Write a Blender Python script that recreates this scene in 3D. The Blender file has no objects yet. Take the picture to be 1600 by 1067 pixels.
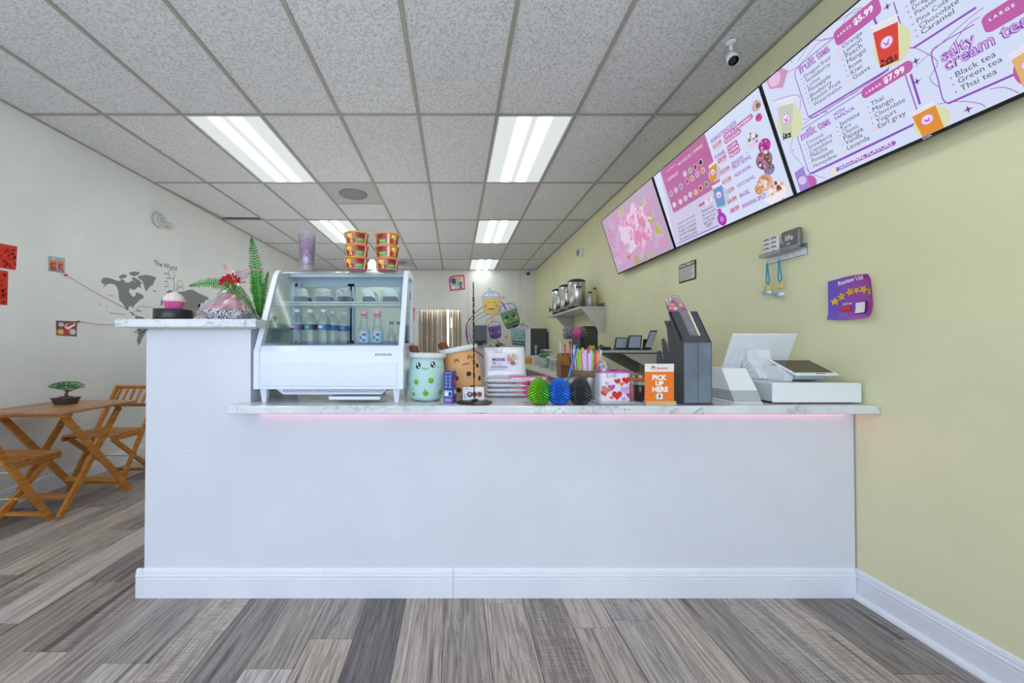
import bpy, bmesh, math, random
from mathutils import Vector, Matrix
random.seed(7)
SC = bpy.context.scene
COL = SC.collection
PI = math.pi
# ------------------------------------------------------------------ camera, world, lights, exposure
FPX, VPX, CYC, PITCH, EYE = 589.0, 711.0, 533.5, math.radians(0.7), 1.185
cam = bpy.data.cameras.new('camera')
cam.sensor_width = 36.0
cam.lens = FPX * 36.0 / 1600.0
cam.shift_x = (800 - VPX) / 1600.0
cam.clip_start = 0.05
camo = bpy.data.objects.new('camera', cam)
camo.location = (0, 0, EYE)
camo.rotation_euler = (PI / 2 + PITCH, 0, 0)
COL.objects.link(camo)
SC.camera = camo
SC.view_settings.view_transform = 'Standard'
SC.view_settings.look = 'None'
SC.view_settings.gamma = 1.0
SC.view_settings.use_curve_mapping = False
SC.view_settings.exposure = 0.8
SC.cycles.use_denoising = True
SC.cycles.max_bounces = 10
SC.cycles.diffuse_bounces = 5
SC.cycles.transparent_max_bounces = 24
SC.cycles.sample_clamp_indirect = 4.0
SC.cycles.caustics_reflective = False
SC.cycles.caustics_refractive = False
world = bpy.data.worlds.new('daylight')
SC.world = world
world.use_nodes = True
bg = world.node_tree.nodes['Background']
bg.inputs[0].default_value = (0.66, 0.765, 1.0, 1)
bg.inputs[1].default_value = 2.6
XL, XR, YF, YB, ZC = -3.315, 1.903, -2.6, 8.85, 2.977
pl = bpy.data.lights.new('window_portal', 'AREA')
pl.shape = 'RECTANGLE'; pl.size = 5.0; pl.size_y = 2.5
pl.cycles.is_portal = True
plo = bpy.data.objects.new('window_portal', pl)
plo.location = ((XL + XR) / 2, YF - 0.08, 1.35)
plo.rotation_euler = (PI / 2, 0, 0)
COL.objects.link(plo)
LENS_TUBE, LENS_BASE = 13.0, 0.44
for (nm, loc, size, energy, colr) in (('added_upfill_front', (-0.7, -0.6, 0.9), (3.4, 2.4), 31, (.86, .93, 1.0)), ('added_upfill_back', (-1.2, 5.4, 1.0), (2.6, 4.6), 20, (1.0, .99, .96))):  # two upward fill lights added to brighten ceiling and room, not real fixtures
    al = bpy.data.lights.new(nm, 'AREA'); al.shape = 'RECTANGLE'; al.size, al.size_y = size; al.energy = energy; al.color = colr
    alo = bpy.data.objects.new(nm, al); alo.location = loc; alo.rotation_euler = (PI, 0, 0); COL.objects.link(alo)

def ray(px, py):
    a = (px - VPX) / FPX; b = (CYC - py) / FPX
    return Vector((a, math.cos(PITCH) - b * math.sin(PITCH), math.sin(PITCH) + b * math.cos(PITCH)))
CAMP = Vector((0, 0, EYE))
def aty(px, py, Y):
    d = ray(px, py); return CAMP + d * (Y / d.y)
def atx(px, py, X):
    d = ray(px, py); return CAMP + d * (X / d.x)
def atz(px, py, Z):
    d = ray(px, py); return CAMP + d * ((Z - EYE) / d.z)

# ------------------------------------------------------------------ materials
def S(r, g=None, b=None):
    if g is None: r, g, b = r
    f = lambda c: (c / 255 / 12.92) if c / 255 <= 0.04045 else ((c / 255 + 0.055) / 1.055) ** 2.4
    return (f(r), f(g), f(b), 1.0)
_M = {}
def new_mat(name):
    m = bpy.data.materials.new(name); m.use_nodes = True
    nt = m.node_tree
    return m, nt, nt.nodes['Principled BSDF']
def mat(name, rgb, rough=0.5, metal=0.0, emit=0.0, spec=0.5, bump=0.0, bscale=60.0, coat=0.0, var=0.0):
    key = (name, tuple(rgb), rough, metal, emit)
    if key in _M: return _M[key]
    m, nt, p = new_mat(name)
    p.inputs['Base Color'].default_value = S(rgb)
    p.inputs['Roughness'].default_value = rough
    p.inputs['Metallic'].default_value = metal
    p.inputs['Specular IOR Level'].default_value = spec
    p.inputs['Coat Weight'].default_value = coat
    if emit:
        p.inputs['Base Color'].default_value = (0.01, 0.01, 0.01, 1)
        p.inputs['Emission Color'].default_value = S(rgb)
        p.inputs['Emission Strength'].default_value = emit
    if bump or var:
        tc = nt.nodes.new('ShaderNodeNewGeometry')
        n = nt.nodes.new('ShaderNodeTexNoise'); n.inputs['Scale'].default_value = bscale
        n.inputs['Detail'].default_value = 3
        nt.links.new(tc.outputs['Position'], n.inputs['Vector'])
        if bump:
            b = nt.nodes.new('ShaderNodeBump'); b.inputs['Strength'].default_value = bump
            b.inputs['Distance'].default_value = 0.01
            nt.links.new(n.outputs['Fac'], b.inputs['Height'])
            nt.links.new(b.outputs['Normal'], p.inputs['Normal'])
        if var:
            r = ramp(nt, n.outputs['Fac'], [(0.35, tuple(int(c * (1 - var)) for c in rgb)), (0.65, rgb)])
            nt.links.new(r, p.inputs['Base Color'])
    _M[key] = m
    return m
def ramp(nt, src, stops, interp='LINEAR'):
    r = nt.nodes.new('ShaderNodeValToRGB'); r.color_ramp.interpolation = interp
    el = r.color_ramp.elements
    while len(el) < len(stops): el.new(0.5)
    for e, (pos, c) in zip(el, stops):
        e.position = pos; e.color = S(c)
    nt.links.new(src, r.inputs['Fac'])
    return r.outputs['Color']
def mapping(nt, src, scale, loc=(0, 0, 0)):
    mp = nt.nodes.new('ShaderNodeMapping'); mp.inputs['Scale'].default_value = scale
    mp.inputs['Location'].default_value = loc
    nt.links.new(src, mp.inputs['Vector'])
    return mp.outputs['Vector']
def noise(nt, vec, scale, detail=4, rough=0.5, dist=0.0):
    n = nt.nodes.new('ShaderNodeTexNoise'); n.inputs['Scale'].default_value = scale
    n.inputs['Detail'].default_value = detail; n.inputs['Roughness'].default_value = rough
    n.inputs['Distortion'].default_value = dist
    nt.links.new(vec, n.inputs['Vector'])
    return n.outputs['Fac']
def mixc(nt, fac, a, b, mode='MIX'):
    m = nt.nodes.new('ShaderNodeMix'); m.data_type = 'RGBA'; m.blend_type = mode
    for k, v in ((0, fac), (6, a), (7, b)):
        if isinstance(v, (int, float)): m.inputs[k].default_value = v
        elif isinstance(v, tuple): m.inputs[k].default_value = v
        else: nt.links.new(v, m.inputs[k])
    return m.outputs[2]
def mth(nt, op, a, b=0.0, c=0.0):
    m = nt.nodes.new('ShaderNodeMath'); m.operation = op
    for k, v in ((0, a), (1, b), (2, c)):
        if isinstance(v, (int, float)): m.inputs[k].default_value = v
        else: nt.links.new(v, m.inputs[k])
    return m.outputs[0]
def bumpn(nt, p, h, strength, dist=0.01):
    b = nt.nodes.new('ShaderNodeBump'); b.inputs['Strength'].default_value = strength
    b.inputs['Distance'].default_value = dist
    nt.links.new(h, b.inputs['Height']); nt.links.new(b.outputs['Normal'], p.inputs['Normal'])
def geo(nt): return nt.nodes.new('ShaderNodeNewGeometry').outputs['Position']

def m_wall(name, rgb, rough=0.6, strength=0.12):
    m, nt, p = new_mat(name); g = geo(nt)
    a = noise(nt, g, 2.2, 4, 0.6); b = noise(nt, g, 240, 2, 0.5)
    c = ramp(nt, a, [(0.3, tuple(int(v * 0.965) for v in rgb)), (0.7, rgb)])
    sc = noise(nt, mapping(nt, g, (9, 9, 23)), 3.0, 5, 0.7)
    sm = ramp(nt, sc, [(0.66, (255, 255, 255)), (0.74, (225, 226, 228))])
    nt.links.new(mixc(nt, 1.0, c, sm, 'MULTIPLY'), p.inputs['Base Color'])
    p.inputs['Roughness'].default_value = rough
    bumpn(nt, p, b, strength, 0.004)
    return m
M_WR = m_wall('green_paint', (230, 227, 185), 0.5)
M_WL = m_wall('grey_white_paint', (230, 232, 230), 0.6)
M_WB = m_wall('white_panel_paint', (226, 226, 220), 0.4, 0.05)
M_WHITE = m_wall('white_wall_paint', (222, 225, 232), 0.45, 0.05)
M_TRIM = m_wall('white_trim_gloss', (232, 236, 242), 0.28, 0.03)

def m_tile():
    m, nt, p = new_mat('fissured_ceiling_tile'); g = geo(nt)
    inf = nt.nodes.new('ShaderNodeObjectInfo')
    a = noise(nt, mapping(nt, g, (1.0, 1.6, 1)), 95, 2, 0.6, 1.6)
    v = mth(nt, 'ABSOLUTE', mth(nt, 'SUBTRACT', a, 0.5))
    gate = noise(nt, g, 70, 2, 0.5)
    pit = mth(nt, 'MULTIPLY', mth(nt, 'LESS_THAN', v, 0.020), mth(nt, 'GREATER_THAN', gate, 0.52))
    dot = nt.nodes.new('ShaderNodeTexVoronoi'); dot.inputs['Scale'].default_value = 130
    nt.links.new(g, dot.inputs['Vector'])
    d = mth(nt, 'LESS_THAN', dot.outputs['Distance'], 0.13)
    pit = mth(nt, 'MAXIMUM', pit, mth(nt, 'MULTIPLY', d, 0.7))
    tone = ramp(nt, inf.outputs['Random'], [(0.0, (215, 216, 219)), (1.0, (225, 226, 228))])
    nt.links.new(mixc(nt, pit, tone, S(104, 104, 108)), p.inputs['Base Color'])
    p.inputs['Roughness'].default_value = 0.9
    bumpn(nt, p, mth(nt, 'SUBTRACT', 1.0, pit), 0.5, 0.003)
    return m
M_TILE = m_tile()
M_GRID = mat('taupe_grid_metal', (160, 158, 148), 0.45)

def m_plank():
    m, nt, p = new_mat('grey_oak_vinyl'); g = geo(nt)
    inf = nt.nodes.new('ShaderNodeObjectInfo')
    off = nt.nodes.new('ShaderNodeCombineXYZ')
    nt.links.new(mth(nt, 'MULTIPLY', inf.outputs['Random'], 37.0), off.inputs[0])
    nt.links.new(mth(nt, 'MULTIPLY', inf.outputs['Random'], 91.0), off.inputs[1])
    va = nt.nodes.new('ShaderNodeVectorMath'); va.operation = 'ADD'
    nt.links.new(g, va.inputs[0]); nt.links.new(off.outputs[0], va.inputs[1])
    v = va.outputs[0]
    tone = ramp(nt, inf.outputs['Random'], [(0.0, (104, 100, 102)), (0.2, (160, 152, 148)), (0.4, (214, 202, 190)),
                                         (0.55, (126, 122, 124)), (0.75, (220, 214, 210)), (1.0, (190, 170, 152))])
    wide = noise(nt, mapping(nt, v, (11, 0.55, 1)), 1.5, 5, 0.62, 0.9)
    wood = ramp(nt, wide, [(0.32, (70, 62, 60)), (0.41, (168, 158, 150)), (0.49, (226, 221, 216)), (0.55, (140, 130, 124)), (0.60, (206, 198, 192)), (0.72, (244, 240, 236))])
    c = mixc(nt, 0.95, tone, wood, 'MULTIPLY')
    fine = noise(nt, mapping(nt, v, (130, 5, 1)), 1.0, 5, 0.65, 0.4)
    fr = ramp(nt, fine, [(0.34, (120, 114, 110)), (0.6, (255, 255, 255))])
    c = mixc(nt, 0.55, c, fr, 'MULTIPLY')
    kn = noise(nt, mapping(nt, v, (7, 2.2, 1)), 1.3, 3, 0.5, 2.5)
    rings = mth(nt, 'ABSOLUTE', mth(nt, 'SINE', mth(nt, 'MULTIPLY', kn, 62.0)))
    rr = ramp(nt, rings, [(0.0, (150, 142, 138)), (0.35, (255, 255, 255))])
    c = mixc(nt, 0.42, c, rr, 'MULTIPLY')
    cross = noise(nt, mapping(nt, v, (12, 190, 1)), 1.0, 2, 0.5)
    cg = ramp(nt, cross, [(0.42, (176, 174, 174)), (0.52, (255, 255, 255))])
    sel = mth(nt, 'GREATER_THAN', mth(nt, 'FRACT', mth(nt, 'MULTIPLY', inf.outputs['Random'], 13.7)), 0.78)
    c = mixc(nt, mth(nt, 'MULTIPLY', sel, 0.6), c, cg, 'MULTIPLY')
    lift = nt.nodes.new('ShaderNodeGamma'); lift.inputs[1].default_value = 0.70
    nt.links.new(c, lift.inputs[0])
    nt.links.new(lift.outputs[0], p.inputs['Base Color'])
    p.inputs['Roughness'].default_value = 0.42
    bumpn(nt, p, fine, 0.25, 0.002)
    return m
M_PLANK = m_plank()

def m_marble():
    m, nt, p = new_mat('white_quartz_grey_veins'); g = geo(nt)
    n1 = noise(nt, mapping(nt, g, (1, 1, 2.4)), 3.1, 6, 0.62, 1.5)
    v1 = mth(nt, 'ABSOLUTE', mth(nt, 'SUBTRACT', n1, 0.5))
    n2 = noise(nt, g, 2.0, 3, 0.5)
    w = mth(nt, 'MULTIPLY', mth(nt, 'SUBTRACT', 1.0, mth(nt, 'MINIMUM', mth(nt, 'MULTIPLY', v1, 75.0), 1.0)), mth(nt, 'GREATER_THAN', n2, 0.47))
    cl = ramp(nt, noise(nt, g, 5, 4, 0.6), [(0.35, (205, 209, 212)), (0.6, (226, 230, 230))])
    nt.links.new(mixc(nt, mth(nt, 'MULTIPLY', w, 0.8), cl, S(138, 144, 146)), p.inputs['Base Color'])
    p.inputs['Roughness'].default_value = 0.13
    return m
M_MARBLE = m_marble()

def m_wood(name, c1, c2, axis=1, rough=0.4):
    m, nt, p = new_mat(name)
    tc = nt.nodes.new('ShaderNodeTexCoord'); inf = nt.nodes.new('ShaderNodeObjectInfo')
    sc = [60, 60, 60]; sc[axis] = 4
    n = noise(nt, mapping(nt, tc.outputs['Object'], tuple(sc)), 1.0, 4, 0.6, 0.3)
    c = ramp(nt, n, [(0.3, c1), (0.7, c2)])
    t = ramp(nt, inf.outputs['Random'], [(0, (214, 208, 204)), (1, (255, 255, 255))])
    nt.links.new(mixc(nt, 1.0, c, t, 'MULTIPLY'), p.inputs['Base Color'])
    p.inputs['Roughness'].default_value = rough
    return m
M_ACA = m_wood('acacia_wood', (166, 100, 36), (222, 152, 66), 1)
M_ACAX = m_wood('acacia_wood_cross', (176, 110, 44), (226, 158, 76), 0)
M_TOP = m_wood('acacia_tabletop', (160, 108, 70), (206, 154, 110), 1, 0.3)

def m_glass(name, tint=(255, 255, 255), gloss=0.10, rough=0.02, frost=0.0):
    m = bpy.data.materials.new(name); m.use_nodes = True; nt = m.node_tree; nt.nodes.clear()
    o = nt.nodes.new('ShaderNodeOutputMaterial'); t = nt.nodes.new('ShaderNodeBsdfTransparent')
    t.inputs[0].default_value = S(tint)
    gl = nt.nodes.new('ShaderNodeBsdfGlossy'); gl.inputs['Roughness'].default_value = rough
    fr = nt.nodes.new('ShaderNodeLayerWeight'); fr.inputs[0].default_value = 0.5
    f = mth(nt, 'MINIMUM', mth(nt, 'ADD', mth(nt, 'MULTIPLY', mth(nt, 'POWER', fr.outputs[1], 3.0), 0.75), gloss), 0.9)
    mx = nt.nodes.new('ShaderNodeMixShader')
    nt.links.new(f, mx.inputs[0]); nt.links.new(t.outputs[0], mx.inputs[1]); nt.links.new(gl.outputs[0], mx.inputs[2])
    out = mx.outputs[0]
    if frost:
        d = nt.nodes.new('ShaderNodeBsdfDiffuse'); d.inputs[0].default_value = S(tint)
        m2 = nt.nodes.new('ShaderNodeMixShader'); m2.inputs[0].default_value = frost
        nt.links.new(out, m2.inputs[1]); nt.links.new(d.outputs[0], m2.inputs[2]); out = m2.outputs[0]
    nt.links.new(out, o.inputs[0])
    return m
G_PANE = m_glass('case_glass', (240, 248, 246), 0.012)
G_PET = m_glass('clear_plastic', (244, 248, 250), 0.05, 0.05, 0.015)
G_CUP = m_glass('printed_cup_plastic', (248, 245, 250), 0.07, 0.1, 0.06)
G_FILM = m_glass('cellophane', (240, 238, 242), 0.16, 0.12, 0.12)
G_ACR = m_glass('clear_acrylic', (222, 226, 228), 0.10, 0.05, 0.2)

M_CASE = mat('white_enamel', (220, 226, 238), 0.22)
M_CASEIN = mat('interior_grey_blue', (168, 184, 196), 0.35)
M_STEEL = mat('brushed_steel', (196, 196, 192), 0.28, 1.0)
M_STEELR = mat('dull_steel', (190, 190, 186), 0.42, 0.9, bump=0.1, bscale=40)
M_CHROME = mat('chrome_wire', (220, 222, 224), 0.15, 1.0)
M_BLACK = mat('black_plastic', (30, 31, 34), 0.4)
M_BLACKG = mat('black_gloss', (16, 16, 18), 0.12)
M_DARK = mat('dark_metal', (58, 52, 50), 0.35, 0.6)
M_WPL = mat('white_plastic', (232, 236, 238), 0.3)
M_GPL = mat('grey_plastic', (170, 176, 176), 0.4)
def pm(rgb, rough=0.5): return mat('print_%d_%d_%d' % tuple(rgb), rgb, rough)
def em(rgb, s): return mat('screen_%d_%d_%d' % tuple(rgb), rgb, 0.16, 0, s)

# ------------------------------------------------------------------ mesh builder
class MB:
    def __init__(s, m=None): s.v = []; s.f = []; s.mi = []; s.sm = []; s.mats = []; s.cur = m
    def _i(s, m):
        m = m or s.cur
        if m not in s.mats: s.mats.append(m)
        return s.mats.index(m)
    def add(s, vs, fs, m=None, smooth=False):
        b = len(s.v); s.v += [Vector(v) for v in vs]
        i = s._i(m)
        for f in fs: s.f.append(tuple(b + k for k in f)); s.mi.append(i); s.sm.append(smooth)
        return s
    def box(s, c, d, m=None, rot=None, bev=0.0):
        hx, hy, hz = d[0] / 2, d[1] / 2, d[2] / 2
        R = rot if rot else Matrix.Identity(3)
        c = Vector(c)
        if bev <= 0:
            vs = [c + R @ Vector((x * hx, y * hy, z * hz)) for x in (-1, 1) for y in (-1, 1) for z in (-1, 1)]
            return s.add(vs, [(0, 1, 3, 2), (4, 6, 7, 5), (0, 4, 5, 1), (2, 3, 7, 6), (0, 2, 6, 4), (1, 5, 7, 3)], m)
        bev = min(bev, hx * .9, hy * .9, hz * .9)
        idx = {}; vs = []
        for x in (-1, 1):
            for y in (-1, 1):
                for z in (-1, 1):
                    for a in range(3):
                        q = [x * (hx - bev), y * (hy - bev), z * (hz - bev)]
                        q[a] = (x, y, z)[a] * (hx, hy, hz)[a]
                        idx[(x, y, z, a)] = len(vs); vs.append(c + R @ Vector(q))
        fs = []
        for a in range(3):
            b_, c_ = (a + 1) % 3, (a + 2) % 3
            for sg in (-1, 1):
                q = []
                for (p, r) in ((-1, -1), (1, -1), (1, 1), (-1, 1)):
                    k = [0, 0, 0]; k[a] = sg; k[b_] = p; k[c_] = r; q.append(idx[(k[0], k[1], k[2], a)])
                fs.append(tuple(q if sg > 0 else q[::-1]))
            for p in (-1, 1):
                for r in (-1, 1):
                    def K(e, fa):
                        k = [0, 0, 0]; k[a] = e; k[b_] = p; k[c_] = r; return idx[(k[0], k[1], k[2], fa)]
                    q = (K(-1, b_), K(1, b_), K(1, c_), K(-1, c_))
                    fs.append(q if p * r < 0 else q[::-1])
        for x in (-1, 1):
            for y in (-1, 1):
                for z in (-1, 1):
                    q = (idx[(x, y, z, 0)], idx[(x, y, z, 1)], idx[(x, y, z, 2)])
                    fs.append(q if x * y * z > 0 else q[::-1])
        return s.add(vs, fs, m)
    def bb(s, a, b, m=None, bev=0.0):
        a = Vector(a); b = Vector(b)
        return s.box((a + b) / 2, (abs(b.x - a.x), abs(b.y - a.y), abs(b.z - a.z)), m, None, bev)
    def bar(s, p0, p1, w, h, m=None, side=(1, 0, 0), bev=0.002):
        p0 = Vector(p0); p1 = Vector(p1); y = (p1 - p0); L = y.length; y.normalize()
        x = Vector(side)
        if abs(x.normalized().dot(y)) > .98: x = Vector((0, 1, 0)) if abs(y.y) < .9 else Vector((0, 0, 1))
        x = (x - y * x.dot(y)).normalized(); z = x.cross(y)
        R = Matrix((x, y, z)).transposed()
        return s.box((p0 + p1) / 2, (w, L, h), m, R, bev)
    def lathe(s, prof, c=(0, 0, 0), n=24, m=None, axis='z', smooth=True, cap=True, R=None, sx=1, sy=1):
        c = Vector(c); vs = []; fs = []
        for (r, z) in prof:
            for i in range(n):
                a = 2 * PI * i / n
                v = Vector((r * math.cos(a) * sx, r * math.sin(a) * sy, z))
                if axis == 'x': v = Vector((v.z, v.x, v.y))
                if axis == 'y': v = Vector((v.x, v.z, -v.y))
                if R: v = R @ v
                vs.append(c + v)
        for k in range(len(prof) - 1):
            for i in range(n):
                j = (i + 1) % n
                fs.append((k * n + i, k * n + j, (k + 1) * n + j, (k + 1) * n + i))
        s.add(vs, fs, m, smooth)
        if cap:
            b = len(s.v) - len(vs)
            i_ = s._i(m)
            if prof[0][0] > 1e-4: s.f.append(tuple(b + i for i in range(n))[::-1]); s.mi.append(i_); s.sm.append(False)
            if prof[-1][0] > 1e-4: s.f.append(tuple(b + (len(prof) - 1) * n + i for i in range(n))); s.mi.append(i_); s.sm.append(False)
        return s
    def cyl(s, p0, p1, r0, r1=None, n=16, m=None, smooth=True):
        r1 = r0 if r1 is None else r1
        p0 = Vector(p0); p1 = Vector(p1); d = p1 - p0
        R = d.to_track_quat('Z', 'Y').to_matrix()
        return s.lathe([(r0, 0), (r1, d.length)], p0, n, m, 'z', smooth, True, R)
    def ell(s, c, r, n=16, k=10, m=None, R=None):
        pr = [(max(1e-5, math.sin(PI * i / k)), -math.cos(PI * i / k)) for i in range(k + 1)]
        c = Vector(c); vs = []; fs = []
        for (q, z) in pr:
            for i in range(n):
                a = 2 * PI * i / n
                v = Vector((q * math.cos(a) * r[0], q * math.sin(a) * r[1], z * r[2]))
                vs.append(c + (R @ v if R else v))
        for a in range(k):
            for i in range(n):
                j = (i + 1) % n; fs.append((a * n + i, a * n + j, (a + 1) * n + j, (a + 1) * n + i))
        return s.add(vs, fs, m, True)
    def tube(s, pts, r, n=8, m=None, rs=None):
        pts = [Vector(p) for p in pts]; vs = []; fs = []; up = None
        for k, p in enumerate(pts):
            d = (pts[min(k + 1, len(pts) - 1)] - pts[max(k - 1, 0)]).normalized()
            if up is None: up = d.orthogonal().normalized()
            up = (up - d * up.dot(d)).normalized(); sd = d.cross(up)
            rr = rs[k] if rs else r
            for i in range(n):
                a = 2 * PI * i / n; vs.append(p + (up * math.cos(a) + sd * math.sin(a)) * rr)
        for k in range(len(pts) - 1):
            for i in range(n):
                j = (i + 1) % n; fs.append((k * n + i, k * n + j, (k + 1) * n + j, (k + 1) * n + i))
        fs.append(tuple(range(n))[::-1]); fs.append(tuple((len(pts) - 1) * n + i for i in range(n)))
        return s.add(vs, fs, m, True)
    def prism(s, pts, axis, a, b, m=None, smooth=False):
        """pts 2D in the plane across axis; x: (y,z)  y: (x,z)  z: (x,y)"""
        def V(p, t):
            return {'x': (t, p[0], p[1]), 'y': (p[0], t, p[1]), 'z': (p[0], p[1], t)}[axis]
        n = len(pts)
        vs = [V(p, a) for p in pts] + [V(p, b) for p in pts]
        fs = [tuple(range(n)), tuple(range(n, 2 * n))[::-1]]
        fs += [(i, i + n, (i + 1) % n + n, (i + 1) % n) for i in range(n)]
        s.add(vs, fs, m)
        return s
    def patch(s, c, r0, r1, z0, z1, t0, t1, m, n=6, off=0.0008):
        vs = []; fs = []
        for i in range(n + 1):
            t = t0 + (t1 - t0) * i / n
            for (r, z) in ((r0, z0), (r1, z1)):
                vs.append((c[0] + (r + off) * math.cos(t), c[1] + (r + off) * math.sin(t), c[2] + z))
        for i in range(n): fs.append((2 * i, 2 * i + 2, 2 * i + 3, 2 * i + 1))
        return s.add(vs, fs, m, True)
    def build(s, name, parent=None, world=True, recalc=True):
        off = Vector((0, 0, 0))
        if parent is not None and world:
            q = parent
            while q: off += q.location; q = q.parent
        me = bpy.data.meshes.new(name)
        me.from_pydata([v - off for v in s.v], [], s.f)
        for m in s.mats: me.materials.append(m)
        me.polygons.foreach_set('material_index', s.mi)
        me.polygons.foreach_set('use_smooth', s.sm)
        if recalc:
            b = bmesh.new(); b.from_mesh(me); bmesh.ops.recalc_face_normals(b, faces=b.faces); b.to_mesh(me); b.free()
        me.update()
        o = bpy.data.objects.new(name, me); COL.objects.link(o)
        if parent is not None: o.parent = parent
        return o
def tag(o, label=None, cat=None, group=None, kind=None):
    if label: o['label'] = label
    if cat: o['category'] = cat
    if group: o['group'] = group
    if kind: o['kind'] = kind
    return o
def thing(name, label, cat, loc=(0, 0, 0), rz=0, group=None):
    o = bpy.data.objects.new(name, None); COL.objects.link(o)
    o.location = loc; o.rotation_euler = (0, 0, rz); o.empty_display_size = 0.05
    return tag(o, label, cat, group)
def kids(o): return [c for c in bpy.data.objects if c.parent == o]
def dup(root, loc, rz=0, label=None, group=None):
    def cp(o, parent):
        c = o.copy(); COL.objects.link(c)
        if parent: c.parent = parent
        for ch in kids(o): cp(ch, c)
        return c
    r = cp(root, None); r.location = loc; r.rotation_euler = (0, 0, rz)
    if label: r['label'] = label
    if group: r['group'] = group
    return r
def RX(a): return Matrix.Rotation(a, 3, 'X')
def RY(a): return Matrix.Rotation(a, 3, 'Y')
def RZ(a): return Matrix.Rotation(a, 3, 'Z')

# flat print on a real panel (origin o, right u, up v)
_G = {}
def glyphs(txt, bold):
    key = (txt, bold)
    if key in _G: return _G[key]
    cu = bpy.data.curves.new('t', 'FONT'); cu.body = txt; cu.size = 1.0; cu.resolution_u = 2
    cu.offset = bold
    ob = bpy.data.objects.new('t', cu); COL.objects.link(ob)
    dg = bpy.context.evaluated_depsgraph_get(); e = ob.evaluated_get(dg); me = e.to_mesh()
    vs = [tuple(v.co)[:2] for v in me.vertices]; fs = [tuple(p.vertices) for p in me.polygons]
    e.to_mesh_clear(); bpy.data.objects.remove(ob); bpy.data.curves.remove(cu)
    x0 = min(v[0] for v in vs); x1 = max(v[0] for v in vs)
    _G[key] = ([(x - x0, y) for x, y in vs], fs, x1 - x0)
    return _G[key]
class Print:
    def __init__(s, o, u, v, emit=0.0, eps=0.0005, rough=0.5, base=1):
        s.o = Vector(o); s.u = Vector(u).normalized(); s.w = Vector(v).normalized(); s.n = s.u.cross(s.w)
        s.mb = MB(); s.emit = emit; s.eps = eps; s.rough = rough; s.base = base
    def P(s, a, b, L=0): return s.o + s.u * a + s.w * b + s.n * (s.eps * (L + s.base))
    def px(s, x, y):
        d = ray(x, y); t = (s.o - CAMP).dot(s.n) / d.dot(s.n); q = CAMP + d * t - s.o
        return (q.dot(s.u), q.dot(s.w))
    def M(s, c): return em(c, s.emit) if s.emit else pm(c, s.rough)
    def poly(s, pts, c, L=0): s.mb.add([s.P(a, b, L) for a, b in pts], [tuple(range(len(pts)))], s.M(c)); return s
    def ppx(s, pts, c, L=0): return s.poly([s.px(*p) for p in pts], c, L)
    def disc(s, a, b, r, c, L=0, ry=None, n=20, rot=0, a0=0, a1=2 * PI):
        ry = r if ry is None else ry; ps = []
        full = abs(a1 - a0 - 2 * PI) < 1e-6
        for i in range(n if full else n + 1):
            t = a0 + (a1 - a0) * i / n; x, y = r * math.cos(t), ry * math.sin(t)
            ps.append((a + x * math.cos(rot) - y * math.sin(rot), b + x * math.sin(rot) + y * math.cos(rot)))
        return s.poly(ps, c, L)
    def rr(s, a0, b0, a1, b1, c, L=0, r=0.006):
        if a0 > a1: a0, a1 = a1, a0
        if b0 > b1: b0, b1 = b1, b0
        r = min(r, (a1 - a0) / 2, (b1 - b0) / 2); ps = []
        for (cx, cy, t) in ((a1 - r, b1 - r, 0), (a0 + r, b1 - r, 1), (a0 + r, b0 + r, 2), (a1 - r, b0 + r, 3)):
            for i in range(5):
                q = PI / 2 * (t + i / 4); ps.append((cx + r * math.cos(q), cy + r * math.sin(q)))
        s._last = ps
        return s.poly(ps, c, L) if c else s
    def line(s, pts, w, c, L=0, closed=False):
        n = len(pts); vs = []; fs = []
        for i, p in enumerate(pts):
            q = pts[(i + 1) % n] if (closed or i < n - 1) else p
            o = pts[i - 1] if (closed or i > 0) else p
            dx, dy = q[0] - o[0], q[1] - o[1]; l = math.hypot(dx, dy) or 1
            nx, ny = -dy / l * w / 2, dx / l * w / 2
            vs += [s.P(p[0] + nx, p[1] + ny, L), s.P(p[0] - nx, p[1] - ny, L)]
        for i in range(n if closed else n - 1):
            j = (i + 1) % n; fs.append((2 * i, 2 * i + 1, 2 * j + 1, 2 * j))
        s.mb.add(vs, fs, s.M(c)); return s
    def outline(s, a0, b0, a1, b1, w, c, L=0, r=0.02):
        s.rr(a0, b0, a1, b1, None, 0, r); return s.line(s._last, w, c, L, True)
    def text(s, txt, a, b, width, c, L=1, bold=0.0, hs=1.0, rot=0.0, maxh=None):
        vs, fs, w = glyphs(txt, bold); k = width / w; ky = k * hs
        if maxh: ky = min(ky, maxh)
        cr, sr = math.cos(rot), math.sin(rot)
        s.mb.add([s.P(a + x * k * cr - y * ky * sr, b + x * k * sr + y * ky * cr, L) for x, y in vs], fs, s.M(c)); return s
    def tpx(s, txt, p0, p1, c, L=1, bold=0.0, hs=1.0, out=None):
        a = s.px(*p0); e = s.px(*p1)
        if out:
            s.text(txt, a[0] - 0.0, a[1], e[0] - a[0], out, L, bold + 0.04, hs)
            L += 1
        return s.text(txt, a[0], a[1], e[0] - a[0], c, L, bold, hs)
    def star(s, a, b, r, c, L=0, n=5, q=0.45, rot=PI / 2):
        return s.poly([(a + (r if i % 2 == 0 else r * q) * math.cos(rot + PI * i / n), b + (r if i % 2 == 0 else r * q) * math.sin(rot + PI * i / n)) for i in range(2 * n)], c, L)
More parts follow.
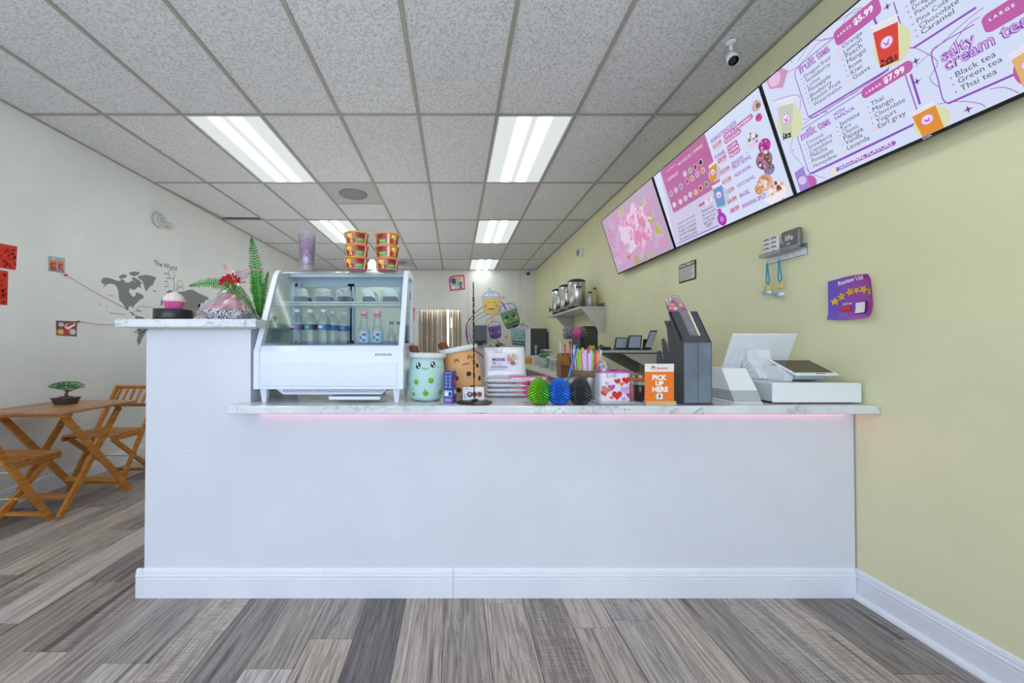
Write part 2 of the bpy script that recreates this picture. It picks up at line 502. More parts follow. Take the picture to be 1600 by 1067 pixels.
    def heart(s, a, b, r, c, L=0, rot=0):
        ps = []
        for i in range(24):
            t = 2 * PI * i / 24
            x = 16 * math.sin(t) ** 3; y = 13 * math.cos(t) - 5 * math.cos(2 * t) - 2 * math.cos(3 * t) - math.cos(4 * t)
            x *= r / 17; y *= r / 17
            ps.append((a + x * math.cos(rot) - y * math.sin(rot), b + x * math.sin(rot) + y * math.cos(rot)))
        return s.poly(ps, c, L)
    def build(s, name, parent=None): return s.mb.build(name, parent, recalc=False)
# ------------------------------------------------------------------ the room
def struct(mb, name, parent=None):
    o = mb.build(name, parent)
    if parent is None: o['kind'] = 'structure'
    return o
M_SUB = mat('dark_subfloor', (60, 56, 54), 0.9)
floor = struct(MB(M_SUB).bb((XL - .1, YF - .1, -0.06), (XR + .1, YB + .1, -0.006)), 'floor')
PW, PL, PX0 = 0.1815, 1.22, -0.048
joint = {-3: 1.526, 4: 1.57}
cube = MB(M_PLANK).box((0, 0, 0), (1, 1, 1)).build('plank', floor); cube_me = cube.data
first = True
pr = random.Random(11)
fixed = {}
for (jx, jy) in ((75, 1018), (165, 909), (210, 1036), (22, 898), (920, 981), (1430, 1053), (517, 998), (410, 1045)):
    q = atz(jx, jy, 0.0); fixed[math.floor((q.x - PX0) / PW)] = q.y
k0 = math.floor((XL - PX0) / PW); k1 = math.ceil((XR - PX0) / PW)
for k in range(k0, k1):
    x0 = max(PX0 + k * PW, XL); x1 = min(PX0 + (k + 1) * PW, XR)
    if x1 - x0 < 0.01: continue
    j = fixed.get(k, 1.0 + pr.random() * PL)
    y = j - PL * math.ceil((j - YF) / PL)
    while y < YB:
        y0 = max(y, YF); y1 = min(y + PL, YB); y += PL
        if y1 - y0 < 0.02: continue
        if first: o = cube; first = False
        else:
            o = cube.copy(); COL.objects.link(o); o.parent = floor
        o.location = ((x0 + x1) / 2, (y0 + y1) / 2, -0.004)
        o.scale = (x1 - x0 - 0.0022, y1 - y0 - 0.0022, 0.008)

struct(MB(M_WL).bb((XL - .1, YF - .1, -.05), (XL, YB + .1, ZC + .1)), 'wall_left')
struct(MB(M_WR).bb((XR, YF - .1, -.05), (XR + .1, YB + .1, ZC + .1)), 'wall_right')
# storefront behind the camera: sill, header, piers, mullions
sf = MB(M_WL)
sf.bb((XL, YF - .12, -.05), (XR, YF, .12)); sf.bb((XL, YF - .12, 2.55), (XR, YF, ZC + .1))
sf.bb((XL, YF - .12, .12), (XL + .12, YF, 2.55)); sf.bb((XR - .12, YF - .12, .12), (XR, YF, 2.55))
wf = struct(sf, 'wall_front')
M_ALU = mat('dark_bronze_frame', (70, 66, 62), 0.4, 0.6)
for i, x in enumerate((-1.9, -0.6, 0.7)):
    struct(MB(M_ALU).bb((x - .03, YF - .1, .12), (x + .03, YF - .02, 2.55)), 'trim_%d' % (i + 1))
pv = MB(mat('pale_concrete_ground', (190, 192, 190), 0.8)).bb((-12, YF - 14, -.08), (12, YF - .12, -.02))
struct(pv, 'ground_outside')

# back wall with a doorway: x -0.86..0.16, top 2.03
DX0, DX1, DZ = -0.855, 0.150, 2.045
wb = MB(M_WB)
wb.bb((XL, YB, -.05), (DX0, YB + .1, ZC + .1)); wb.bb((DX1, YB, -.05), (XR, YB + .1, ZC + .1)); wb.bb((DX0, YB, DZ), (DX1, YB + .1, ZC + .1))
wback = struct(wb, 'wall_back')
for (x, w) in ((0.30, .004), (1.52, .004)):
    MB(mat('panel_seam', (196, 196, 190), 0.5)).bb((x, YB - .003, .0), (x + .012, YB, ZC)).build('panel_seam', wback)
fr = MB(M_WB)
fr.bb((DX0 - .09, YB - .02, 0), (DX0, YB + .005, DZ + .07)); fr.bb((DX1, YB - .02, 0), (DX1 + .09, YB + .005, DZ + .07)); fr.bb((DX0, YB - .02, DZ), (DX1, YB + .005, DZ + .07))
struct(fr, 'trim_4')
rc = MB(mat('recess_white', (225, 228, 230), 0.7))
rc.bb((DX0 - .1, YB + 1.2, 0), (DX1 + .1, YB + 1.25, 2.4)); rc.bb((DX0 - .15, YB + .1, 0), (DX0 - .1, YB + 1.25, 2.4)); rc.bb((DX1 + .1, YB + .1, 0), (DX1 + .15, YB + 1.25, 2.4))
rc.bb((DX0 - .15, YB + .1, 2.35), (DX1 + .15, YB + 1.25, 2.4))
struct(rc, 'wall_passage')
rl = bpy.data.lights.new('passage_lamp', 'POINT'); rl.energy = 60; rl.shadow_soft_size = 0.15; rl.color = (.92, .97, 1)
rlo = bpy.data.objects.new('passage_lamp', rl); rlo.location = ((DX0 + DX1) / 2, YB + .6, 2.1); COL.objects.link(rlo)
M_CURT = mat('taupe_satin_curtain', (196, 182, 164), 0.3, 0.45)
def curtain(x0, x1, label):
    vs = []; fs = []; n = 60
    for i in range(n + 1):
        t = i / n; x = x0 + (x1 - x0) * t
        y = YB + .145 + .026 * math.sin(t * 2 * PI * max(1, (x1 - x0) / .125) + x0) + .004 * math.sin(t * 23)
        vs += [(x, y, .03), (x, y, DZ + .07), (x, y + .003, DZ + .07), (x, y + .003, .03)]
    for i in range(n):
        a = 4 * i; fs += [(a, a + 4, a + 5, a + 1), (a + 1, a + 5, a + 6, a + 2), (a + 2, a + 6, a + 7, a + 3)]
    m = MB(M_CURT).add(vs, fs, None, True)
    tag(m.build('door_curtain'), label, 'curtain', 'doorway curtains')
curtain(DX0 - .05, -.424, 'taupe satin curtain covering the left half of the far doorway')
curtain(-.4235, -.185, 'narrow middle taupe curtain left of the bright gap in the far doorway')
curtain(-.150, DX1 + .05, 'taupe satin curtain right of the bright gap in the far doorway')

# suspended ceiling
ceiling = struct(MB(mat('plenum_dark', (54, 54, 52), 0.9)).bb((XL - .1, YF - .1, ZC + .06), (XR + .1, YB + .1, ZC + .12)), 'ceiling')
TW, TL, GX0, GY0 = 0.61, 1.22, 0.3247, 2.898
xs = [XL] + [GX0 + TW * k for k in range(-5, 3)] + [XR]
xs = [x for i, x in enumerate(xs) if i == 0 or x - xs[i - 1] > .03]
ys = [YF] + [GY0 + TL * k for k in range(-4, 5)] + [YB]
lights = {}
for (c, label) in ((1, 'left'), (5, 'right')):
    pass
def colx(k): return GX0 + TW * (k - 5)
LC = (colx(1) + TW / 2 - 0.0, colx(5) + TW / 2)
LR = [GY0 + TL * k + TL / 2 for k in (-4, -2, 0, 2, 4)]
tile_me = {}
def near(a, b): return abs(a - b) < 0.05
VENTS = [(colx(2) + TW / 2, GY0 + TL + .305), (colx(2) + TW / 2, GY0 + 4 * TL + .305)]
for i in range(len(xs) - 1):
    for j in range(len(ys) - 1):
        x0, x1, y0, y1 = xs[i], xs[i + 1], ys[j], ys[j + 1]
        cx, cy = (x0 + x1) / 2, (y0 + y1) / 2
        if any(near(cx, lx) for lx in LC) and any(abs(cy - ly) < .15 for ly in LR): continue
        if any(near(cx, v[0]) and y0 < v[1] < y1 for v in VENTS): y0 = y0 + .61
        w, l = round(x1 - x0 - .012, 3), round(y1 - y0 - .012, 3)
        if (w, l) not in tile_me:
            o = MB(M_TILE).box((0, 0, 0), (w, l, .016), bev=.002).build('ceiling_tile', ceiling); tile_me[(w, l)] = o.data
        else:
            o = bpy.data.objects.new('ceiling_tile', tile_me[(w, l)]); COL.objects.link(o); o.parent = ceiling
        o.location = ((x0 + x1) / 2, (y0 + y1) / 2, ZC + .0125)
        if i == 0 and abs(cy - (GY0 + 1.5 * TL)) < .1:
            o.location.z += .012; o.rotation_euler = (math.radians(1.3), 0, 0)
for x in xs[1:-1]:
    MB(M_GRID).bb((x - .012, YF, ZC - .004), (x + .012, YB, ZC + .004)).build('grid_bar', ceiling)
for y in ys[1:-1]:
    MB(M_GRID).bb((XL, y - .010, ZC - .003), (XR, y + .010, ZC + .0045)).build('grid_cross_bar', ceiling)
for v in VENTS:
    MB(M_GRID).bb((v[0] - .305, v[1] + .295, ZC - .003), (v[0] + .305, v[1] + .315, ZC + .0045)).build('grid_cross_bar', ceiling)
wa = MB(M_GRID)
wa.bb((XL, YF, ZC - .005), (XL + .02, YB, ZC + .004)); wa.bb((XR - .02, YF, ZC - .005), (XR, YB, ZC + .004)); wa.bb((XL, YB - .02, ZC - .005), (XR, YB, ZC + .004))
wa.build('wall_angle', ceiling)
for (x, y) in ((1009, 218), (1045, 217)):
    q = atz(x, y, ZC + .004)
    MB(M_BLACK).lathe([(.006, 0), (.006, .003)], (q.x, q.y, ZC + .002), 10).build('screw_hole', ceiling)

def m_lens():
    m, nt, p = new_mat('prismatic_light_lens')
    tc = nt.nodes.new('ShaderNodeTexCoord'); sp = nt.nodes.new('ShaderNodeSeparateXYZ')
    nt.links.new(tc.outputs['Object'], sp.inputs[0])
    a = mth(nt, 'ABSOLUTE', sp.outputs[0])
    d = mth(nt, 'ABSOLUTE', mth(nt, 'SUBTRACT', a, 0.082))
    t = mth(nt, 'POWER', mth(nt, 'MAXIMUM', mth(nt, 'SUBTRACT', 1.0, mth(nt, 'MULTIPLY', d, 13.5)), 0.0), 3.0)
    e = mth(nt, 'ADD', mth(nt, 'MULTIPLY', t, LENS_TUBE), LENS_BASE)
    p.inputs['Base Color'].default_value = (.02, .02, .02, 1)
    p.inputs['Emission Color'].default_value = (0.93, 1.0, 0.98, 1)
    nt.links.new(e, p.inputs['Emission Strength'])
    return m
M_LENS = m_lens()
t = thing('ceiling_light', 'ceiling light', 'light', (0, 0, ZC))
f = MB(M_WPL); W2, L2 = .299, .603
for (a, b) in (((-W2, -L2, .0), (-W2 + .018, L2, .05)), ((W2 - .018, -L2, .0), (W2, L2, .05)), ((-W2, -L2, .0), (W2, -L2 + .018, .05)), ((-W2, L2 - .018, .0), (W2, L2, .05)), ((-W2, -L2, .045), (W2, L2, .055))):
    f.bb(a, b)
f.build('frame', t, world=False)
MB(M_LENS).bb((-W2 + .018, -L2 + .018, .006), (W2 - .018, L2 - .018, .010)).build('lens', t, world=False)
rows = ['behind the camera over the entrance', 'just in front of the counter overhead', 'nearest the camera in view', 'in the middle of the room', 'at the back of the room']
lab = {(0, 0): 'left recessed ceiling light over the entrance', (0, 1): 'left recessed ceiling light overhead, nearer than the picture shows',
       (0, 2): 'left large fluorescent troffer, nearest in the left row', (0, 3): 'left fluorescent troffer seen above the clear cup stack',
       (0, 4): 'far left fluorescent troffer glimpsed between the two bowl stacks', (1, 0): 'right recessed ceiling light over the entrance',
       (1, 1): 'right recessed ceiling light overhead, nearer than the picture shows', (1, 2): 'right large fluorescent troffer, nearest in the right row',
       (1, 3): 'right fluorescent troffer, middle of the three in the right row', (1, 4): 'right fluorescent troffer touching the far white wall'}
n_ = 0
for ci, lx in enumerate(LC):
    for ri, ly in enumerate(LR):
        o = t if n_ == 0 else dup(t, (0, 0, 0)); n_ += 1
        o.location = (lx, ly, ZC - .001); o['label'] = lab[(ci, ri)]; o['group'] = 'fluorescent troffers in the ceiling'
for k, v in enumerate(VENTS):
    lb = ['square grey ceiling diffuser with a round perforated centre, nearer one', 'small grey ceiling diffuser far away behind the right bowl stack'][k]
    d = thing('ceiling_vent', lb, 'vent', (v[0], v[1], ZC), 0, 'ceiling diffusers')
    MB(mat('diffuser_grey', (176, 178, 178), 0.5)).bb((-.29, -.29, -.001), (.29, .29, .01)).build('face_plate', d, world=False)
    r = MB(mat('diffuser_mesh', (140, 142, 143), 0.6))
    r.lathe([(.165, -.001), (.16, -.006), (.02, -.007)], (0, 0, 0), 32)
    for a in range(3): r.lathe([(.15 - a * .045, -.007), (.145 - a * .045, -.010), (.14 - a * .045, -.007)], (0, 0, 0), 32, mat('diffuser_dark', (112, 114, 116), 0.6), cap=False)
    r.build('round_grille', d, world=False)

# baseboards
BBP = [(0, 0), (.014, 0), (.014, .088), (.010, .093), (.016, .098), (.016, .106), (.011, .110), (.013, .116), (.010, .128), (.004, .134), (0, .134)]
def baseboard(name, p0, p1, nrm, parent=None, prof=BBP, m=None):
    p0, p1, nrm = Vector(p0), Vector(p1), Vector(nrm)
    n = len(prof); vs = [p0 + nrm * d + Vector((0, 0, z)) for d, z in prof] + [p1 + nrm * d + Vector((0, 0, z)) for d, z in prof]
    fs = [tuple(range(n)), tuple(range(n, 2 * n))[::-1]] + [(i, i + n, (i + 1) % n + n, (i + 1) % n) for i in range(n)]
    o = MB(m or M_TRIM).add(vs, fs).build(name, parent)
    if parent is None: o['kind'] = 'structure'
    return o
baseboard('baseboard_left', (XL, YF, 0), (XL, YB, 0), (1, 0, 0))
br = baseboard('baseboard_right', (XR, YF, 0), (XR, 1.80, 0), (-1, 0, 0))
QR = [(.014, 0)] + [(.014 + .018 * math.cos(a), .018 * math.sin(a)) for a in [i * PI / 12 for i in range(7)]] + [(.0, .018), (0, 0)]
baseboard('shoe_moulding', (XR, YF, 0), (XR, 1.785, 0), (-1, 0, 0), br, [(.0, .0)] + [(.014 + .020 * math.cos(a), .022 * math.sin(a)) for a in [i * PI / 12 for i in range(7)]] + [(0, .022)])
baseboard('baseboard_back', (XL, YB, 0), (DX0 - .09, YB, 0), (0, -1, 0))

# ------------------------------------------------------------------ the serving counter
CY = 1.80; CXL, CXM, CXR = -1.473, -0.975, XR
LZ, LT = 0.917, 0.037
TZ = 1.307
cw = thing('counter_wall', 'white painted half wall fronting the counter, raised at its left end', 'counter', (0, CY, 0))
MB(M_WHITE).prism([(CXL, 0), (CXR - .001, 0), (CXR - .001, LZ - LT), (CXM, LZ - LT), (CXM, TZ - LT), (CXL, TZ - LT)], 'y', CY, CY + .12).build('front_wall', cw)
MB(M_WHITE).bb((CXL, CY + .1202, 0), (CXM, CY + .48, TZ - LT)).build('tall_wall_return', cw)
baseboard('baseboard', (CXL - .030, CY, 0), (-0.01, CY, 0), (0, -1, 0), cw)
baseboard('baseboard', (-0.008, CY, 0), (CXR - .016, CY, 0), (0, -1, 0), cw)
baseboard('baseboard', (CXL, CY - .014, 0), (CXL, CY + .48, 0), (-1, 0, 0), cw)
MB(mat('caulk_line', (150, 152, 150), 0.8)).bb((CXR - .005, CY - .002, .134), (CXR - .001, CY + .001, LZ - LT)).build('corner_joint', cw)
ct = thing('countertop', 'low marble-look countertop slab with grey veins carrying the register', 'countertop', (.4, CY, LZ))
MB(M_MARBLE).bb((-1.02, 1.688, LZ - LT), (CXM, CY - .001, LZ), bev=.004).build('slab_tongue', ct)
MB(M_MARBLE).bb((CXM + .001, 1.688, LZ - LT), (XR - .001, 2.29, LZ), bev=.004).build('slab', ct)
rt = thing('raised_countertop', 'high white marble-look slab on the tall left end of the counter', 'countertop', (-1.2, CY, TZ))
MB(M_MARBLE).bb((-1.529, 1.688, TZ - LT), (-.942, 2.33, TZ), bev=.004).build('slab', rt)
MB(M_MARBLE).bb((-.941, 1.690, TZ - LT), (-.895, 1.790, TZ), bev=.002).build('slab_end', rt)
led = MB(mat('pink_led', (255, 160, 180), 0.5, 0, 4.5))
led.bb((-.93, 1.783, LZ - LT - .006), (1.86, 1.789, LZ - LT - .0005))
tag(led.build('led_strip'), 'pink glowing light strip under the low countertop edge', 'light strip')
g = thing('led_strip', 'unlit light strip with green dots under the high countertop', 'light strip', (-1.2, 1.78, TZ - LT))
MB(mat('strip_white', (214, 218, 210), 0.5)).bb((-1.46, 1.778, TZ - LT - .0035), (-.94, 1.786, TZ - LT - .0005)).build('tape', g)
dd = MB(mat('led_green_dot', (60, 150, 60), 0.4))
for i in range(26): dd.bb((-1.455 + i * .02, 1.7765, TZ - LT - .006), (-1.449 + i * .02, 1.785, TZ - LT - .0035))
dd.build('diodes', g)['kind'] = 'stuff'
wr = MB(M_BLACK)
wr.tube([(-1.50, 1.80, 1.262), (-1.51, 1.79, 1.258), (-1.525, 1.79, 1.252), (-1.505, 1.79, 1.245), (-1.485, 1.79, 1.250), (-1.476, 1.80, 1.262), (-1.46, 1.80, 1.267)], .0018, 6)
tag(wr.build('cable'), 'thin black wire loop dangling under the left end of the high slab', 'cable')
# ------------------------------------------------------------------ menu screens on the right wall
TVW, TXB, TXT, TZB, TZT = 1.105, 1.850, 1.658, 1.996, 2.606
tv_up = Vector((TXT - TXB, 0, TZT - TZB)); TVH = tv_up.length; tv_up.normalize()
PUR, DPUR, PNK, INK = (150, 84, 190), (96, 44, 130), (190, 92, 168), (70, 66, 96)
LAV = (212, 222, 248)
def screen(yfar, label):
    """thing with cabinet, bezel, mount; returns thing and the print on its panel"""
    t = thing('menu_screen', label, 'screen', (1.80, yfar - TVW / 2, TZB), 0, 'wall menu screens')
    n = Vector((0, -1, 0)).cross(tv_up)          # towards the room
    o = Vector((TXB, yfar, TZB)); u = Vector((0, -1, 0))
    R = Matrix((u, tv_up, n)).transposed()
    c = o + u * TVW / 2 + tv_up * TVH / 2
    MB(M_BLACK).box(c - n * .014, (TVW - .004, TVH - .004, .026), None, R, .004).box(c - n * .034, (TVW * .7, TVH * .6, .03), None, R, .008).build('cabinet', t)
    b = MB(M_BLACKG)
    w = .007
    for (du, dv, sx, sy) in ((0, -TVH / 2 + w, TVW, 2 * w), (0, TVH / 2 - w / 2, TVW, w), (-TVW / 2 + w / 2, 0, w, TVH), (TVW / 2 - w / 2, 0, w, TVH)):
        b.box(c + u * du + tv_up * dv + n * .0005, (sx, sy, .006), None, R, .001)
    b.build('bezel', t)
    for s_ in (-.22, .22):
        m = MB(M_DARK)
        q = c + u * s_
        m.bar(q - n * .05 + tv_up * .2, (XR - .004, q.y, (q + tv_up * .2).z - .02), .03, .02, side=(0, 1, 0))
        m.bar(q - n * .05 - tv_up * .2, (XR - .004, q.y, (q - tv_up * .2).z - .0), .03, .02, side=(0, 1, 0))
        m.bb((XR - .006, q.y - .02, q.z - .24), (XR, q.y + .02, q.z + .24))
        m.build('wall_bracket', t)
    return t, o, u
SE = 0.55
def mkp(o, u): return Print(o, u, tv_up, SE, 0.0004, base=0)
def panel(P, c, t, name='display_panel'):
    p2 = Print(P.o, P.u, P.w, P.emit, P.eps, base=0)
    p2.poly([(.006, .013), (TVW - .006, .013), (TVW - .006, TVH - .006), (.006, TVH - .006)], c)
    p2.build(name, t)
def cupart(P, pts, liquid, pearls=True, blob=None, L=2):
    """pts px: rim-left, rim-right, base-right, base-left"""
    q = [P.px(*p) for p in pts]
    cx = sum(p[0] for p in q) / 4; cy = sum(p[1] for p in q) / 4; h = (q[0][1] + q[1][1] - q[2][1] - q[3][1]) / 2; w = q[1][0] - q[0][0]
    if blob: P.disc(cx + w * .12, cy - h * .12, w * .75, blob, L, h * .48, 28)
    P.poly(q, liquid, L + 1)
    def lerp(a, b, t): return (a[0] + (b[0] - a[0]) * t, a[1] + (b[1] - a[1]) * t)
    a, b = lerp(q[0], q[3], .14), lerp(q[1], q[2], .14)
    P.poly([q[0], q[1], b, a], (232, 226, 232), L + 2)
    P.line([(q[0][0] - w * .04, q[0][1]), (q[1][0] + w * .04, q[1][1])], h * .035, (235, 238, 246), L + 3)
    P.disc(cx, cy + h * .02, w * .27, (206, 150, 214), L + 2, w * .27, 16); P.disc(cx, cy + h * .02, w * .22, (240, 224, 246), L + 3, w * .22, 16)
    P.line([(cx - w * .13, cy + h * .05), (cx, cy - h * .02), (cx + w * .13, cy + h * .05)], w * .06, (190, 80, 190), L + 4)
    P.line([(cx - w * .1, cy - h * .04), (cx + w * .1, cy - h * .04)], w * .06, (190, 80, 190), L + 4)
    if pearls:
        rnd = random.Random(int(abs(cx) * 1000))
        for i in range(16):
            s = rnd.random(); tt = .84 + .14 * rnd.random()
            e, f = lerp(q[0], q[3], tt), lerp(q[1], q[2], tt); z = lerp(e, f, .08 + .84 * s)
            P.disc(z[0], z[1], w * .055, (46, 34, 44), L + 3, None, 8)

# ---- nearest screen
t3, o3, u3 = screen(2.030, 'nearest and largest-looking menu screen listing fruit tea and milk tea flavours')
P = mkp(o3, u3)
panel(P, LAV, t3)
Z = lambda x, y: (1180 + x / 3.443, y / 3.443)
def box(tl, br, c, L, r=.02, fill=True, w=.004, P_=None):
    a = P.px(*Z(*tl)); b = P.px(*Z(*br))
    if fill: P.rr(a[0], a[1], b[0], b[1], c, L, r)
    else: P.outline(min(a[0], b[0]), min(a[1], b[1]), max(a[0], b[0]), max(a[1], b[1]), w, c, L, r)
# swirls
def arc(pts, c, w, L=1):
    q = [P.px(*Z(*p)) for p in pts]; out = []
    for i in range(len(q) - 1):
        p0 = q[max(i - 1, 0)]; p1 = q[i]; p2 = q[i + 1]; p3 = q[min(i + 2, len(q) - 1)]
        for k in range(6):
            t = k / 6
            out.append(tuple(.5 * ((2 * p1[j]) + (-p0[j] + p2[j]) * t + (2 * p0[j] - 5 * p1[j] + 4 * p2[j] - p3[j]) * t * t + (-p0[j] + 3 * p1[j] - 3 * p2[j] + p3[j]) * t ** 3) for j in range(2)))
    out.append(q[-1]); P.line(out, w, c, L)
for a in ([(230, 330), (330, 190), (470, 95), (640, 30)], [(150, 400), (240, 350), (340, 230), (420, 200)], [(300, 215), (420, 200), (520, 60), (650, 40)],
          [(90, 545), (170, 520), (240, 520), (250, 640), (380, 600)], [(230, 690), (420, 560), (560, 490)], [(850, 250), (980, 330), (940, 420), (990, 470)],
          [(1000, 330), (1130, 150), (1210, 90)], [(980, 560), (1100, 545), (1200, 555), (1240, 575)], [(1260, 480), (1340, 470), (1420, 500)],
          [(215, 720), (190, 800), (230, 860), (300, 930), (380, 960)], [(860, 360), (960, 270), (1150, 100), (1230, 40)]):
    arc(a, (160, 90, 176), .0022)
FR = (140, 70, 190)
box((205, 380), (735, 368), FR, 2, .03, False, .0035)
box((220, 715), (892, 655), FR, 2, .03, False, .0035)
# heavier bottoms and sides
for (a, b) in (((290, 630), (720, 372)), ((290, 937), (870, 660)), ((1040, 556), (1400, 398)), ((852, 258), (1190, 40)), ((838, 398), (888, 560)), ((636, 90), (655, 130))):
    P.line([P.px(*Z(*a)), P.px(*Z(*b))], .0075, FR, 3)
arc([(745, 10), (790, 150), (825, 245), (852, 258)], FR, .0035, 2)
arc([(1180, 130), (1000, 235), (950, 290), (985, 430), (1010, 530), (1040, 556)], FR, .0035, 2)
box((417, 178), (688, 62), PNK, 4, .018); box((566, 485), (858, 372), PNK, 4, .018); box((1212, 95), (1600, -20), PNK, 4, .018)
WH = (246, 246, 252)
for (s_, a, b) in (('L A R G E', (448, 199), (522, 148)), ('L A R G E', (600, 505), (681, 455)), ('L A R G E', (1264, 114), (1402, 32))):
    P.tpx(s_, Z(*a), Z(*b), WH, 6, .02)
P.tpx('$5.99', Z(536, 137), Z(645, 62), WH, 6, .035); P.tpx('$7.99', Z(697, 450), Z(812, 385), WH, 6, .035)
def head(s_, a, b, hs=1.15):
    P.tpx(s_, Z(*a), Z(*b), (222, 176, 236), 5, .0, hs, (118, 50, 170))
head('fruit tea', (240, 400), (412, 285)); head('milk tea', (250, 756), (412, 664)); head('salty', (1006, 335), (1198, 222)); head('cream tea', (1025, 385), (1500, 130))
P.tpx('WITH', Z(424, 628), Z(487, 596), FR, 5, .02); P.tpx('TAPIOCA', Z(430, 650), Z(540, 592), FR, 5, .02)
items = [('Dragon fruit', 268, 422, 413, 325), ('Strawberry', 278, 446, 412, 362), ('Lychee', 285, 472, 353, 430), ('Pineapple', 293, 498, 412, 424), ('Blueberry', 301, 526, 418, 452), ('Passion Fruit', 309, 550, 466, 452), ('Watermelon', 318, 574, 470, 480),
         ('Orange', 474, 262, 582, 190), ('Lemon', 482, 290, 580, 226), ('Peach', 492, 316, 582, 262), ('Mango', 500, 346, 603, 284), ('Rose', 510, 374, 578, 334), ('Kiwi', 520, 402, 580, 368), ('Guava', 530, 430, 625, 376),
         ('Coconut', 280, 780, 372, 732), ('Strawberry', 290, 803, 418, 736), ('Capuchino', 298, 826, 418, 764), ('Matcha', 303, 850, 390, 804), ('Pineapple', 310, 876, 425, 818), ('Honeydew', 318, 903, 442, 838),
         ('Jasmine', 458, 680, 568, 620), ('Taro', 465, 705, 520, 675), ('Classic', 475, 728, 562, 683), ('Papaya', 482, 755, 585, 702), ('Vanilla', 490, 780, 582, 734), ('Lavanda', 500, 808, 620, 748),
         ('Thai', 628, 572, 695, 536), ('Mango', 638, 603, 748, 545), ('Chocolate', 648, 632, 812, 548), ('Yogurt', 656, 662, 765, 606), ('Earl gray', 667, 691, 815, 616),
         ('Black tea', 1085, 415, 1300, 302), ('Green tea', 1098, 450, 1335, 328), ('Thai tea', 1112, 490, 1305, 390),
         ('Brown sugar', 843, 24, 1050, -110), ('Dragon fruit', 852, 54, 1070, -90), ('Passion fruit', 866, 83, 1090, -62), ('Pina Colada', 876, 123, 1090, -18), ('Chocolate', 890, 155, 1104, 22), ('Caramel', 900, 187, 1078, 78)]
for (s_, x0, y0, x1, y1) in items:
    P.tpx(s_, Z(x0, y0), Z(x1, y1), INK, 5, 0.0)
    a = P.px(*Z(x0, y0)); P.disc(a[0] - .013, a[1] + .006, .0028, PNK, 5, None, 8)
for (x, y) in ((455, 272), (463, 298), (510, 438), (463, 760), (480, 812), (645, 694)):
    a = P.px(*Z(x, y)); P.star(a[0], a[1], .012, (236, 200, 190), 6); P.star(a[0], a[1], .007, LAV, 7)
box((430, 905), (762, 775), PUR, 4, .02)
P.tpx('SEASONAL FLAVORS', Z(455, 910), Z(742, 778), (236, 226, 250), 6, .02)
a = P.px(*Z(420, 922)); P.star(a[0], a[1], .024, (238, 226, 190), 6)
cupart(P, [Z(630, 145), Z(768, 82), Z(777, 322), Z(676, 366)], (216, 62, 44), True, (216, 220, 178), 4)
cupart(P, [Z(838, 610), Z(965, 545), Z(1018, 685), Z(903, 735)], (226, 142, 40), False, (216, 220, 178), 4)
cupart(P, [Z(117, 548), Z(212, 522), Z(196, 738), Z(153, 752)], (196, 204, 188), True, (216, 220, 178), 4)
cupart(P, [Z(1372, 300), Z(1500, 220), Z(1560, 400), Z(1446, 470)], (224, 178, 110), False, PNK, 4)
q = [P.px(*Z(*p)) for p in ((55, 430), (140, 365), (178, 378), (150, 470), (80, 480))]; P.poly(q, (206, 150, 190), 2)
P.disc(*P.px(*Z(105, 425)), .035, (232, 190, 226), 3, None, 18)
q = [P.px(*Z(*p)) for p in ((212, 930), (258, 895), (300, 1000), (245, 1035))]; P.poly(q, (160, 132, 210), 3)
P.disc(*P.px(*Z(290, 985)), .04, PNK, 2, None, 20); P.disc(*P.px(*Z(255, 970)), .022, (212, 196, 238), 4, None, 16)
for (x, y) in ((712, 35), (197, 330), (866, 328), (872, 438), (1147, 588), (205, 808), (760, 252), (385, 600)):
    a = P.px(*Z(x, y)); P.star(a[0], a[1], .014 if x in (712, 872, 1147, 866) else .006, DPUR, 3, 4, .3)
P.build('displayed_menu', t3)
pb = Print(o3, u3, tv_up, 0, .0004, base=9); a = pb.px(*Z(905, 748)); e = pb.px(*Z(958, 722))
pb.text('onn.', a[0], .003, e[0] - a[0], (210, 212, 214), 0, .02); pb.build('maker_mark', t3)

# ---- middle screen
t2, o2, u2 = screen(3.142, 'middle menu screen listing bubble pancakes and toppings beside a pink panel')
P = mkp(o2, u2); panel(P, LAV, t2)
Z = lambda x, y: (920 + x / 3.138, 100 + y / 3.138)
P.poly([(.006, .015), P.px(*Z(432, 895)), P.px(*Z(640, 800)), P.px(*Z(572, 352)), P.px(*Z(352, 545))], (206, 200, 228), 1)
ql = [P.px(*Z(*p)) for p in ((355, 548), (572, 352), (632, 655), (410, 742))]
P.rr(ql[0][0] + .006, ql[3][1] + .01, ql[1][0], TVH - .008, (186, 104, 160), 2, .012)
P.tpx('TOPPINGS', Z(388, 578), Z(440, 540), (232, 190, 220), 4, .03)
P.tpx('KIDS BUBBLE TEA', Z(384, 530), Z(430, 492), (232, 190, 220), 4, .02)
P.tpx('PICK YOUR TEA + TOPPINGS', Z(440, 500), Z(560, 402), (236, 210, 230), 4, .02, 1.2)
for (x, y, c) in ((472, 538, (200, 190, 214)), (497, 522, (120, 180, 150)), (523, 505, (176, 40, 60)), (550, 482, (60, 34, 50)), (533, 540, (190, 150, 190)), (560, 522, (206, 150, 50)), (508, 560, (200, 160, 60)), (484, 575, (188, 60, 130)),
                  (404, 636, (150, 140, 170)), (428, 618, (190, 186, 210)), (452, 600, (110, 150, 190)), (525, 628, (206, 180, 60)), (550, 608, (196, 50, 70)), (577, 590, (50, 150, 90)), (498, 640, (200, 196, 204)), (420, 690, (220, 210, 226)), (450, 675, (214, 200, 220)), (475, 658, (206, 190, 214))):
    a = P.px(*Z(x, y)); P.disc(a[0], a[1], .021, (226, 214, 232), 4, None, 16); P.disc(a[0], a[1], .017, c, 5, None, 16)
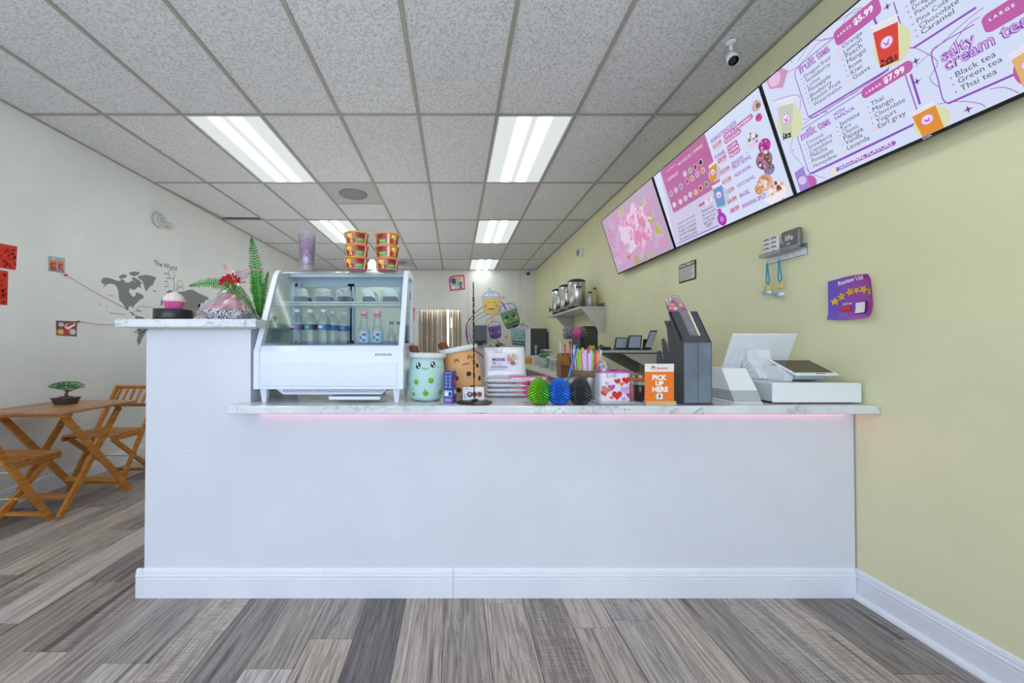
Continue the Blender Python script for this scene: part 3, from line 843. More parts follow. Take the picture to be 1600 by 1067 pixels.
box((538, 690), (630, 652), PNK, 4, .012)
P.tpx('$8.49', Z(572, 690), Z(612, 660), WH, 6, .03)
for i, s_ in enumerate(('Strawberry pina colada', 'Blueberry watermelon', 'Yogurt caramel', 'Green mango', 'Strawberry kiwi')):
    P.tpx(s_, Z(438 + i * 3, 790 + i * 19), Z(522 + i * 3, 748 + i * 19), INK, 4, 0.0)
for i, s_ in enumerate(('Mangonada', 'Blue razz latte', 'Dragon fruit', 'Lemonade', 'Tiger')):
    P.tpx(s_, Z(556 + i * 4, 730 + i * 18), Z((610, 625, 618, 612, 598)[i] + i * 2, 698 + i * 18), INK, 4, 0.0)
P.line([P.px(*Z(436, 880)), P.px(*Z(640, 790))], .006, FR, 4)
Z2 = Z
def head2(s_, a, b): P.tpx(s_, Z(*a), Z(*b), (206, 160, 226), 5, .0, 1.25, (112, 44, 160))
head2('BUBBLE PANCAKES', (603, 388), (727, 292)); head2('FUNNEL', (622, 468), (674, 434)); head2('DRAGON', (703, 498), (760, 462)); head2('FRUIT BOWL', (708, 518), (803, 465))
head2('ACAI BOWL', (718, 556), (802, 512)); head2('COCO BOWL', (731, 606), (818, 558)); head2('BAGEL', (744, 655), (792, 628)); head2('BANANA SPLIT', (757, 706), (872, 642))
for (s_, x, y) in (('$11.99', 612, 416), ('$9.99', 636, 488), ('$13.99', 650, 540), ('$11.99', 658, 590), ('$12.99', 672, 640), ('$4.99', 684, 686), ('$8.99', 697, 730)):
    box((x - 3, y - 22), (x + 46, y - 18), (214, 196, 222), 4, .01)
    P.tpx(s_, Z(x, y), Z(x + 44, y - 28), (196, 96, 120), 6, .03)
for (s_, x, y, x1, y1) in (('VANILLA', 668, 362, 715, 328), ('STRAWBERRY', 720, 324, 802, 266), ('CHOCOLATE', 672, 388, 745, 338), ('CLASSIC', 686, 418, 728, 392), ('S.CREAM', 690, 436, 736, 410), ('FRUITS', 696, 456, 742, 432)):
    a = P.px(*Z(x, y)); b = P.px(*Z(x1, y1)); P.rr(a[0] - .008, a[1] - .006, b[0] + .008, a[1] + .022, PNK, 4, .012); P.text(s_, a[0], a[1], b[0] - a[0], WH, 6, .02, 1.0, 0, .022)
def blobs(x, y, r, cols, n, L, seed, ry=None):
    a = P.px(*Z(x, y)); rd = random.Random(seed)
    for i in range(n):
        t = rd.random() * 2 * PI; k = math.sqrt(rd.random()); P.disc(a[0] + k * r * math.cos(t), a[1] + k * (ry or r) * math.sin(t), r * (.16 + .16 * rd.random()), cols[i % len(cols)], L + 1 + i % 3, None, 10)
for (x, y, r, base, cols, n) in ((822, 205, .03, (210, 170, 200), ((60, 50, 46), (200, 190, 120), (150, 60, 90)), 14), (835, 262, .022, (190, 60, 130), ((226, 130, 180), (160, 40, 110)), 8),
                                 (803, 372, .045, (218, 206, 232), ((190, 110, 170), (70, 120, 80), (240, 236, 240)), 12), (862, 400, .040, (170, 40, 140), ((200, 60, 170), (130, 30, 110), (220, 150, 200)), 16),
                                 (860, 470, .055, (150, 110, 140), ((90, 60, 80), (210, 110, 150), (230, 210, 220), (120, 80, 60)), 24), (885, 515, .035, (130, 120, 160), ((90, 84, 130), (160, 150, 190)), 6),
                                 (865, 580, .050, (214, 168, 128), ((230, 206, 186), (190, 130, 84), (236, 224, 214)), 14), (838, 612, .034, (206, 150, 104), ((180, 110, 60), (230, 190, 150)), 8), (925, 620, .060, (232, 214, 204), ((150, 60, 60), (240, 236, 230), (120, 74, 50), (214, 150, 150)), 26)):
    a = P.px(*Z(x, y)); P.disc(a[0], a[1], r, base, 3, r * .95, 20); blobs(x, y, r * .8, cols, n, 3, int(x))
a = P.px(*Z(925, 650)); P.poly([(a[0] - .09, a[1] + .012), (a[0] + .075, a[1] + .03), (a[0] + .05, a[1] - .02), (a[0] - .05, a[1] - .03)], (238, 234, 236), 8)
cupart(P, [Z(590, 500), Z(628, 470), Z(628, 560), Z(598, 590)], (214, 150, 50), False, (190, 190, 214), 6)
cupart(P, [Z(606, 600), Z(652, 575), Z(672, 690), Z(632, 705)], (110, 150, 200), False, (190, 200, 230), 6)
a = P.px(*Z(655, 760)); P.disc(a[0], a[1], .040, (160, 40, 176), 7, .046, 20); P.rr(a[0] - .018, a[1] + .03, a[0] + .018, a[1] + .075, (180, 70, 190), 7, .005); P.disc(a[0], a[1], .02, (206, 120, 214), 8, None, 12)
for (x, y) in ((845, 150), (566, 433), (582, 444), (775, 435), (720, 775), (560, 905)):
    a = P.px(*Z(x, y)); P.star(a[0], a[1], .008, PUR, 4, 4, .35)
P.build('displayed_menu', t2)

# ---- far screen
t1, o1, u1 = screen(4.262, 'farthest of the three wall screens, showing a misty pink floral picture')
P = mkp(o1, u1); panel(P, (186, 160, 190), t1)
rd = random.Random(5)
for i in range(150):
    a, b = rd.random() * (TVW - .2) + .1, rd.random() * (TVH - .2) + .1
    d = math.hypot((a - .62) / .5, (b - .33) / .3)
    c = (226, 200, 222) if d < .6 else ((206, 150, 190) if rd.random() < .6 else (196, 170, 206))
    if d < .45 and rd.random() < .35: c = (214, 130, 176)
    P.disc(a, b, .03 + .05 * rd.random(), c, 1 + i * .15, .03 + .03 * rd.random(), 14, rd.random() * 3)
for (a, b, r, c) in ((.98, .22, .05, (176, 186, 60)), (.93, .34, .04, (160, 176, 70)), (.50, .06, .045, (170, 170, 60)), (.66, .05, .035, (150, 176, 60)), (.52, .56, .04, (190, 190, 90)), (.36, .1, .03, (190, 110, 60)), (.80, .04, .03, (180, 180, 80)), (.9, .5, .03, (206, 200, 150))):
    for k in range(5): P.disc(a + rd.uniform(-.03, .03), b + rd.uniform(-.03, .03), r * .6, c, 26 + k, r * .35, 10, rd.random() * 3)
for (a, b) in ((.62, .42), (.72, .30), (.55, .30), (.78, .45), (.66, .18), (.48, .46), (.83, .22)):
    for k in range(5): P.disc(a + .035 * math.cos(k * 1.2566), b + .035 * math.sin(k * 1.2566), .026, (216, 140, 186) if k % 2 else (226, 166, 204), 32, .018, 10, k * 1.2566)
P.outline(.07, .2, .19, .42, .005, (176, 70, 160), 34, .03); P.line([(.05, .2), (.21, .2)], .006, (176, 70, 160), 34)
P.line([(.09, .42), (.10, .48), (.16, .48), (.17, .42)], .005, (176, 70, 160), 34); P.line([(.1, .35), (.16, .28)], .004, (176, 70, 160), 34); P.line([(.16, .35), (.1, .28)], .004, (176, 70, 160), 34)
for k in range(3): P.line([(.60 + k * .05, .12 + k * .05), (.75 + k * .04, .30), (.95 - k * .06, .40 - k * .03)], .004, (190, 90, 150), 34)
P.build('displayed_picture', t1)

# ------------------------------------------------------------------ things on the right wall
WR_ = lambda **k: Print((XR, 0, 0), (0, -1, 0), (0, 0, 1), **k)
# review poster, curled sheet
ps = thing('poster', 'purple review poster with yellow smiling stars and curled corners', 'poster', (XR, 1.80, 1.41))
N = 14
y0, y1, z0, z1 = 1.905, 1.695, 1.318, 1.512
def sheet(a, b):    # a 0..1 left->right, b 0..1 bottom->top
    lift = .003 + .028 * max(0, (a - .75) / .25) ** 2 + .012 * max(0, (.25 - a) / .25) ** 2 + .02 * (max(0, .3 - b) / .3) ** 2 * (.4 + a * .6) + .012 * max(0, (b - .8) / .2) ** 2 * a
    dy = .010 * math.sin(a * PI) * 0 - .012 * (1 - b) * max(0, a - .6) / .4
    return Vector((XR - lift, y0 + (y1 - y0) * a - dy * -1, z0 + (z1 - z0) * b + .010 * math.sin(a * PI) * (1 if b > .5 else -.8) * abs(b - .5) * 2))
m_ps, nt, p_ = new_mat('violet_gradient_print')
uvn = nt.nodes.new('ShaderNodeTexCoord'); sp = nt.nodes.new('ShaderNodeSeparateXYZ'); nt.links.new(uvn.outputs['Generated'], sp.inputs[0])
nt.links.new(ramp(nt, sp.outputs[1], [(0.0, (178, 60, 160)), (0.5, (150, 74, 176)), (1.0, (96, 84, 190))]), p_.inputs['Base Color']); p_.inputs['Roughness'].default_value = .35
vs = [sheet(i / N, j / N) for j in range(N + 1) for i in range(N + 1)]
fs = [(j * (N + 1) + i, j * (N + 1) + i + 1, (j + 1) * (N + 1) + i + 1, (j + 1) * (N + 1) + i) for j in range(N) for i in range(N)]
vb = [v + Vector((.0006, 0, 0)) for v in vs]
MB(m_ps).add(vs, fs, m_ps, True).add(vb, [f[::-1] for f in fs], pm((226, 214, 230)), True).build('sheet', ps)
class Curl(Print):
    def P(s, a, b, L=0): return sheet(a, b) + Vector((-.0008 * (L + 1), 0, 0))
C = Curl((XR, 0, 0), (0, -1, 0), (0, 0, 1))
asp = (z1 - z0) / (y0 - y1)
def ctext(txt, a, b, w, c, L=1, bold=.03, rot=0.0):
    vs_, fs_, w0 = glyphs(txt, bold); k = w / w0
    C.mb.add([C.P(a + x * k, b + y * k / asp + x * k * rot, L) for x, y in vs_], fs_, pm(c))
ctext('Review Us!', .2, .83, .56, (240, 236, 244), 2, .03, .12)
for i, (a, b, r) in enumerate(((.13, .46, .10), (.27, .56, .10), (.46, .64, .10), (.60, .65, .08), (.74, .66, .10), (.90, .60, .10))):
    C.poly([(a + (r if k % 2 == 0 else r * .5) * math.cos(PI / 2 + PI * k / 5 + .2 * i), b + (r if k % 2 == 0 else r * .5) * math.sin(PI / 2 + PI * k / 5 + .2 * i) / asp * 1.0) for k in range(10)], (232, 186, 30), 2)
    for s_ in (-.02, .02): C.disc(a + s_, b + .02, .008, (90, 60, 10), 3, .01, 8)
    C.line([(a - .025, b - .02), (a, b - .035), (a + .025, b - .02)], .008, (150, 60, 20), 3)
ctext('and get', .30, .36, .2, (236, 226, 240), 2)
for k in range(3): C.disc(.28 + k * .085, .27, .045, (196, 44, 66), 2, .075, 14)
ctext('50%', .27, .245, .2, (220, 70, 80), 3)
C.poly([(.58, .12), (.80, .12), (.80, .40), (.58, .40)], (90, 30, 110), 2); C.poly([(.60, .14), (.69, .14), (.78, .14), (.78, .26), (.78, .38), (.69, .38), (.60, .38), (.60, .26)], (238, 232, 238), 8)
C.line([(.22, .10), (.46, .11)], .008, (190, 170, 220), 2); C.line([(.26, .14), (.42, .15)], .008, (190, 170, 220), 2)
C.build('print', ps)
tp_ = MB(mat('clear_tape', (228, 226, 220), .2)); tp_.bb((XR - .035, 1.703, 1.50), (XR - .034, 1.690, 1.49))

# key shelf with packets
ks = thing('key_shelf', 'small translucent white wall shelf with a row of hooks', 'shelf', (XR, 2.157, 1.72))
MB(G_ACR).bb((XR - .055, 2.028, 1.716), (XR, 2.286, 1.720)).bb((XR - .058, 2.028, 1.716), (XR - .055, 2.286, 1.738)).bb((XR - .004, 2.028, 1.68), (XR, 2.286, 1.745)).build('ledge', ks)
MB(M_WPL).bb((XR - .006, 2.03, 1.683), (XR - .003, 2.284, 1.716)).build('back_strip', ks)
for k in range(6):
    y = 2.262 - k * .042
    MB(M_WPL).tube([(XR - .006, y, 1.712), (XR - .012, y, 1.700), (XR - .014, y, 1.686), (XR - .024, y, 1.680), (XR - .032, y, 1.686), (XR - .033, y, 1.694)], .0026, 6).build('hook', ks)
lp = thing('lash_pack', 'white packet of four black false eyelash pairs on the hook shelf', 'packet', (XR - .03, 2.22, 1.722))
MB(mat('packet_white', (224, 222, 226), .3)).bb((XR - .040, 2.165, 1.7215), (XR - .030, 2.275, 1.825), bev=.003).build('packet', lp)
PP = Print((XR - .0405, 2.275, 1.7215), (0, -1, 0), (0, 0, 1))
for r_ in range(4):
    for c_ in range(2):
        a, b = .028 + c_ * .05, .014 + r_ * .026
        PP.line([(a - .018, b), (a - .008, b + .005), (a + .006, b + .006), (a + .018, b + .001)], .006, (46, 36, 44), 1)
PP.build('lashes', lp)
bg_ = thing('foil_packet', 'grey metallic foil packet standing right of the eyelash packet', 'packet', (XR - .03, 2.10, 1.722))
MB(mat('grey_foil', (112, 112, 114), .25, .6, bump=.3, bscale=40)).bb((XR - .036, 2.04, 1.7215), (XR - .012, 2.158, 1.835), bev=.008).build('pouch', bg_)
PP = Print((XR - .0365, 2.158, 1.7215), (0, -1, 0), (0, 0, 1))
PP.text('life', .035, .055, .05, (226, 224, 226), 1, .02); PP.text('on', .045, .032, .02, (226, 224, 226), 1, .02); PP.line([(.005, .1), (.012, .06), (.02, .04)], .004, (220, 220, 222), 1)
PP.build('print', bg_)
M_TEAL = mat('teal_strap', (34, 150, 176), .5)
for k, (y, lb) in enumerate(((2.262, 'left teal lanyard hanging from the hook shelf with a pale blue charm'), (2.178, 'right teal lanyard hanging from the hook shelf with a yellow and blue charm'))):
    la = thing('lanyard', lb, 'lanyard', (XR - .02, y, 1.69), 0, 'teal lanyards on the hook shelf')
    s_ = MB(M_TEAL)
    for d_ in (-.012, .012): s_.bar((XR - .026, y, 1.690), (XR - .022, y + d_, 1.572), .010, .003, side=(0, 1, 0)); s_.bar((XR - .022, y + d_, 1.574), (XR - .022, y, 1.555), .010, .003, side=(0, 1, 0))
    s_.build('strap', la)
    MB(M_STEEL).cyl((XR - .022, y, 1.557), (XR - .022, y, 1.538), .004).build('clasp', la)
    c = MB(mat('charm_yellow', (214, 190, 110), .5)); c.ell((XR - .022, y, 1.53), (.010, .018, .016)); c.ell((XR - .022, y + .014, 1.546), (.004, .004, .010)); c.ell((XR - .022, y - .014, 1.546), (.004, .004, .010))
    c.build('charm', la)
    z_ = 1.505 if k == 0 else 1.482
    c = MB(mat('charm_blue', (130, 180, 196), .4)); c.ell((XR - .024, y + .014, z_ + .004), (.011, .028, .015)); c.ell((XR - .024, y - .008, z_), (.010, .022, .013), m=mat('charm_white', (220, 226, 230), .4))
    c.build('cloud_charm', la)

al = thing('notice_sign', 'small dark framed food allergy notice below the middle menu screen', 'sign', (XR, 3.08, 1.79))
MB(M_BLACK).bb((XR - .006, 2.965, 1.715), (XR, 3.19, 1.870), bev=.002).build('board', al)
PP = Print((XR - .006, 3.19, 1.715), (0, -1, 0), (0, 0, 1))
PP.rr(.010, .012, .215, .118, (206, 204, 196), 1, .006); PP.text('Food Allergy', .012, .127, .2, (226, 226, 226), 1, .03)
for k in range(6): PP.line([(.02, .104 - k * .016), (.2 - (k % 3) * .02, .104 - k * .016)], .004, (96, 86, 84) if k else (150, 50, 50), 2)
PP.build('print', al)
el = thing('emergency_light', 'small round grey sensor light high on the green wall', 'light', (XR, 5.7, 2.6))
q = atx(909, 394.5, XR)
MB(M_WPL).cyl((XR, q.y, q.z), (XR - .05, q.y, q.z), .07, .06, 20).build('housing', el)
MB(mat('sensor_grey', (130, 134, 138), .3)).ell((XR - .05, q.y, q.z), (.03, .05, .05)).build('lamp', el)
MB(M_WPL).bar((XR - .02, q.y + .06, q.z), (XR - .06, q.y + .12, q.z - .02), .02, .03).build('arm', el)
el.location = (XR, q.y, q.z)
for c in kids(el): c.location = -Vector(el.location) + Vector((XR, 5.7, 2.6))

# security camera on the ceiling
q = atz(1142, 66, ZC)
sc = thing('security_camera', 'white bullet security camera hanging from the ceiling tile', 'camera', (q.x, q.y, ZC))
MB(M_WPL).lathe([(.030, 0), (.030, -.006), (.014, -.012)], (q.x, q.y, ZC), 20).cyl((q.x, q.y, ZC - .01), (q.x - .001, q.y - .002, ZC - .055), .009).ell((q.x, q.y, ZC - .055), (.014, .014, .014)).build('mount', sc)
a = Vector((q.x + .002, q.y + .012, ZC - .066)); b = Vector((q.x - .016, q.y - .040, ZC - .140))
d = (b - a).normalized()
MB(M_WPL).cyl(a, b, .026, .029, 24).ell(a, (.026, .026, .026)).build('body', sc)
MB(M_BLACKG).cyl(b, b + d * .004, .026, .026, 24).cyl(b + d * .004, b + d * .008, .011, .009, 16, mat('lens_blue', (40, 44, 60), .05)).build('lens_face', sc)
MB(M_BLACK).box(a.lerp(b, .35) - Vector((.0, .012, .024)) * 0 + Vector((.0, -.014, -.024)) * .3 + Vector((.027, 0, 0)) * 0, (.008, .008, .054)).build('button', sc)
# ------------------------------------------------------------------ refrigerated display case
KX0, KX1, KY0, KY1 = -.936, -.2407, 1.752, 2.170
dc = thing('display_case', 'white countertop refrigerated display case with a slanted glass front', 'display case', (-.588, 1.96, LZ))
prof = [(1.752, .985), (1.752, 1.165), (1.766, 1.185), (1.925, 1.530), (1.938, 1.555), (1.958, 1.575), (1.985, 1.585), (2.170, 1.585), (2.170, .985)]
cyp, czp = 1.96, 1.28
def inset(p, w):
    # inner outline of the glazed side opening
    return p
outer = [(1.766, 1.185), (1.925, 1.530), (1.938, 1.555), (1.958, 1.575), (1.985, 1.585), (2.170, 1.585), (2.170, 1.185)]
inner = [(1.808, 1.20), (1.957, 1.520), (1.963, 1.532), (1.972, 1.542), (1.988, 1.550), (2.140, 1.550), (2.140, 1.20)]
for (xa, xb, nm) in ((KX0, KX0 + .024, 'side_frame'), (KX1 - .024, KX1, 'side_frame')):
    m = MB(M_CASE); n = len(outer)
    vs = [(x, y, z) for x in (xa, xb) for (y, z) in outer + inner]
    fs = []
    for i in range(n):
        j = (i + 1) % n
        fs += [(i, j, n + j, n + i), (2 * n + i, 3 * n + i, 3 * n + j, 2 * n + j), (i, 2 * n + i, 2 * n + j, j), (n + i, n + j, 3 * n + j, 3 * n + i)]
    m.add(vs, fs); m.prism([(1.752, .985), (1.752, 1.165), (1.766, 1.185), (2.170, 1.185), (2.170, .985)], 'x', xa, xb)
    m.build(nm, dc)
    xm = (xa + xb) / 2
    MB(G_PANE).prism(inner, 'x', xm - .002, xm + .002).build('side_glass', dc)
m = MB(M_CASE)
m.prism([(1.756, .990), (1.756, 1.100), (1.760, 1.108), (1.760, 1.160), (1.775, 1.185), (2.165, 1.185), (2.165, .990)], 'x', KX0 + .024, KX1 - .024)
m.build('cabinet', dc)
MB(mat('white_enamel_panel', (212, 220, 234), .18)).bb((KX0 + .030, 1.7525, .998), (KX1 - .030, 1.757, 1.098), bev=.002).build('front_panel', dc)
MB(M_CASE).bb((KX0 + .024, 1.755, .985), (KX1 - .024, 2.165, .992)).build('base_plate', dc)
gl = MB(G_PANE)
gp = [(1.780, 1.190), (1.930, 1.522), (1.943, 1.548), (1.962, 1.567), (1.988, 1.576), (2.10, 1.577)]
n = len(gp); vs = [(x, y, z) for x in (KX0 + .024, KX1 - .024) for (y, z) in gp]
gl.add(vs, [(i, i + 1, n + i + 1, n + i) for i in range(n - 1)], None, True)
gl.build('front_glass', dc)
MB(M_CASE).bb((KX0 + .024, 2.08, 1.568), (KX1 - .024, 2.170, 1.585)).build('top_rail', dc)
ri = MB(M_CASEIN)
ri.bb((KX0 + .024, 2.145, 1.185), (KX1 - .024, 2.165, 1.215)); ri.bb((KX0 + .024, 2.145, 1.525), (KX1 - .024, 2.165, 1.570))
for x in (-.905, -.60, -.585, -.275): ri.bb((x - .012, 2.145, 1.2), (x + .012, 2.160, 1.54))
ri.build('sliding_door_frame', dc)
MB(G_PANE).bb((-.89, 2.150, 1.21), (-.60, 2.152, 1.53)).build('sliding_door_glass', dc)
MB(G_PANE).bb((-.58, 2.156, 1.21), (-.28, 2.158, 1.53)).build('sliding_door_glass', dc)
MB(M_CASEIN).bb((KX0 + .026, 1.79, 1.185), (KX1 - .026, 2.14, 1.190)).build('floor_panel', dc)
for x in (-.88, -.30):
    MB(M_CASEIN).bb((x - .008, 2.125, 1.19), (x + .008, 2.140, 1.54)).build('shelf_post', dc)
sh = MB(mat('white_wire', (214, 224, 230), .3))
SZ = 1.405
for y in (1.885, 1.905, 2.13): sh.cyl((KX0 + .03, y, SZ), (KX1 - .03, y, SZ), .0028, n=8)
sh.cyl((KX0 + .03, 1.885, SZ - .014), (KX1 - .03, 1.885, SZ - .014), .0022, n=8)
for i in range(46):
    x = KX0 + .035 + i * .0139
    sh.cyl((x, 1.885, SZ + .001), (x, 2.13, SZ + .001), .0012, n=6)
for i in range(30):
    x = KX0 + .036 + i * .0207
    sh.cyl((x, 1.885, SZ), (x + .010, 1.885, SZ - .014), .0011, n=5); sh.cyl((x + .010, 1.885, SZ - .014), (x + .0207, 1.885, SZ), .0011, n=5)
sh.build('wire_shelf', dc)
PP = Print((0, 1.760, 0), (1, 0, 0), (0, 0, 1))
PP.text('ROVSUN', -.372, 1.140, .076, (60, 66, 90), 1, .015, .8); PP.build('maker_mark', dc)
for (x, y) in ((KX0 + .035, 1.79), (KX1 - .035, 1.79), (KX0 + .035, 2.13), (KX1 - .035, 2.13)):
    m = MB(M_CASE); a, b = .016, .009
    vs = [(x + s_ * a, y + t_ * a, .988) for s_, t_ in ((-1, -1), (1, -1), (1, 1), (-1, 1))] + [(x + s_ * b, y + t_ * b, LZ + .001) for s_, t_ in ((-1, -1), (1, -1), (1, 1), (-1, 1))]
    m.add(vs, [(0, 1, 2, 3), (7, 6, 5, 4)] + [(i, i + 4, (i + 1) % 4 + 4, (i + 1) % 4) for i in range(4)]); m.build('foot', dc)
vt = MB(M_CASE); vt.prism([(-.86, .986), (-.32, .986), (-.35, .955), (-.82, .955)], 'y', 1.80, 2.0)
for i in range(34): vt.bb((-.82 + i * .0142, 1.7985, .966), (-.812 + i * .0142, 1.801, .9695), M_BLACK); vt.bb((-.815 + i * .0142, 1.7985, .974), (-.807 + i * .0142, 1.801, .9775), M_BLACK)
vt.build('vent_grille', dc)
MB(M_WPL).bb((-.60, 1.79, .930), (-.355, 1.95, .946), bev=.003).build('drip_tray', dc)
st = MB(pm((196, 60, 84)))
st.bb((KX1, 1.99, 1.43), (KX1 + .0008, 2.03, 1.475)); st.build('sticker', dc)
# contents
def label_band(c, r, z0, z1, m, t0=0, t1=2 * PI, n=24):
    return MB(m).patch(c, r, r, z0, z1, t0, t1, m, n, .0008)
def water(x, y, cols, label):
    t = thing('water_bottle', label, 'bottle', (x, y, 1.1915), 0, 'water bottles in the display case')
    pr_ = [(.026, 0), (.031, .006), (.0315, .022), (.029, .028), (.0315, .036), (.029, .044), (.0315, .052), (.029, .060), (.032, .070), (.032, .108), (.0325, .116), (.027, .136), (.016, .152), (.0125, .158), (.0125, .168)]
    MB(G_PET).lathe(pr_, (x, y, 1.1915), 20, cap=False).build('body', t)
    b = MB(cols[0]); b.patch((x, y, 1.1915), .032, .032, .078, .104, -PI, -PI / 2 - .15, cols[0], 10); b.patch((x, y, 1.1915), .032, .032, .078, .104, -PI / 2 - .15, PI, cols[1], 14)
    b.patch((x, y, 1.1915), .0325, .0325, .083, .099, -PI / 2 - .6, -PI / 2 + .1, cols[2], 6)
    b.build('label_band', t)
    MB(M_WPL).cyl((x, y, 1.1915 + .166), (x, y, 1.1915 + .180), .0145).build('cap', t)
NV, BL, PU = pm((48, 50, 108), .3), pm((30, 96, 170), .3), pm((92, 80, 130), .3)
water(-.808, 1.93, (NV, PU, pm((120, 110, 150), .3)), 'leftmost water bottle with a dark violet label in the case')
water(-.740, 1.93, (BL, NV, pm((90, 176, 90), .3)), 'water bottle with a bright blue and green label in the case')
water(-.672, 1.93, (PU, BL, pm((190, 190, 214), .3)), 'water bottle with a violet and pale label, third from the left')
water(-.650, 2.00, (NV, BL, pm((60, 120, 190), .3)), 'water bottle with a blue label standing behind the third one')
water(-.610, 2.07, (BL, BL, pm((120, 180, 210), .3)), 'water bottle at the back of the case by the centre post')
def soda(x, y, label):
    t = thing('soda_bottle', label, 'bottle', (x, y, 1.1915), 0, 'soda bottles in the display case')
    c = (x, y, 1.1915)
    MB(G_PET).lathe([(.024, 0), (.028, .004), (.028, .07), (.022, .09), (.017, .105), (.020, .118), (.015, .135), (.0135, .15)], c, 20, cap=False).build('body', t)
    b = label_band(c, .028, .012, .070, pm((150, 196, 222), .3)); b.patch(c, .0285, .0285, .045, .058, -PI / 2 - .1, -PI / 2 + .5, pm((196, 40, 50)), 5); b.patch(c, .0285, .0285, .018, .030, -PI / 2 - .1, -PI / 2 + .4, pm((196, 40, 50)), 5); b.patch(c, .0285, .0285, .03, .042, -PI / 2 - .6, -PI / 2 - .2, pm((60, 110, 180)), 5)
    b.build('label_band', t)
    b = MB(pm((224, 176, 190), .3)).cyl((x, y, 1.1915 + .138), (x, y, 1.1915 + .172), .0175, .0175); b.patch((x, y, 1.1915), .0175, .0175, .148, .156, -PI / 2 - .8, -PI / 2 + .8, pm((190, 60, 90)), 6); b.build('neck_wrap', t)
soda(-.463, 1.92, 'left of two marble soda bottles with pale blue labels'); soda(-.395, 1.92, 'right of two marble soda bottles with pale blue labels')
for k, x in enumerate((-.335, -.295)):
    t = thing('glass_bottle', ('small clear bottle right of the soda bottles in the case', 'small clear bottle at the right end of the case')[k], 'bottle', (x, 1.98, 1.1915), 0, 'small clear bottles in the case')
    MB(G_PET).lathe([(.018, 0), (.02, .004), (.02, .05), (.009, .075), (.009, .11)], (x, 1.98, 1.1915), 16, cap=False).build('body', t)
    MB(mat('bottle_grey', (120, 126, 134), .3)).cyl((x, 1.98, 1.1915 + .108), (x, 1.98, 1.1915 + .122), .011).build('cap', t)
M_CAKE = mat('dark_chocolate_cake', (66, 50, 50), .7, bump=.5, bscale=120)
for k, (px_, w) in enumerate(((474, .068), (509, .072), (541, .064), (577, .052), (611, .070))):
    x = aty(px_, 460, 1.97).x
    z = SZ + .0028
    lb = ['leftmost clear container of dark cake on the wire shelf', 'second clear container of dark cake from the left on the wire shelf', 'middle clear container of dark cake on the wire shelf', 'domed clear container of dark cake, fourth from the left', 'rightmost clear container of dark cake on the wire shelf'][k]
    t = thing('cake_container', lb, 'container', (x, 1.97, z), 0, 'cake containers on the wire shelf')
    cpr = [(-.048, 0), (.048, 0), (.040, .062), (.02, .072), (-.02, .072), (-.040, .062)] if k != 3 else [(-.040, 0), (.040, 0), (.040, .03), (.03, .058), (.012, .072), (-.012, .072), (-.03, .058), (-.040, .03)]
    MB(G_PET).prism([(x + a, z + b) for a, b in cpr], 'y', 1.92, 2.02).build('clear_box', t)
    MB(M_CAKE).bb((x - w / 2, 1.925, z + .004), (x + w / 2, 2.00, z + .032), bev=.004).build('cake_slice', t)
# ------------------------------------------------------------------ on top of the case
TC = 1.5855
def noodle(x, y, z, rot, label):
    t = thing('noodle_bowl', label, 'bowl', (x, y, z), 0, 'instant noodle bowls stacked on the display case')
    c = (x, y, z); H = .058; r0, r1 = .052, .062
    MB(pm((196, 96, 70), .25)).lathe([(r0 - .004, 0), (r0, .002), (r1, H)], c, 28).build('cup', t)
    MB(pm((220, 176, 66), .3)).lathe([(r1, H - .002), (r1 + .005, H), (r1 + .005, H + .004), (r1, H + .006), (.01, H + .0065)], c, 28).build('rim', t)
    p = MB(pm((0, 0, 0)))
    def q(t0, t1, a, b, col, off=.0008):
        ra, rb = r0 + (r1 - r0) * a, r0 + (r1 - r0) * b
        p.patch(c, ra, rb, .002 + a * (H - .004), .002 + b * (H - .004), -PI / 2 + rot + t0, -PI / 2 + rot + t1, pm(col, .25), max(3, int(abs(t1 - t0) * 6)), off)
    for k in range(3):
        s_ = k * 2.1
        q(s_ + .0, s_ + .85, .52, .98, (190, 30, 52), .0010); q(s_ + .05, s_ + .80, .14, .50, (38, 150, 66), .0010)
        q(s_ + .1, s_ + .7, .60, .74, (236, 226, 220), .0016) if k == 1 else q(s_ + .15, s_ + .7, .62, .90, (120, 20, 60), .0016)
        q(s_ + .12, s_ + .66, .24, .42, (140, 200, 60), .0016)
        q(s_ + .0, s_ + .85, .0, .13, (206, 130, 170), .0012)
        q(s_ + .88, s_ + 1.08, .0, 1., (228, 200, 190), .0010)
        q(s_ + 1.12, s_ + 2.05, .0, 1., (206, 110, 40), .0009)
        for (u0, u1, a, b, col) in ((1.15, 1.4, .1, .5, (170, 30, 40)), (1.45, 1.75, .45, .9, (236, 190, 60)), (1.3, 1.5, .6, .9, (236, 214, 190)), (1.78, 2.0, .1, .45, (120, 40, 50)), (1.6, 1.75, .1, .35, (230, 190, 180)), (1.82, 2.0, .55, .85, (60, 140, 60))): q(s_ + u0, s_ + u1, a, b, col, .0016)
    p.build('wrap_print', t)
lb1 = ['bottom noodle bowl of the left stack on the display case', 'middle noodle bowl of the left stack on the display case', 'top noodle bowl of the left stack on the display case']
lb2 = [s_.replace('left', 'right') for s_ in lb1]
for k in range(3):
    noodle(aty(557, 420, 2.00).x, 2.00, TC + k * .066, .1 + .05 * k, lb1[k])
    noodle(aty(605, 420, 2.02).x, 2.02, TC + k * .066, -.15 + (-.55 if k else .35), lb2[k])
cx_ = aty(479.5, 420, 2.0).x
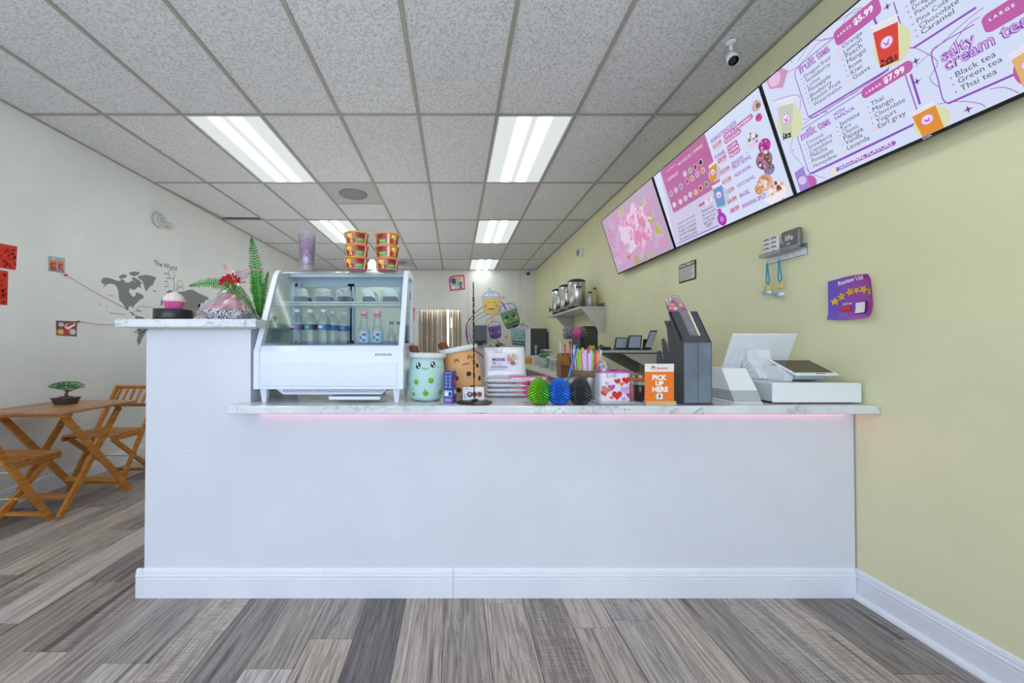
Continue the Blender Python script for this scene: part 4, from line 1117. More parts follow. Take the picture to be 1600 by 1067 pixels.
for k in range(8):
    z = TC + k * .0118
    c = thing('plastic_cup', {0: 'lowest clear printed cup of the stack standing on the display case', 7: 'topmost clear printed cup of the stack standing on the display case'}.get(k, 'clear printed cup nested inside the stack on the display case'), 'cup', (cx_, 2.0, z), 0, 'nested clear cups on the display case')
    MB(G_CUP).lathe([(.0365, 0), (.0405, .112), (.0430, .113), (.0430, .119), (.0412, .121)], (cx_, 2.0, z), 28, cap=False).build('cup', c)
    if k in (7, 4, 0):
        p = MB(pm((170, 110, 160)))
        for (t0, a, r_) in ((.05, .03, .011), (.45, .075, .009), (-.5, .06, .010), (-.1, .095, .006), (-.7, .10, .007), (.6, .03, .008)):
            rr_ = .037 + .0036 * a / .112
            for i in range(10):
                aa = 2 * PI * i / 10; ab = 2 * PI * (i + 1) / 10
                P4 = []
                for (an, rad) in ((aa, r_), (ab, r_), (ab, r_ * .72), (aa, r_ * .72)):
                    th = -PI / 2 + t0 + rad * math.cos(an) / rr_; P4.append((cx_ + (rr_ + .001) * math.cos(th), 2.0 + (rr_ + .001) * math.sin(th), z + a + rad * math.sin(an)))
                p.add(P4, [(0, 1, 2, 3)], pm((176, 116, 166)))
            th = -PI / 2 + t0
            for dz_ in (-.003, .002):
                p.add([(cx_ + (rr_ + .001) * math.cos(th + s_), 2.0 + (rr_ + .001) * math.sin(th + s_), z + a + dz_ + e_) for s_, e_ in ((-.12, 0), (.12, 0), (.12, .0015), (-.12, .0015))], [(0, 1, 2, 3)], pm((150, 90, 150)))
        p.build('print', c)

# ------------------------------------------------------------------ on the raised slab: fern, gift basket, cupcake
M_FERN = mat('fern_green', (66, 158, 44), .5, var=.35, bscale=50); M_STEM = mat('fern_stem', (30, 84, 34), .5)
fe = thing('artificial_fern', 'green artificial fern with one upright and one drooping frond by the case', 'plant', (-.955, 1.96, TZ))
MB(mat('dark_green_pot', (40, 60, 40), .6)).lathe([(.020, 0), (.026, .004), (.028, .03), (.024, .032), (.022, .026)], (-.962, 1.965, TZ + .0005), 16).build('pot', fe)
def frond(pts, Y, wmax, n, droop, seed, peak=.35, hw_=.0044):
    P3 = [aty(x, y, Y_) for (x, y), Y_ in zip(pts, Y)]
    cv = []
    for i in range(len(P3) - 1):
        p0 = P3[max(i - 1, 0)]; p1 = P3[i]; p2 = P3[i + 1]; p3 = P3[min(i + 2, len(P3) - 1)]
        for k in range(8):
            t = k / 8; cv.append(.5 * ((2 * p1) + (p2 - p0) * t + (2 * p0 - 5 * p1 + 4 * p2 - p3) * t * t + (3 * p1 - p0 - 3 * p2 + p3) * t ** 3))
    cv.append(P3[-1]); rd_ = random.Random(seed)
    f_ = MB(M_STEM).tube(cv, .0022, 6, rs=[.0030 * (1 - .75 * i / len(cv)) for i in range(len(cv))]).build('frond', fe)
    lf = MB(M_FERN)
    N_ = n
    for i in range(N_):
        t = .14 + .855 * i / (N_ - 1); a = t * (len(cv) - 1); k = min(int(a), len(cv) - 2); p = cv[k].lerp(cv[k + 1], a - k); d = (cv[k + 1] - cv[k]).normalized()
        w = wmax * min(1, .25 + (t - .14) / peak * .75) * (1 - max(0, (t - .55) / .45) ** 2.2) + .003
        sd = d.cross(Vector((0, -1, .15))).normalized(); nr = sd.cross(d)
        for s_ in (-1, 1):
            L_ = w * (.9 + .2 * rd_.random()); dirv = (sd * s_ + d * (.35 + .1 * rd_.random()) + nr * droop * (.6 + .6 * rd_.random())).normalized()
            hw = hw_
            a0 = p - d * hw; a1 = p + d * hw; mid = p + dirv * L_ * .55
            lf.add([a0, mid - d * hw * .95 + nr * .002, p + dirv * L_, mid + d * hw * 1.0 + nr * .002, a1, mid - nr * .0015], [(0, 1, 5), (1, 2, 5), (2, 3, 5), (3, 4, 5), (4, 0, 5)])
    lf.build('leaflets', f_)['kind'] = 'stuff'
frond([(405, 503), (403, 470), (400, 430), (393, 371)], [1.965, 1.95, 1.94, 1.93], .044, 44, -.12, 1, .30)
frond([(405, 504), (392, 478), (366, 451), (330, 442), (296, 447)], [1.965, 1.90, 1.87, 1.86, 1.86], .034, 38, .1, 2, .35, .0036)
frond([(407, 502), (410, 470), (419, 425)], [1.97, 1.99, 1.985], .020, 26, .1, 3)

gb = thing('gift_basket', 'pink gift basket in a black and white patterned bowl wrapped in cellophane', 'gift basket', (-1.16, 1.90, TZ))
m_pt, nt, p_ = new_mat('black_white_doodle'); g_ = geo(nt)
v_ = nt.nodes.new('ShaderNodeTexVoronoi'); v_.inputs['Scale'].default_value = 95; v_.feature = 'DISTANCE_TO_EDGE'; nt.links.new(g_, v_.inputs['Vector'])
nt.links.new(mixc(nt, mth(nt, 'MULTIPLY', mth(nt, 'LESS_THAN', v_.outputs['Distance'], .13), mth(nt, 'GREATER_THAN', noise(nt, g_, 80, 2), .44)), S(222, 222, 230), S(30, 28, 40)), p_.inputs['Base Color'])
bc = aty(357, 498, 1.93); bc.z = TZ + .0005
MB(m_pt).lathe([(.075, 0), (.085, .004), (.118, .052), (.116, .054), (.080, .008)], bc, 32).build('bowl', gb)
M_PINK = mat('pink_tissue', (228, 150, 165), .6, bump=.5, bscale=30)
rd = random.Random(3)
def crumple(c, rx, ry, h, name, m, seed, n=26, k=10, amp=.18, tw=.35):
    rd_ = random.Random(seed); vs = []; fs = []
    for j in range(k + 1):
        t = j / k; r = (1 - t) ** .75 * (1 - .12 * math.sin(t * PI)) + .03
        for i in range(n):
            a = 2 * PI * i / n; f_ = 1 + amp * (rd_.random() - .5) + amp * .6 * math.sin(a * 7 + t * 3)
            vs.append(Vector(c) + Vector((rx * r * f_ * math.cos(a) + tw * rx * t, ry * r * f_ * math.sin(a), h * (t + .03 * rd_.random()))))
    for j in range(k):
        for i in range(n):
            q_ = (i + 1) % n; fs.append((j * n + i, j * n + q_, (j + 1) * n + q_, (j + 1) * n + i))
    return MB(m).add(vs, fs)
crumple(bc + Vector((.0, 0, .045)), .10, .09, .13, 'tissue', M_PINK, 4, amp=.3, tw=.5).build('tissue', gb)
crumple(bc + Vector((.06, 0, .045)), .055, .06, .115, 'tissue', mat('pale_pink_tissue', (236, 180, 190), .6), 5, 18, 8, .3, .2).build('tissue', gb)
fl = crumple(bc + Vector((-.005, 0, .02)), .135, .115, .185, 'wrap', G_FILM, 8, 22, 9, .28, .30)
tp = bc + Vector((.055, 0, .205))
for i in range(14):
    a = i * .45; fl.add([tp, tp + Vector((.05 * math.cos(a), .03 * math.sin(a), .05 + .02 * math.sin(i * 3))), tp + Vector((.05 * math.cos(a + .4), .03 * math.sin(a + .4), .05 + .02 * math.sin(i * 3 + 2)))], [(0, 1, 2)])
fl.build('cellophane', gb)
bw = MB(mat('red_ribbon', (190, 14, 24), .25, 0, 0, .5))
tb = bc + Vector((.055, -.050, .205))
for i in range(16):
    a = i * 2.4; r = .016 + .026 * ((i * 7) % 5) / 5; e_ = tb + Vector((math.cos(a) * r * 1.5, -.012 + .01 * math.sin(i), math.sin(a) * r)); d_ = Vector((math.cos(a + 1.3), .4, math.sin(a + 1.3))) * .010
    bw.add([tb, e_ + d_ + Vector((0, -.006, 0)), e_ * 1.0 + (e_ - tb) * .3, e_ - d_ + Vector((0, -.006, 0))], [(0, 1, 2, 3)])
bw.tube([tb, tb + Vector((-.03, 0, -.016)), tb + Vector((-.052, 0, -.018))], .004, 6); bw.tube([tb, tb + Vector((.03, 0, -.012)), tb + Vector((.06, 0, -.006))], .003, 6)
bw.build('bow', gb)
rb = MB(mat('pink_ribbon', (226, 130, 140), .4))
rb.tube([tb + Vector((0, 0, .035)), tb + Vector((-.03, 0, .055)), tb + Vector((-.045, 0, .060)), tb + Vector((-.052, 0, .075)), tb + Vector((-.044, 0, .080)), tb + Vector((-.040, 0, .062))], .0028, 6)
rb.tube([tb + Vector((0, .01, .035)), tb + Vector((.06, .02, .062)), tb + Vector((.12, .03, .056))], .0028, 6)
rb.build('ribbon', gb)

cc = aty(271, 497, 1.79)
pd = thing('cake_stand', 'black round display riser under the pink cupcake', 'stand', (cc.x, 1.79, TZ))
MB(mat('black_speckled', (36, 34, 40), .3, var=.5, bscale=300)).lathe([(.076, 0), (.078, .003), (.078, .047), (.076, .050), (.0, .050)], (cc.x, 1.79, TZ + .0005), 40).build('drum', pd)
cup = thing('cupcake', 'cupcake in a pink pleated wrapper with sprinkled pale frosting', 'cupcake', (cc.x + .002, 1.79, TZ + .051))
c0 = (cc.x + .002, 1.79, TZ + .0510); n = 48; vs = []
for (r, z) in ((.031, 0), (.041, .040)):
    for i in range(n):
        a = 2 * PI * i / n; f_ = 1 + (.045 if i % 2 else -.02); vs.append((c0[0] + r * f_ * math.cos(a), c0[1] + r * f_ * math.sin(a), c0[2] + z))
MB(mat('magenta_wrapper', (206, 84, 150), .5)).add(vs, [(i, (i + 1) % n, n + (i + 1) % n, n + i) for i in range(n)] + [tuple(range(n))[::-1], tuple(range(n, 2 * n))]).build('wrapper', cup)
MB(mat('frosting', (236, 214, 210), .5, bump=.4, bscale=90)).lathe([(.042, .036), (.046, .044), (.044, .052), (.040, .055), (.040, .062), (.033, .066), (.030, .073), (.020, .077), (.014, .081), (.003, .084)], c0, 28).build('frosting', cup)
sp_ = MB(pm((180, 40, 60))); rd = random.Random(9)
for i in range(90):
    a = rd.random() * 2 * PI; t = rd.random(); z = .045 + .036 * t; r = .0465 * (1 - t * t * .75)
    p = Vector((c0[0] + r * math.cos(a), c0[1] + r * math.sin(a), c0[2] + z)); sp_.box(p, (.0045, .0014, .0014), pm(((196, 50, 70), (236, 236, 236), (226, 140, 160), (170, 90, 60))[i % 4]), RZ(rd.random() * 3) @ RY(rd.random() - .5))
sp_.build('sprinkles', cup)['kind'] = 'stuff'

# ------------------------------------------------------------------ plush toys
def on_cyl(mb, c, rf, th, z, sx, sz, m, th0=0, thick=.003, n=16):
    """flat oval patch lying on a body of revolution; rf(z) radius; th measured from the camera-facing side"""
    vs = []; fs = []
    ctr = None
    for ring in (0, 1):
        for i in range(n):
            a = 2 * PI * i / n; zz = z + sz * math.sin(a) * ring; r = rf(zz) + thick * (1.0 if ring == 0 else .6)
            t_ = -PI / 2 + th + sx * math.cos(a) * ring / rf(z)
            vs.append((c[0] + r * math.cos(t_), c[1] + r * math.sin(t_), c[2] + zz))
    for i in range(n): fs.append((i, (i + 1) % n, n + (i + 1) % n, n + i))
    mb.add(vs, fs, m, True)
def lerp_prof(prof):
    def f(z):
        for (a, b) in zip(prof, prof[1:]):
            if a[1] <= z <= b[1]:
                t = (z - a[1]) / max(1e-6, b[1] - a[1]); return a[0] + (b[0] - a[0]) * t
        return prof[0][0] if z < prof[0][1] else prof[-1][0]
    return f
def plush(name, label, cx, cy, W, H, body, dots, lean, face):
    t = thing(name, label, 'plush toy', (cx, cy, LZ), lean[1], 'boba cup plush toys')
    t.rotation_euler = (0, lean[0], lean[1])
    r = W / 2
    pr_ = [(r * .55, 0.001), (r * .78, H * .03), (r * .90, H * .09), (r * .99, H * .25), (r * 1.02, H * .45), (r * .99, H * .65), (r * .93, H * .80), (r * .88, H * .90)]
    rf = lerp_prof(pr_)
    MB(body).lathe(pr_, (0, 0, 0), 36).build('body', t, world=False)
    rim = MB(mat('white_fleece', (222, 226, 226), .9, bump=.6, bscale=140))
    rim.lathe([(r * .84, H * .87), (r * 1.0, H * .88), (r * 1.06, H * .915), (r * 1.05, H * .955), (r * .95, H * .985), (r * .5, H * .985), (.001, H * .97)], (0, 0, 0), 36, cap=False)
    rim.build('fleece_rim', t, world=False)
    MB(mat('brown_fleece', (112, 66, 38), .95, bump=.6, bscale=120)).cyl((-r * .62, 0, H * .93), (-r * .78, -.005, H * 1.09), r * .20, r * .26, 20).ell((-r * .785, -.005, H * 1.09), (r * .26, r * .26, r * .12)).build('straw', t, world=False)
    for (th, z, s_) in dots[1]:
        d = MB(dots[0]); on_cyl(d, (0, 0, 0), rf, th, z * H, s_, s_, dots[0]); d.build('pearl_patch', t, world=False)
    f_ = MB(pm((36, 40, 52), .6))
    face(f_, rf, H)
    f_.build('face', t, world=False)
    return t
INKM, WM = pm((36, 40, 52), .6), pm((236, 240, 244), .5)
def face1(f_, rf, H):
    for (th, z) in ((-.42, .73), (.42, .76)):
        on_cyl(f_, (0, 0, 0), rf, th, H * z, .0125, .0155, INKM, thick=.003)
        on_cyl(f_, (0, 0, 0), rf, th - .04, H * (z + .022), .0045, .006, WM, thick=.0045); on_cyl(f_, (0, 0, 0), rf, th + .05, H * (z - .025), .0030, .005, WM, thick=.0045)
        on_cyl(f_, (0, 0, 0), rf, th * 1.75, H * (z - .055), .005, .004, pm((226, 150, 160)), thick=.003)
    pts = []
    for i in range(9):
        s_ = -1 + i / 4; th = s_ * .19; z = H * (.665 + .03 * s_ * s_); r = rf(z) + .002; a = -PI / 2 + th; pts.append((r * math.cos(a), r * math.sin(a), z))
    f_.tube(pts, .0014, 5, INKM)
def face2(f_, rf, H):
    for (th, z, sg) in ((-.2, .70, 1), (.55, .72, 1)):
        for dz in (0, .03):
            pts = []
            for i in range(6):
                s_ = i / 5; tt = th + (s_ - .5) * .26; zz = H * (z + dz + .035 * math.sin(s_ * PI) - .01); r = rf(zz) + .002; a = -PI / 2 + tt; pts.append((r * math.cos(a), r * math.sin(a), zz))
            f_.tube(pts, .0014, 5, INKM)
    for c_ in (.16, .33):
        pts = []
        for i in range(7):
            s_ = -1 + i / 3; tt = c_ + s_ * .085; zz = H * (.615 + .022 * s_ * s_); r = rf(zz) + .002; a = -PI / 2 + tt; pts.append((r * math.cos(a), r * math.sin(a), zz))
        f_.tube(pts, .0015, 5, INKM)
    on_cyl(f_, (0, 0, 0), rf, -.38, H * .60, .010, .005, pm((236, 150, 150)))
M_MINT = mat('mint_plush', (186, 222, 216), .95, bump=.4, bscale=200); M_ORG = mat('tan_orange_plush', (226, 168, 112), .95, bump=.4, bscale=200)
gm = aty(665, 626, 1.88)
p1 = plush('plush_toy', 'pale mint bubble tea cup plush with big eyes and green dots', gm.x, 1.88, .178, .238, M_MINT, (pm((106, 176, 40), .8), [(-.48, .40, .0125), (.32, .44, .0130), (.06, .18, .0130), (-.72, .15, .0100), (1.0, .20, .0125)]), (math.radians(2), 0), face1)
ap = MB(pm((70, 110, 50)))
for th in (.04, -.72):
    r = .09; a = -PI / 2 + th; ap.tube([(r * math.cos(a), r * math.sin(a), .238 * .23), (r * math.cos(a - .03), r * math.sin(a - .03), .238 * .28)], .0014, 5)
ap.build('apple_stalks', p1, world=False)
om = aty(729, 626, 1.99)
p2 = plush('plush_toy', 'tan orange bubble tea cup plush leaning, winking face and black dots', om.x, 1.99, .195, .255, M_ORG, (pm((40, 38, 42), .8), [(-.38, .38, .0125), (.30, .42, .0125), (-.42, .14, .0135), (.95, .54, .012), (.95, .28, .012), (.35, .14, .012)]), (math.radians(-11), 0), face2)
p2.location.z += .018

# blue toy box
q = aty(703, 630, 1.765)
bx = thing('toy_box', 'small tall blue product box between the two plush toys', 'box', (q.x, 1.79, LZ), math.radians(-22))
MB(pm((44, 60, 140), .3)).bb((-.024, -.022, .0005), (.024, .022, .150), bev=.001).build('carton', bx, world=False)
PP = Print((-.024, -.0222, 0), (1, 0, 0), (0, 0, 1)); 
for r_ in range(4):
    for c_ in range(2): PP.disc(.014 + c_ * .019, .125 - r_ * .016, .0065, (150, 160, 206), 1, .006, 10); PP.disc(.014 + c_ * .019, .126 - r_ * .016, .003, (70, 80, 160), 2, None, 8)
PP.rr(.004, .032, .044, .060, (150, 200, 226), 1, .003); PP.disc(.016, .044, .009, (230, 236, 240), 2, .010, 10); PP.disc(.034, .044, .008, (40, 70, 140), 2, .011, 10)
PP.rr(.004, .004, .044, .026, (130, 110, 176), 1, .003); PP.text('TOY', .010, .010, .026, (220, 210, 240), 2); PP.line([(.006, .142), (.042, .142)], .005, (130, 140, 200), 1)
PP.mb.v = PP.mb.v; PP.mb.build('print', bx, world=False, recalc=False)
P2_ = Print((.0242, -.022, 0), (0, 1, 0), (0, 0, 1)); P2_.rr(.003, .01, .041, .14, (150, 50, 80), 1, .003)
for k in range(5): P2_.rr(.008, .02 + k * .024, .036, .036 + k * .024, ((40, 50, 120), (200, 190, 210), (60, 80, 160), (190, 80, 90), (40, 50, 120))[k], 2, .002)
P2_.mb.build('side_print', bx, world=False, recalc=False)

# twisted metal stand
q = aty(741, 630, 1.79)
tsd = thing('metal_stand', 'dark twisted metal rod standing on a round mirror-like base', 'stand', (q.x, 1.79, LZ))
MB(M_DARK).lathe([(.084, 0), (.086, .002), (.084, .004), (.012, .006), (.006, .012), (.0, .013)], (q.x, 1.79, LZ + .0005), 44).build('base_disc', tsd)
MB(M_DARK).cyl((q.x, 1.79, LZ + .006), (q.x - .004, 1.79, 1.49), .0024).ell((q.x + .008, 1.785, LZ + .014), (.010, .004, .007)).ell((q.x - .007, 1.785, LZ + .012), (.008, .004, .005)).build('rod', tsd)
M_RUST = mat('rusty_iron', (72, 58, 54), .4, .6, var=.5, bscale=80)
for k in range(15):
    z0 = 1.035 + k * .0300; a = .5 if k % 2 else -.4
    MB(M_RUST).box((q.x - .001 - k * .0002, 1.79, z0 + .013), (.010 if k < 13 else .006, .0045, .0235), None, RZ(a * 1.6) @ RY(.08 if k % 2 else -.08), .0015).build('twist_link', tsd)

# photo card
q = aty(740, 628, 1.84)
pc = thing('photo_card', 'small white card with three round dessert photos leaning by the rod', 'card', (q.x, 1.85, LZ))
MB(pm((226, 226, 232), .3)).prism([(1.845, LZ + .0005), (1.855, LZ + .0005), (1.866, LZ + .066), (1.864, LZ + .066)], 'x', q.x - .052, q.x + .052).build('card', pc)
cu_ = Vector((0, 1.864 - 1.845, .0655)).normalized()
PP = Print((q.x - .052, 1.8445, LZ), (1, 0, 0), cu_)
for k in range(3):
    PP.disc(.034 + k * .024, .032, .0135, ((60, 44, 40), (120, 80, 60), (150, 100, 70))[k], 1 + k); PP.disc(.034 + k * .024, .034, .007, ((170, 180, 170), (60, 70, 60), (70, 50, 50))[k], 4, None, 12)
PP.text('Mochi', .012, .056, .02, (80, 80, 120), 1); PP.line([(.010, .012), (.010, .036)], .003, (120, 110, 170), 1)
PP.build('print', pc)

# mochi bags
M_BAG = mat('white_foil_bag', (218, 216, 222), .25, .1, bump=.35, bscale=45)
def pillow(mb, c, w, d, h, m, seed=0, R=None, nx=12, ny=10):
    rd_ = random.Random(seed); vs = []; fs = []; c = Vector(c)
    for sg in (1, -1):
        for j in range(ny + 1):
            for i in range(nx + 1):
                a, b = i / nx * 2 - 1, j / ny * 2 - 1
                z = h / 2 * (max(0, 1 - abs(a) ** 5) * max(0, 1 - abs(b) ** 5)) ** .32 * (1 + .12 * (rd_.random() - .5))
                v = Vector((a * w / 2 * (1 - .03 * (1 - abs(b))), b * d / 2, sg * max(z, .0006))); vs.append(c + (R @ v if R else v))
    o_ = (nx + 1) * (ny + 1)
    for k in (0, 1):
        for j in range(ny):
            for i in range(nx):
                q_ = (k * o_ + j * (nx + 1) + i, k * o_ + j * (nx + 1) + i + 1, k * o_ + (j + 1) * (nx + 1) + i + 1, k * o_ + (j + 1) * (nx + 1) + i); fs.append(q_ if k == 0 else q_[::-1])
    for i in range(nx): fs += [(i, i + 1, o_ + i + 1, o_ + i), (ny * (nx + 1) + i, o_ + ny * (nx + 1) + i, o_ + ny * (nx + 1) + i + 1, ny * (nx + 1) + i + 1)]
    for j in range(ny): fs += [(j * (nx + 1), o_ + j * (nx + 1), o_ + (j + 1) * (nx + 1), (j + 1) * (nx + 1)), (j * (nx + 1) + nx, (j + 1) * (nx + 1) + nx, o_ + (j + 1) * (nx + 1) + nx, o_ + j * (nx + 1) + nx)]
    return mb.add(vs, fs, m, True)
mx = aty(788, 600, 2.06).x
ords = ['bottom', 'second lowest', 'third lowest', 'fourth lowest']
for k in range(4):
    z = LZ + .0005 + .0115 + k * .0245
    t = thing('mochi_bag', 'flat white mochi bag, %s of the four lying in the stack' % ords[k], 'bag', (mx + .003 * (-1) ** k, 2.06, z), 0, 'white mochi bags lying in a stack')
    b = MB(M_BAG); pillow(b, (mx + .003 * (-1) ** k, 2.06, z), .215, .19, .0238, M_BAG, k); b.build('pouch', t)
    PP = Print((mx - .09, 1.965, z), (1, 0, 0), (0, 0, 1)); PP.line([(.0, .0), (.16, .0)], .0028, ((150, 158, 186), (196, 190, 190), (170, 160, 200), (200, 180, 160))[k], 0); PP.build('seal_print', t)
Rm = RX(math.radians(72))
t = thing('mochi_bag', 'upright silvery white mochi bag leaning on top of the flat bags', 'bag', (mx, 2.02, 1.02))
bc_ = Vector((mx, 2.03, 1.0975)); b = MB(M_BAG); pillow(b, bc_, .222, .170, .030, M_BAG, 9, Rm); b.build('pouch', t)
uu = Vector((1, 0, 0)); vv = Rm @ Vector((0, 1, 0)); nn = uu.cross(vv)
PP = Print(bc_ + nn * .0195 - uu * .1 - vv * .08, uu, vv)
PP.text('MOCHI', .030, .083, .066, (110, 50, 160), 1, .04); PP.text('daifuku', .045, .128, .035, (120, 124, 150), 1); PP.text('RICE CAKE', .034, .140, .055, (150, 150, 170), 1)
PP.line([(.03, .098), (.09, .098)], .002, (170, 150, 190), 1); PP.line([(.02, .050), (.11, .050)], .006, (150, 130, 190), 1); PP.line([(.02, .036), (.10, .036)], .003, (170, 160, 190), 1)
for (a, b_, r_, c_) in ((.135, .095, .034, (206, 192, 196)), (.125, .09, .014, (190, 130, 130)), (.15, .098, .014, (170, 180, 150)), (.14, .072, .014, (150, 96, 96)), (.158, .080, .010, (220, 214, 210)), (.118, .108, .009, (214, 150, 150)), (.145, .112, .009, (200, 150, 120))): PP.disc(a, b_, r_, c_, 1 + (r_ < .02) + (r_ < .012), r_ * .9, 16)
PP.disc(.04, .070, .010, (150, 170, 120), 1, .007); PP.disc(.07, .066, .013, (190, 200, 180), 1, .006)
PP.build('print', t)

# pink card
q0, q1 = aty(796, 620, 1.99), aty(855, 588, 1.99)
pk = thing('pink_card', 'pink printed price card standing behind the green dragon egg', 'card', ((q0.x + q1.x) / 2, 1.99, LZ))
MB(pm((206, 100, 140), .3)).bb((q0.x, 1.985, LZ + .0005), (q1.x, 1.988, LZ + .112)).build('card', pk)
PP = Print((q0.x, 1.985, LZ), (1, 0, 0), (0, 0, 1)); W = q1.x - q0.x
PP.rr(.008, .088, W - .012, .102, (236, 216, 226), 1, .003); PP.text('MENU', .014, .091, .022, (110, 80, 170), 2, .02); PP.line([(.045, .095), (.11, .095)], .003, (190, 150, 190), 2)
PP.rr(.010, .012, .096, .084, (226, 96, 134), 1, .004); PP.rr(.110, .012, W - .01, .084, (214, 160, 150), 1, .004)
for (a, b_, r_, c_) in ((.022, .070, .010, (120, 40, 80)), (.022, .045, .009, (206, 140, 90)), (.022, .026, .010, (190, 170, 70)), (.050, .062, .018, (240, 140, 170)), (.076, .060, .015, (200, 60, 100)), (.055, .030, .016, (240, 160, 180)), (.082, .030, .012, (214, 80, 120)), (.1, .07, .009, (110, 60, 60)), (.1, .02, .008, (220, 180, 90))): PP.disc(a, b_, r_, c_, 2, r_ * .9, 14)
PP.build('print', pk)
# ------------------------------------------------------------------ dragon eggs
def egg(px_, rgb, label):
    q = aty(px_, 631, 1.74)
    t = thing('dragon_egg', label, 'egg', (q.x, 1.745, LZ), 0, 'scaled dragon eggs on the counter')
    m, nt, p_ = new_mat('egg_silk_%d' % px_); p_.inputs['Base Color'].default_value = S(rgb[0]); p_.inputs['Metallic'].default_value = rgb[2]; p_.inputs['Roughness'].default_value = .34
    if rgb[1] != rgb[0]:
        tc = nt.nodes.new('ShaderNodeTexCoord'); sp = nt.nodes.new('ShaderNodeSeparateXYZ'); nt.links.new(tc.outputs['Generated'], sp.inputs[0]); nt.links.new(ramp(nt, sp.outputs[0], [(.25, rgb[0]), (.85, rgb[1])]), p_.inputs['Base Color'])
    H, Rm_ = .126, .0465
    EP = [(0, .50), (.04, .64), (.12, .82), (.22, .95), (.34, 1.0), (.46, .985), (.58, .92), (.70, .80), (.80, .65), (.88, .49), (.94, .34), (.98, .18), (1.0, .05)]
    def rad(t_):
        t_ = min(1, max(0, t_))
        for (a, b) in zip(EP, EP[1:]):
            if t_ <= b[0]: return Rm_ * (a[1] + (b[1] - a[1]) * (t_ - a[0]) / (b[0] - a[0]))
        return .001
    rows, cols = 20, 13
    mb = MB(m)
    def V(i, j, k=1.0, dz=0):
        t_ = i / rows; a = 2 * PI * j / cols; r = rad(t_) * k; return (q.x + r * math.cos(a), 1.745 + r * math.sin(a), LZ + .0008 + t_ * H + dz)
    for i in range(0, rows):
        for j in range(cols):
            jj = j + (.5 if i % 2 else 0)
            if i == 0 or i >= rows - 1: continue
            b_, t_, l_, r_ = V(i - 1.15, jj, 1.17), V(i + 1, jj, .95), V(i, jj - .5, .96), V(i, jj + .5, .96)
            c_ = V(i - .25, jj, 1.15)
            mb.add([b_, r_, t_, l_, c_], [(0, 1, 4), (1, 2, 4), (2, 3, 4), (3, 0, 4)])
    mb.lathe([(.001, LZ + .001), (rad(0) * .98, LZ + .0012)] + [(rad(i / 16) * .975, LZ + .0008 + i / 16 * H) for i in range(1, 17)], (q.x, 1.745, 0), 24)
    mb.build('scaled_shell', t)
egg(843, ((116, 190, 30), (40, 150, 50), .55), 'green scaled dragon egg, leftmost of the three eggs')
egg(874, ((40, 110, 220), (40, 110, 220), .55), 'bright blue scaled dragon egg between the green and black ones')
egg(907, ((62, 64, 68), (62, 64, 68), .5), 'black scaled dragon egg, rightmost of the three eggs')
# ------------------------------------------------------------------ straw pail
q = aty(917, 600, 1.93); px_, py_ = q.x, 1.93
pa = thing('metal_pail', 'small galvanised pail with a burlap band holding boba straws', 'pail', (px_, py_, LZ))
MB(M_STEEL).lathe([(.0, .004), (.052, 0), (.054, .002), (.070, .112), (.071, .146), (.074, .149), (.071, .150), (.068, .146), (.052, .006), (.0, .006)], (px_, py_, LZ + .0005), 36, cap=False).build('bucket', pa)
MB(mat('burlap', (168, 142, 108), .95, bump=.9, bscale=350, var=.35)).lathe([(.0715, .112), (.0745, .113), (.0760, .146), (.0735, .148)], (px_, py_, LZ + .0005), 36, cap=False).build('burlap_band', pa)
cols = [((150, 206, 40), 'lime green'), ((226, 110, 160), 'pink'), ((206, 200, 236), 'pale lilac'), ((240, 170, 80), 'orange'), ((206, 80, 120), 'raspberry'), ((236, 200, 90), 'yellow'), ((200, 214, 236), 'pale blue')]
seq = [0, 0, 1, 2, 2, 1, 6, 2, 0, 4, 4, 3, 3, 6, 2, 1, 2, 0, 6, 5, 1, 2, 4]
for k, ci in enumerate(seq):
    n_ = len(seq); u = -1 + 2 * (k % 14 + .5) / 14; row = k // 14
    bx_, by_ = px_ + u * .036, py_ - .034 * (1 - row * 1.4) * math.sqrt(max(0, 1 - u * u * .6)); tx_ = px_ + u * (.066 if u < 0 else .064); ty_ = by_ - .012 + row * .02
    zt = 1.150 + .014 * ((k * 5) % 3) / 2 + row * .012
    o = thing('boba_straw', 'wide %s boba straw standing in the burlap pail' % cols[ci][1], 'straw', (bx_, by_, LZ + .02), 0, '%s boba straws in the pail' % cols[ci][1])
    m = MB(mat('straw_%s' % cols[ci][1].replace(' ', '_'), cols[ci][0], .35)); m.lathe([(.0064, 0), (.0064, (Vector((tx_, ty_, zt)) - Vector((bx_, by_, LZ + .02))).length)], (bx_, by_, LZ + .02), 10, cap=False, R=(Vector((tx_, ty_, zt)) - Vector((bx_, by_, LZ + .02))).to_track_quat('Z', 'Y').to_matrix()); m.build('tube', o)
a, b = aty(878, 606, 1.80), aty(901, 545, 1.835)
a.z = LZ + .012
pe = thing('spoon_straw', 'long blue plastic stick with a dark tip leaning behind the blue and black eggs', 'stick', tuple(a))
MB(mat('blue_plastic', (52, 130, 200), .35)).cyl(a, b, .0050, .0056, 14).build('shaft', pe)
d = (b - a).normalized(); MB(mat('dark_slate_plastic', (52, 62, 76), .4)).cyl(b, b + d * .046, .0058, .0040, 14).build('tip', pe)
a2, b2 = Vector((px_ - .045, py_ + .02, LZ + .08)), aty(889, 540, 1.95)
pe = thing('pink_straw', 'single thin pink straw sticking out left of the pail', 'straw', tuple(a2))
MB(mat('hot_pink_plastic', (226, 100, 150), .35)).cyl(a2, b2, .0035, n=10).build('tube', pe)

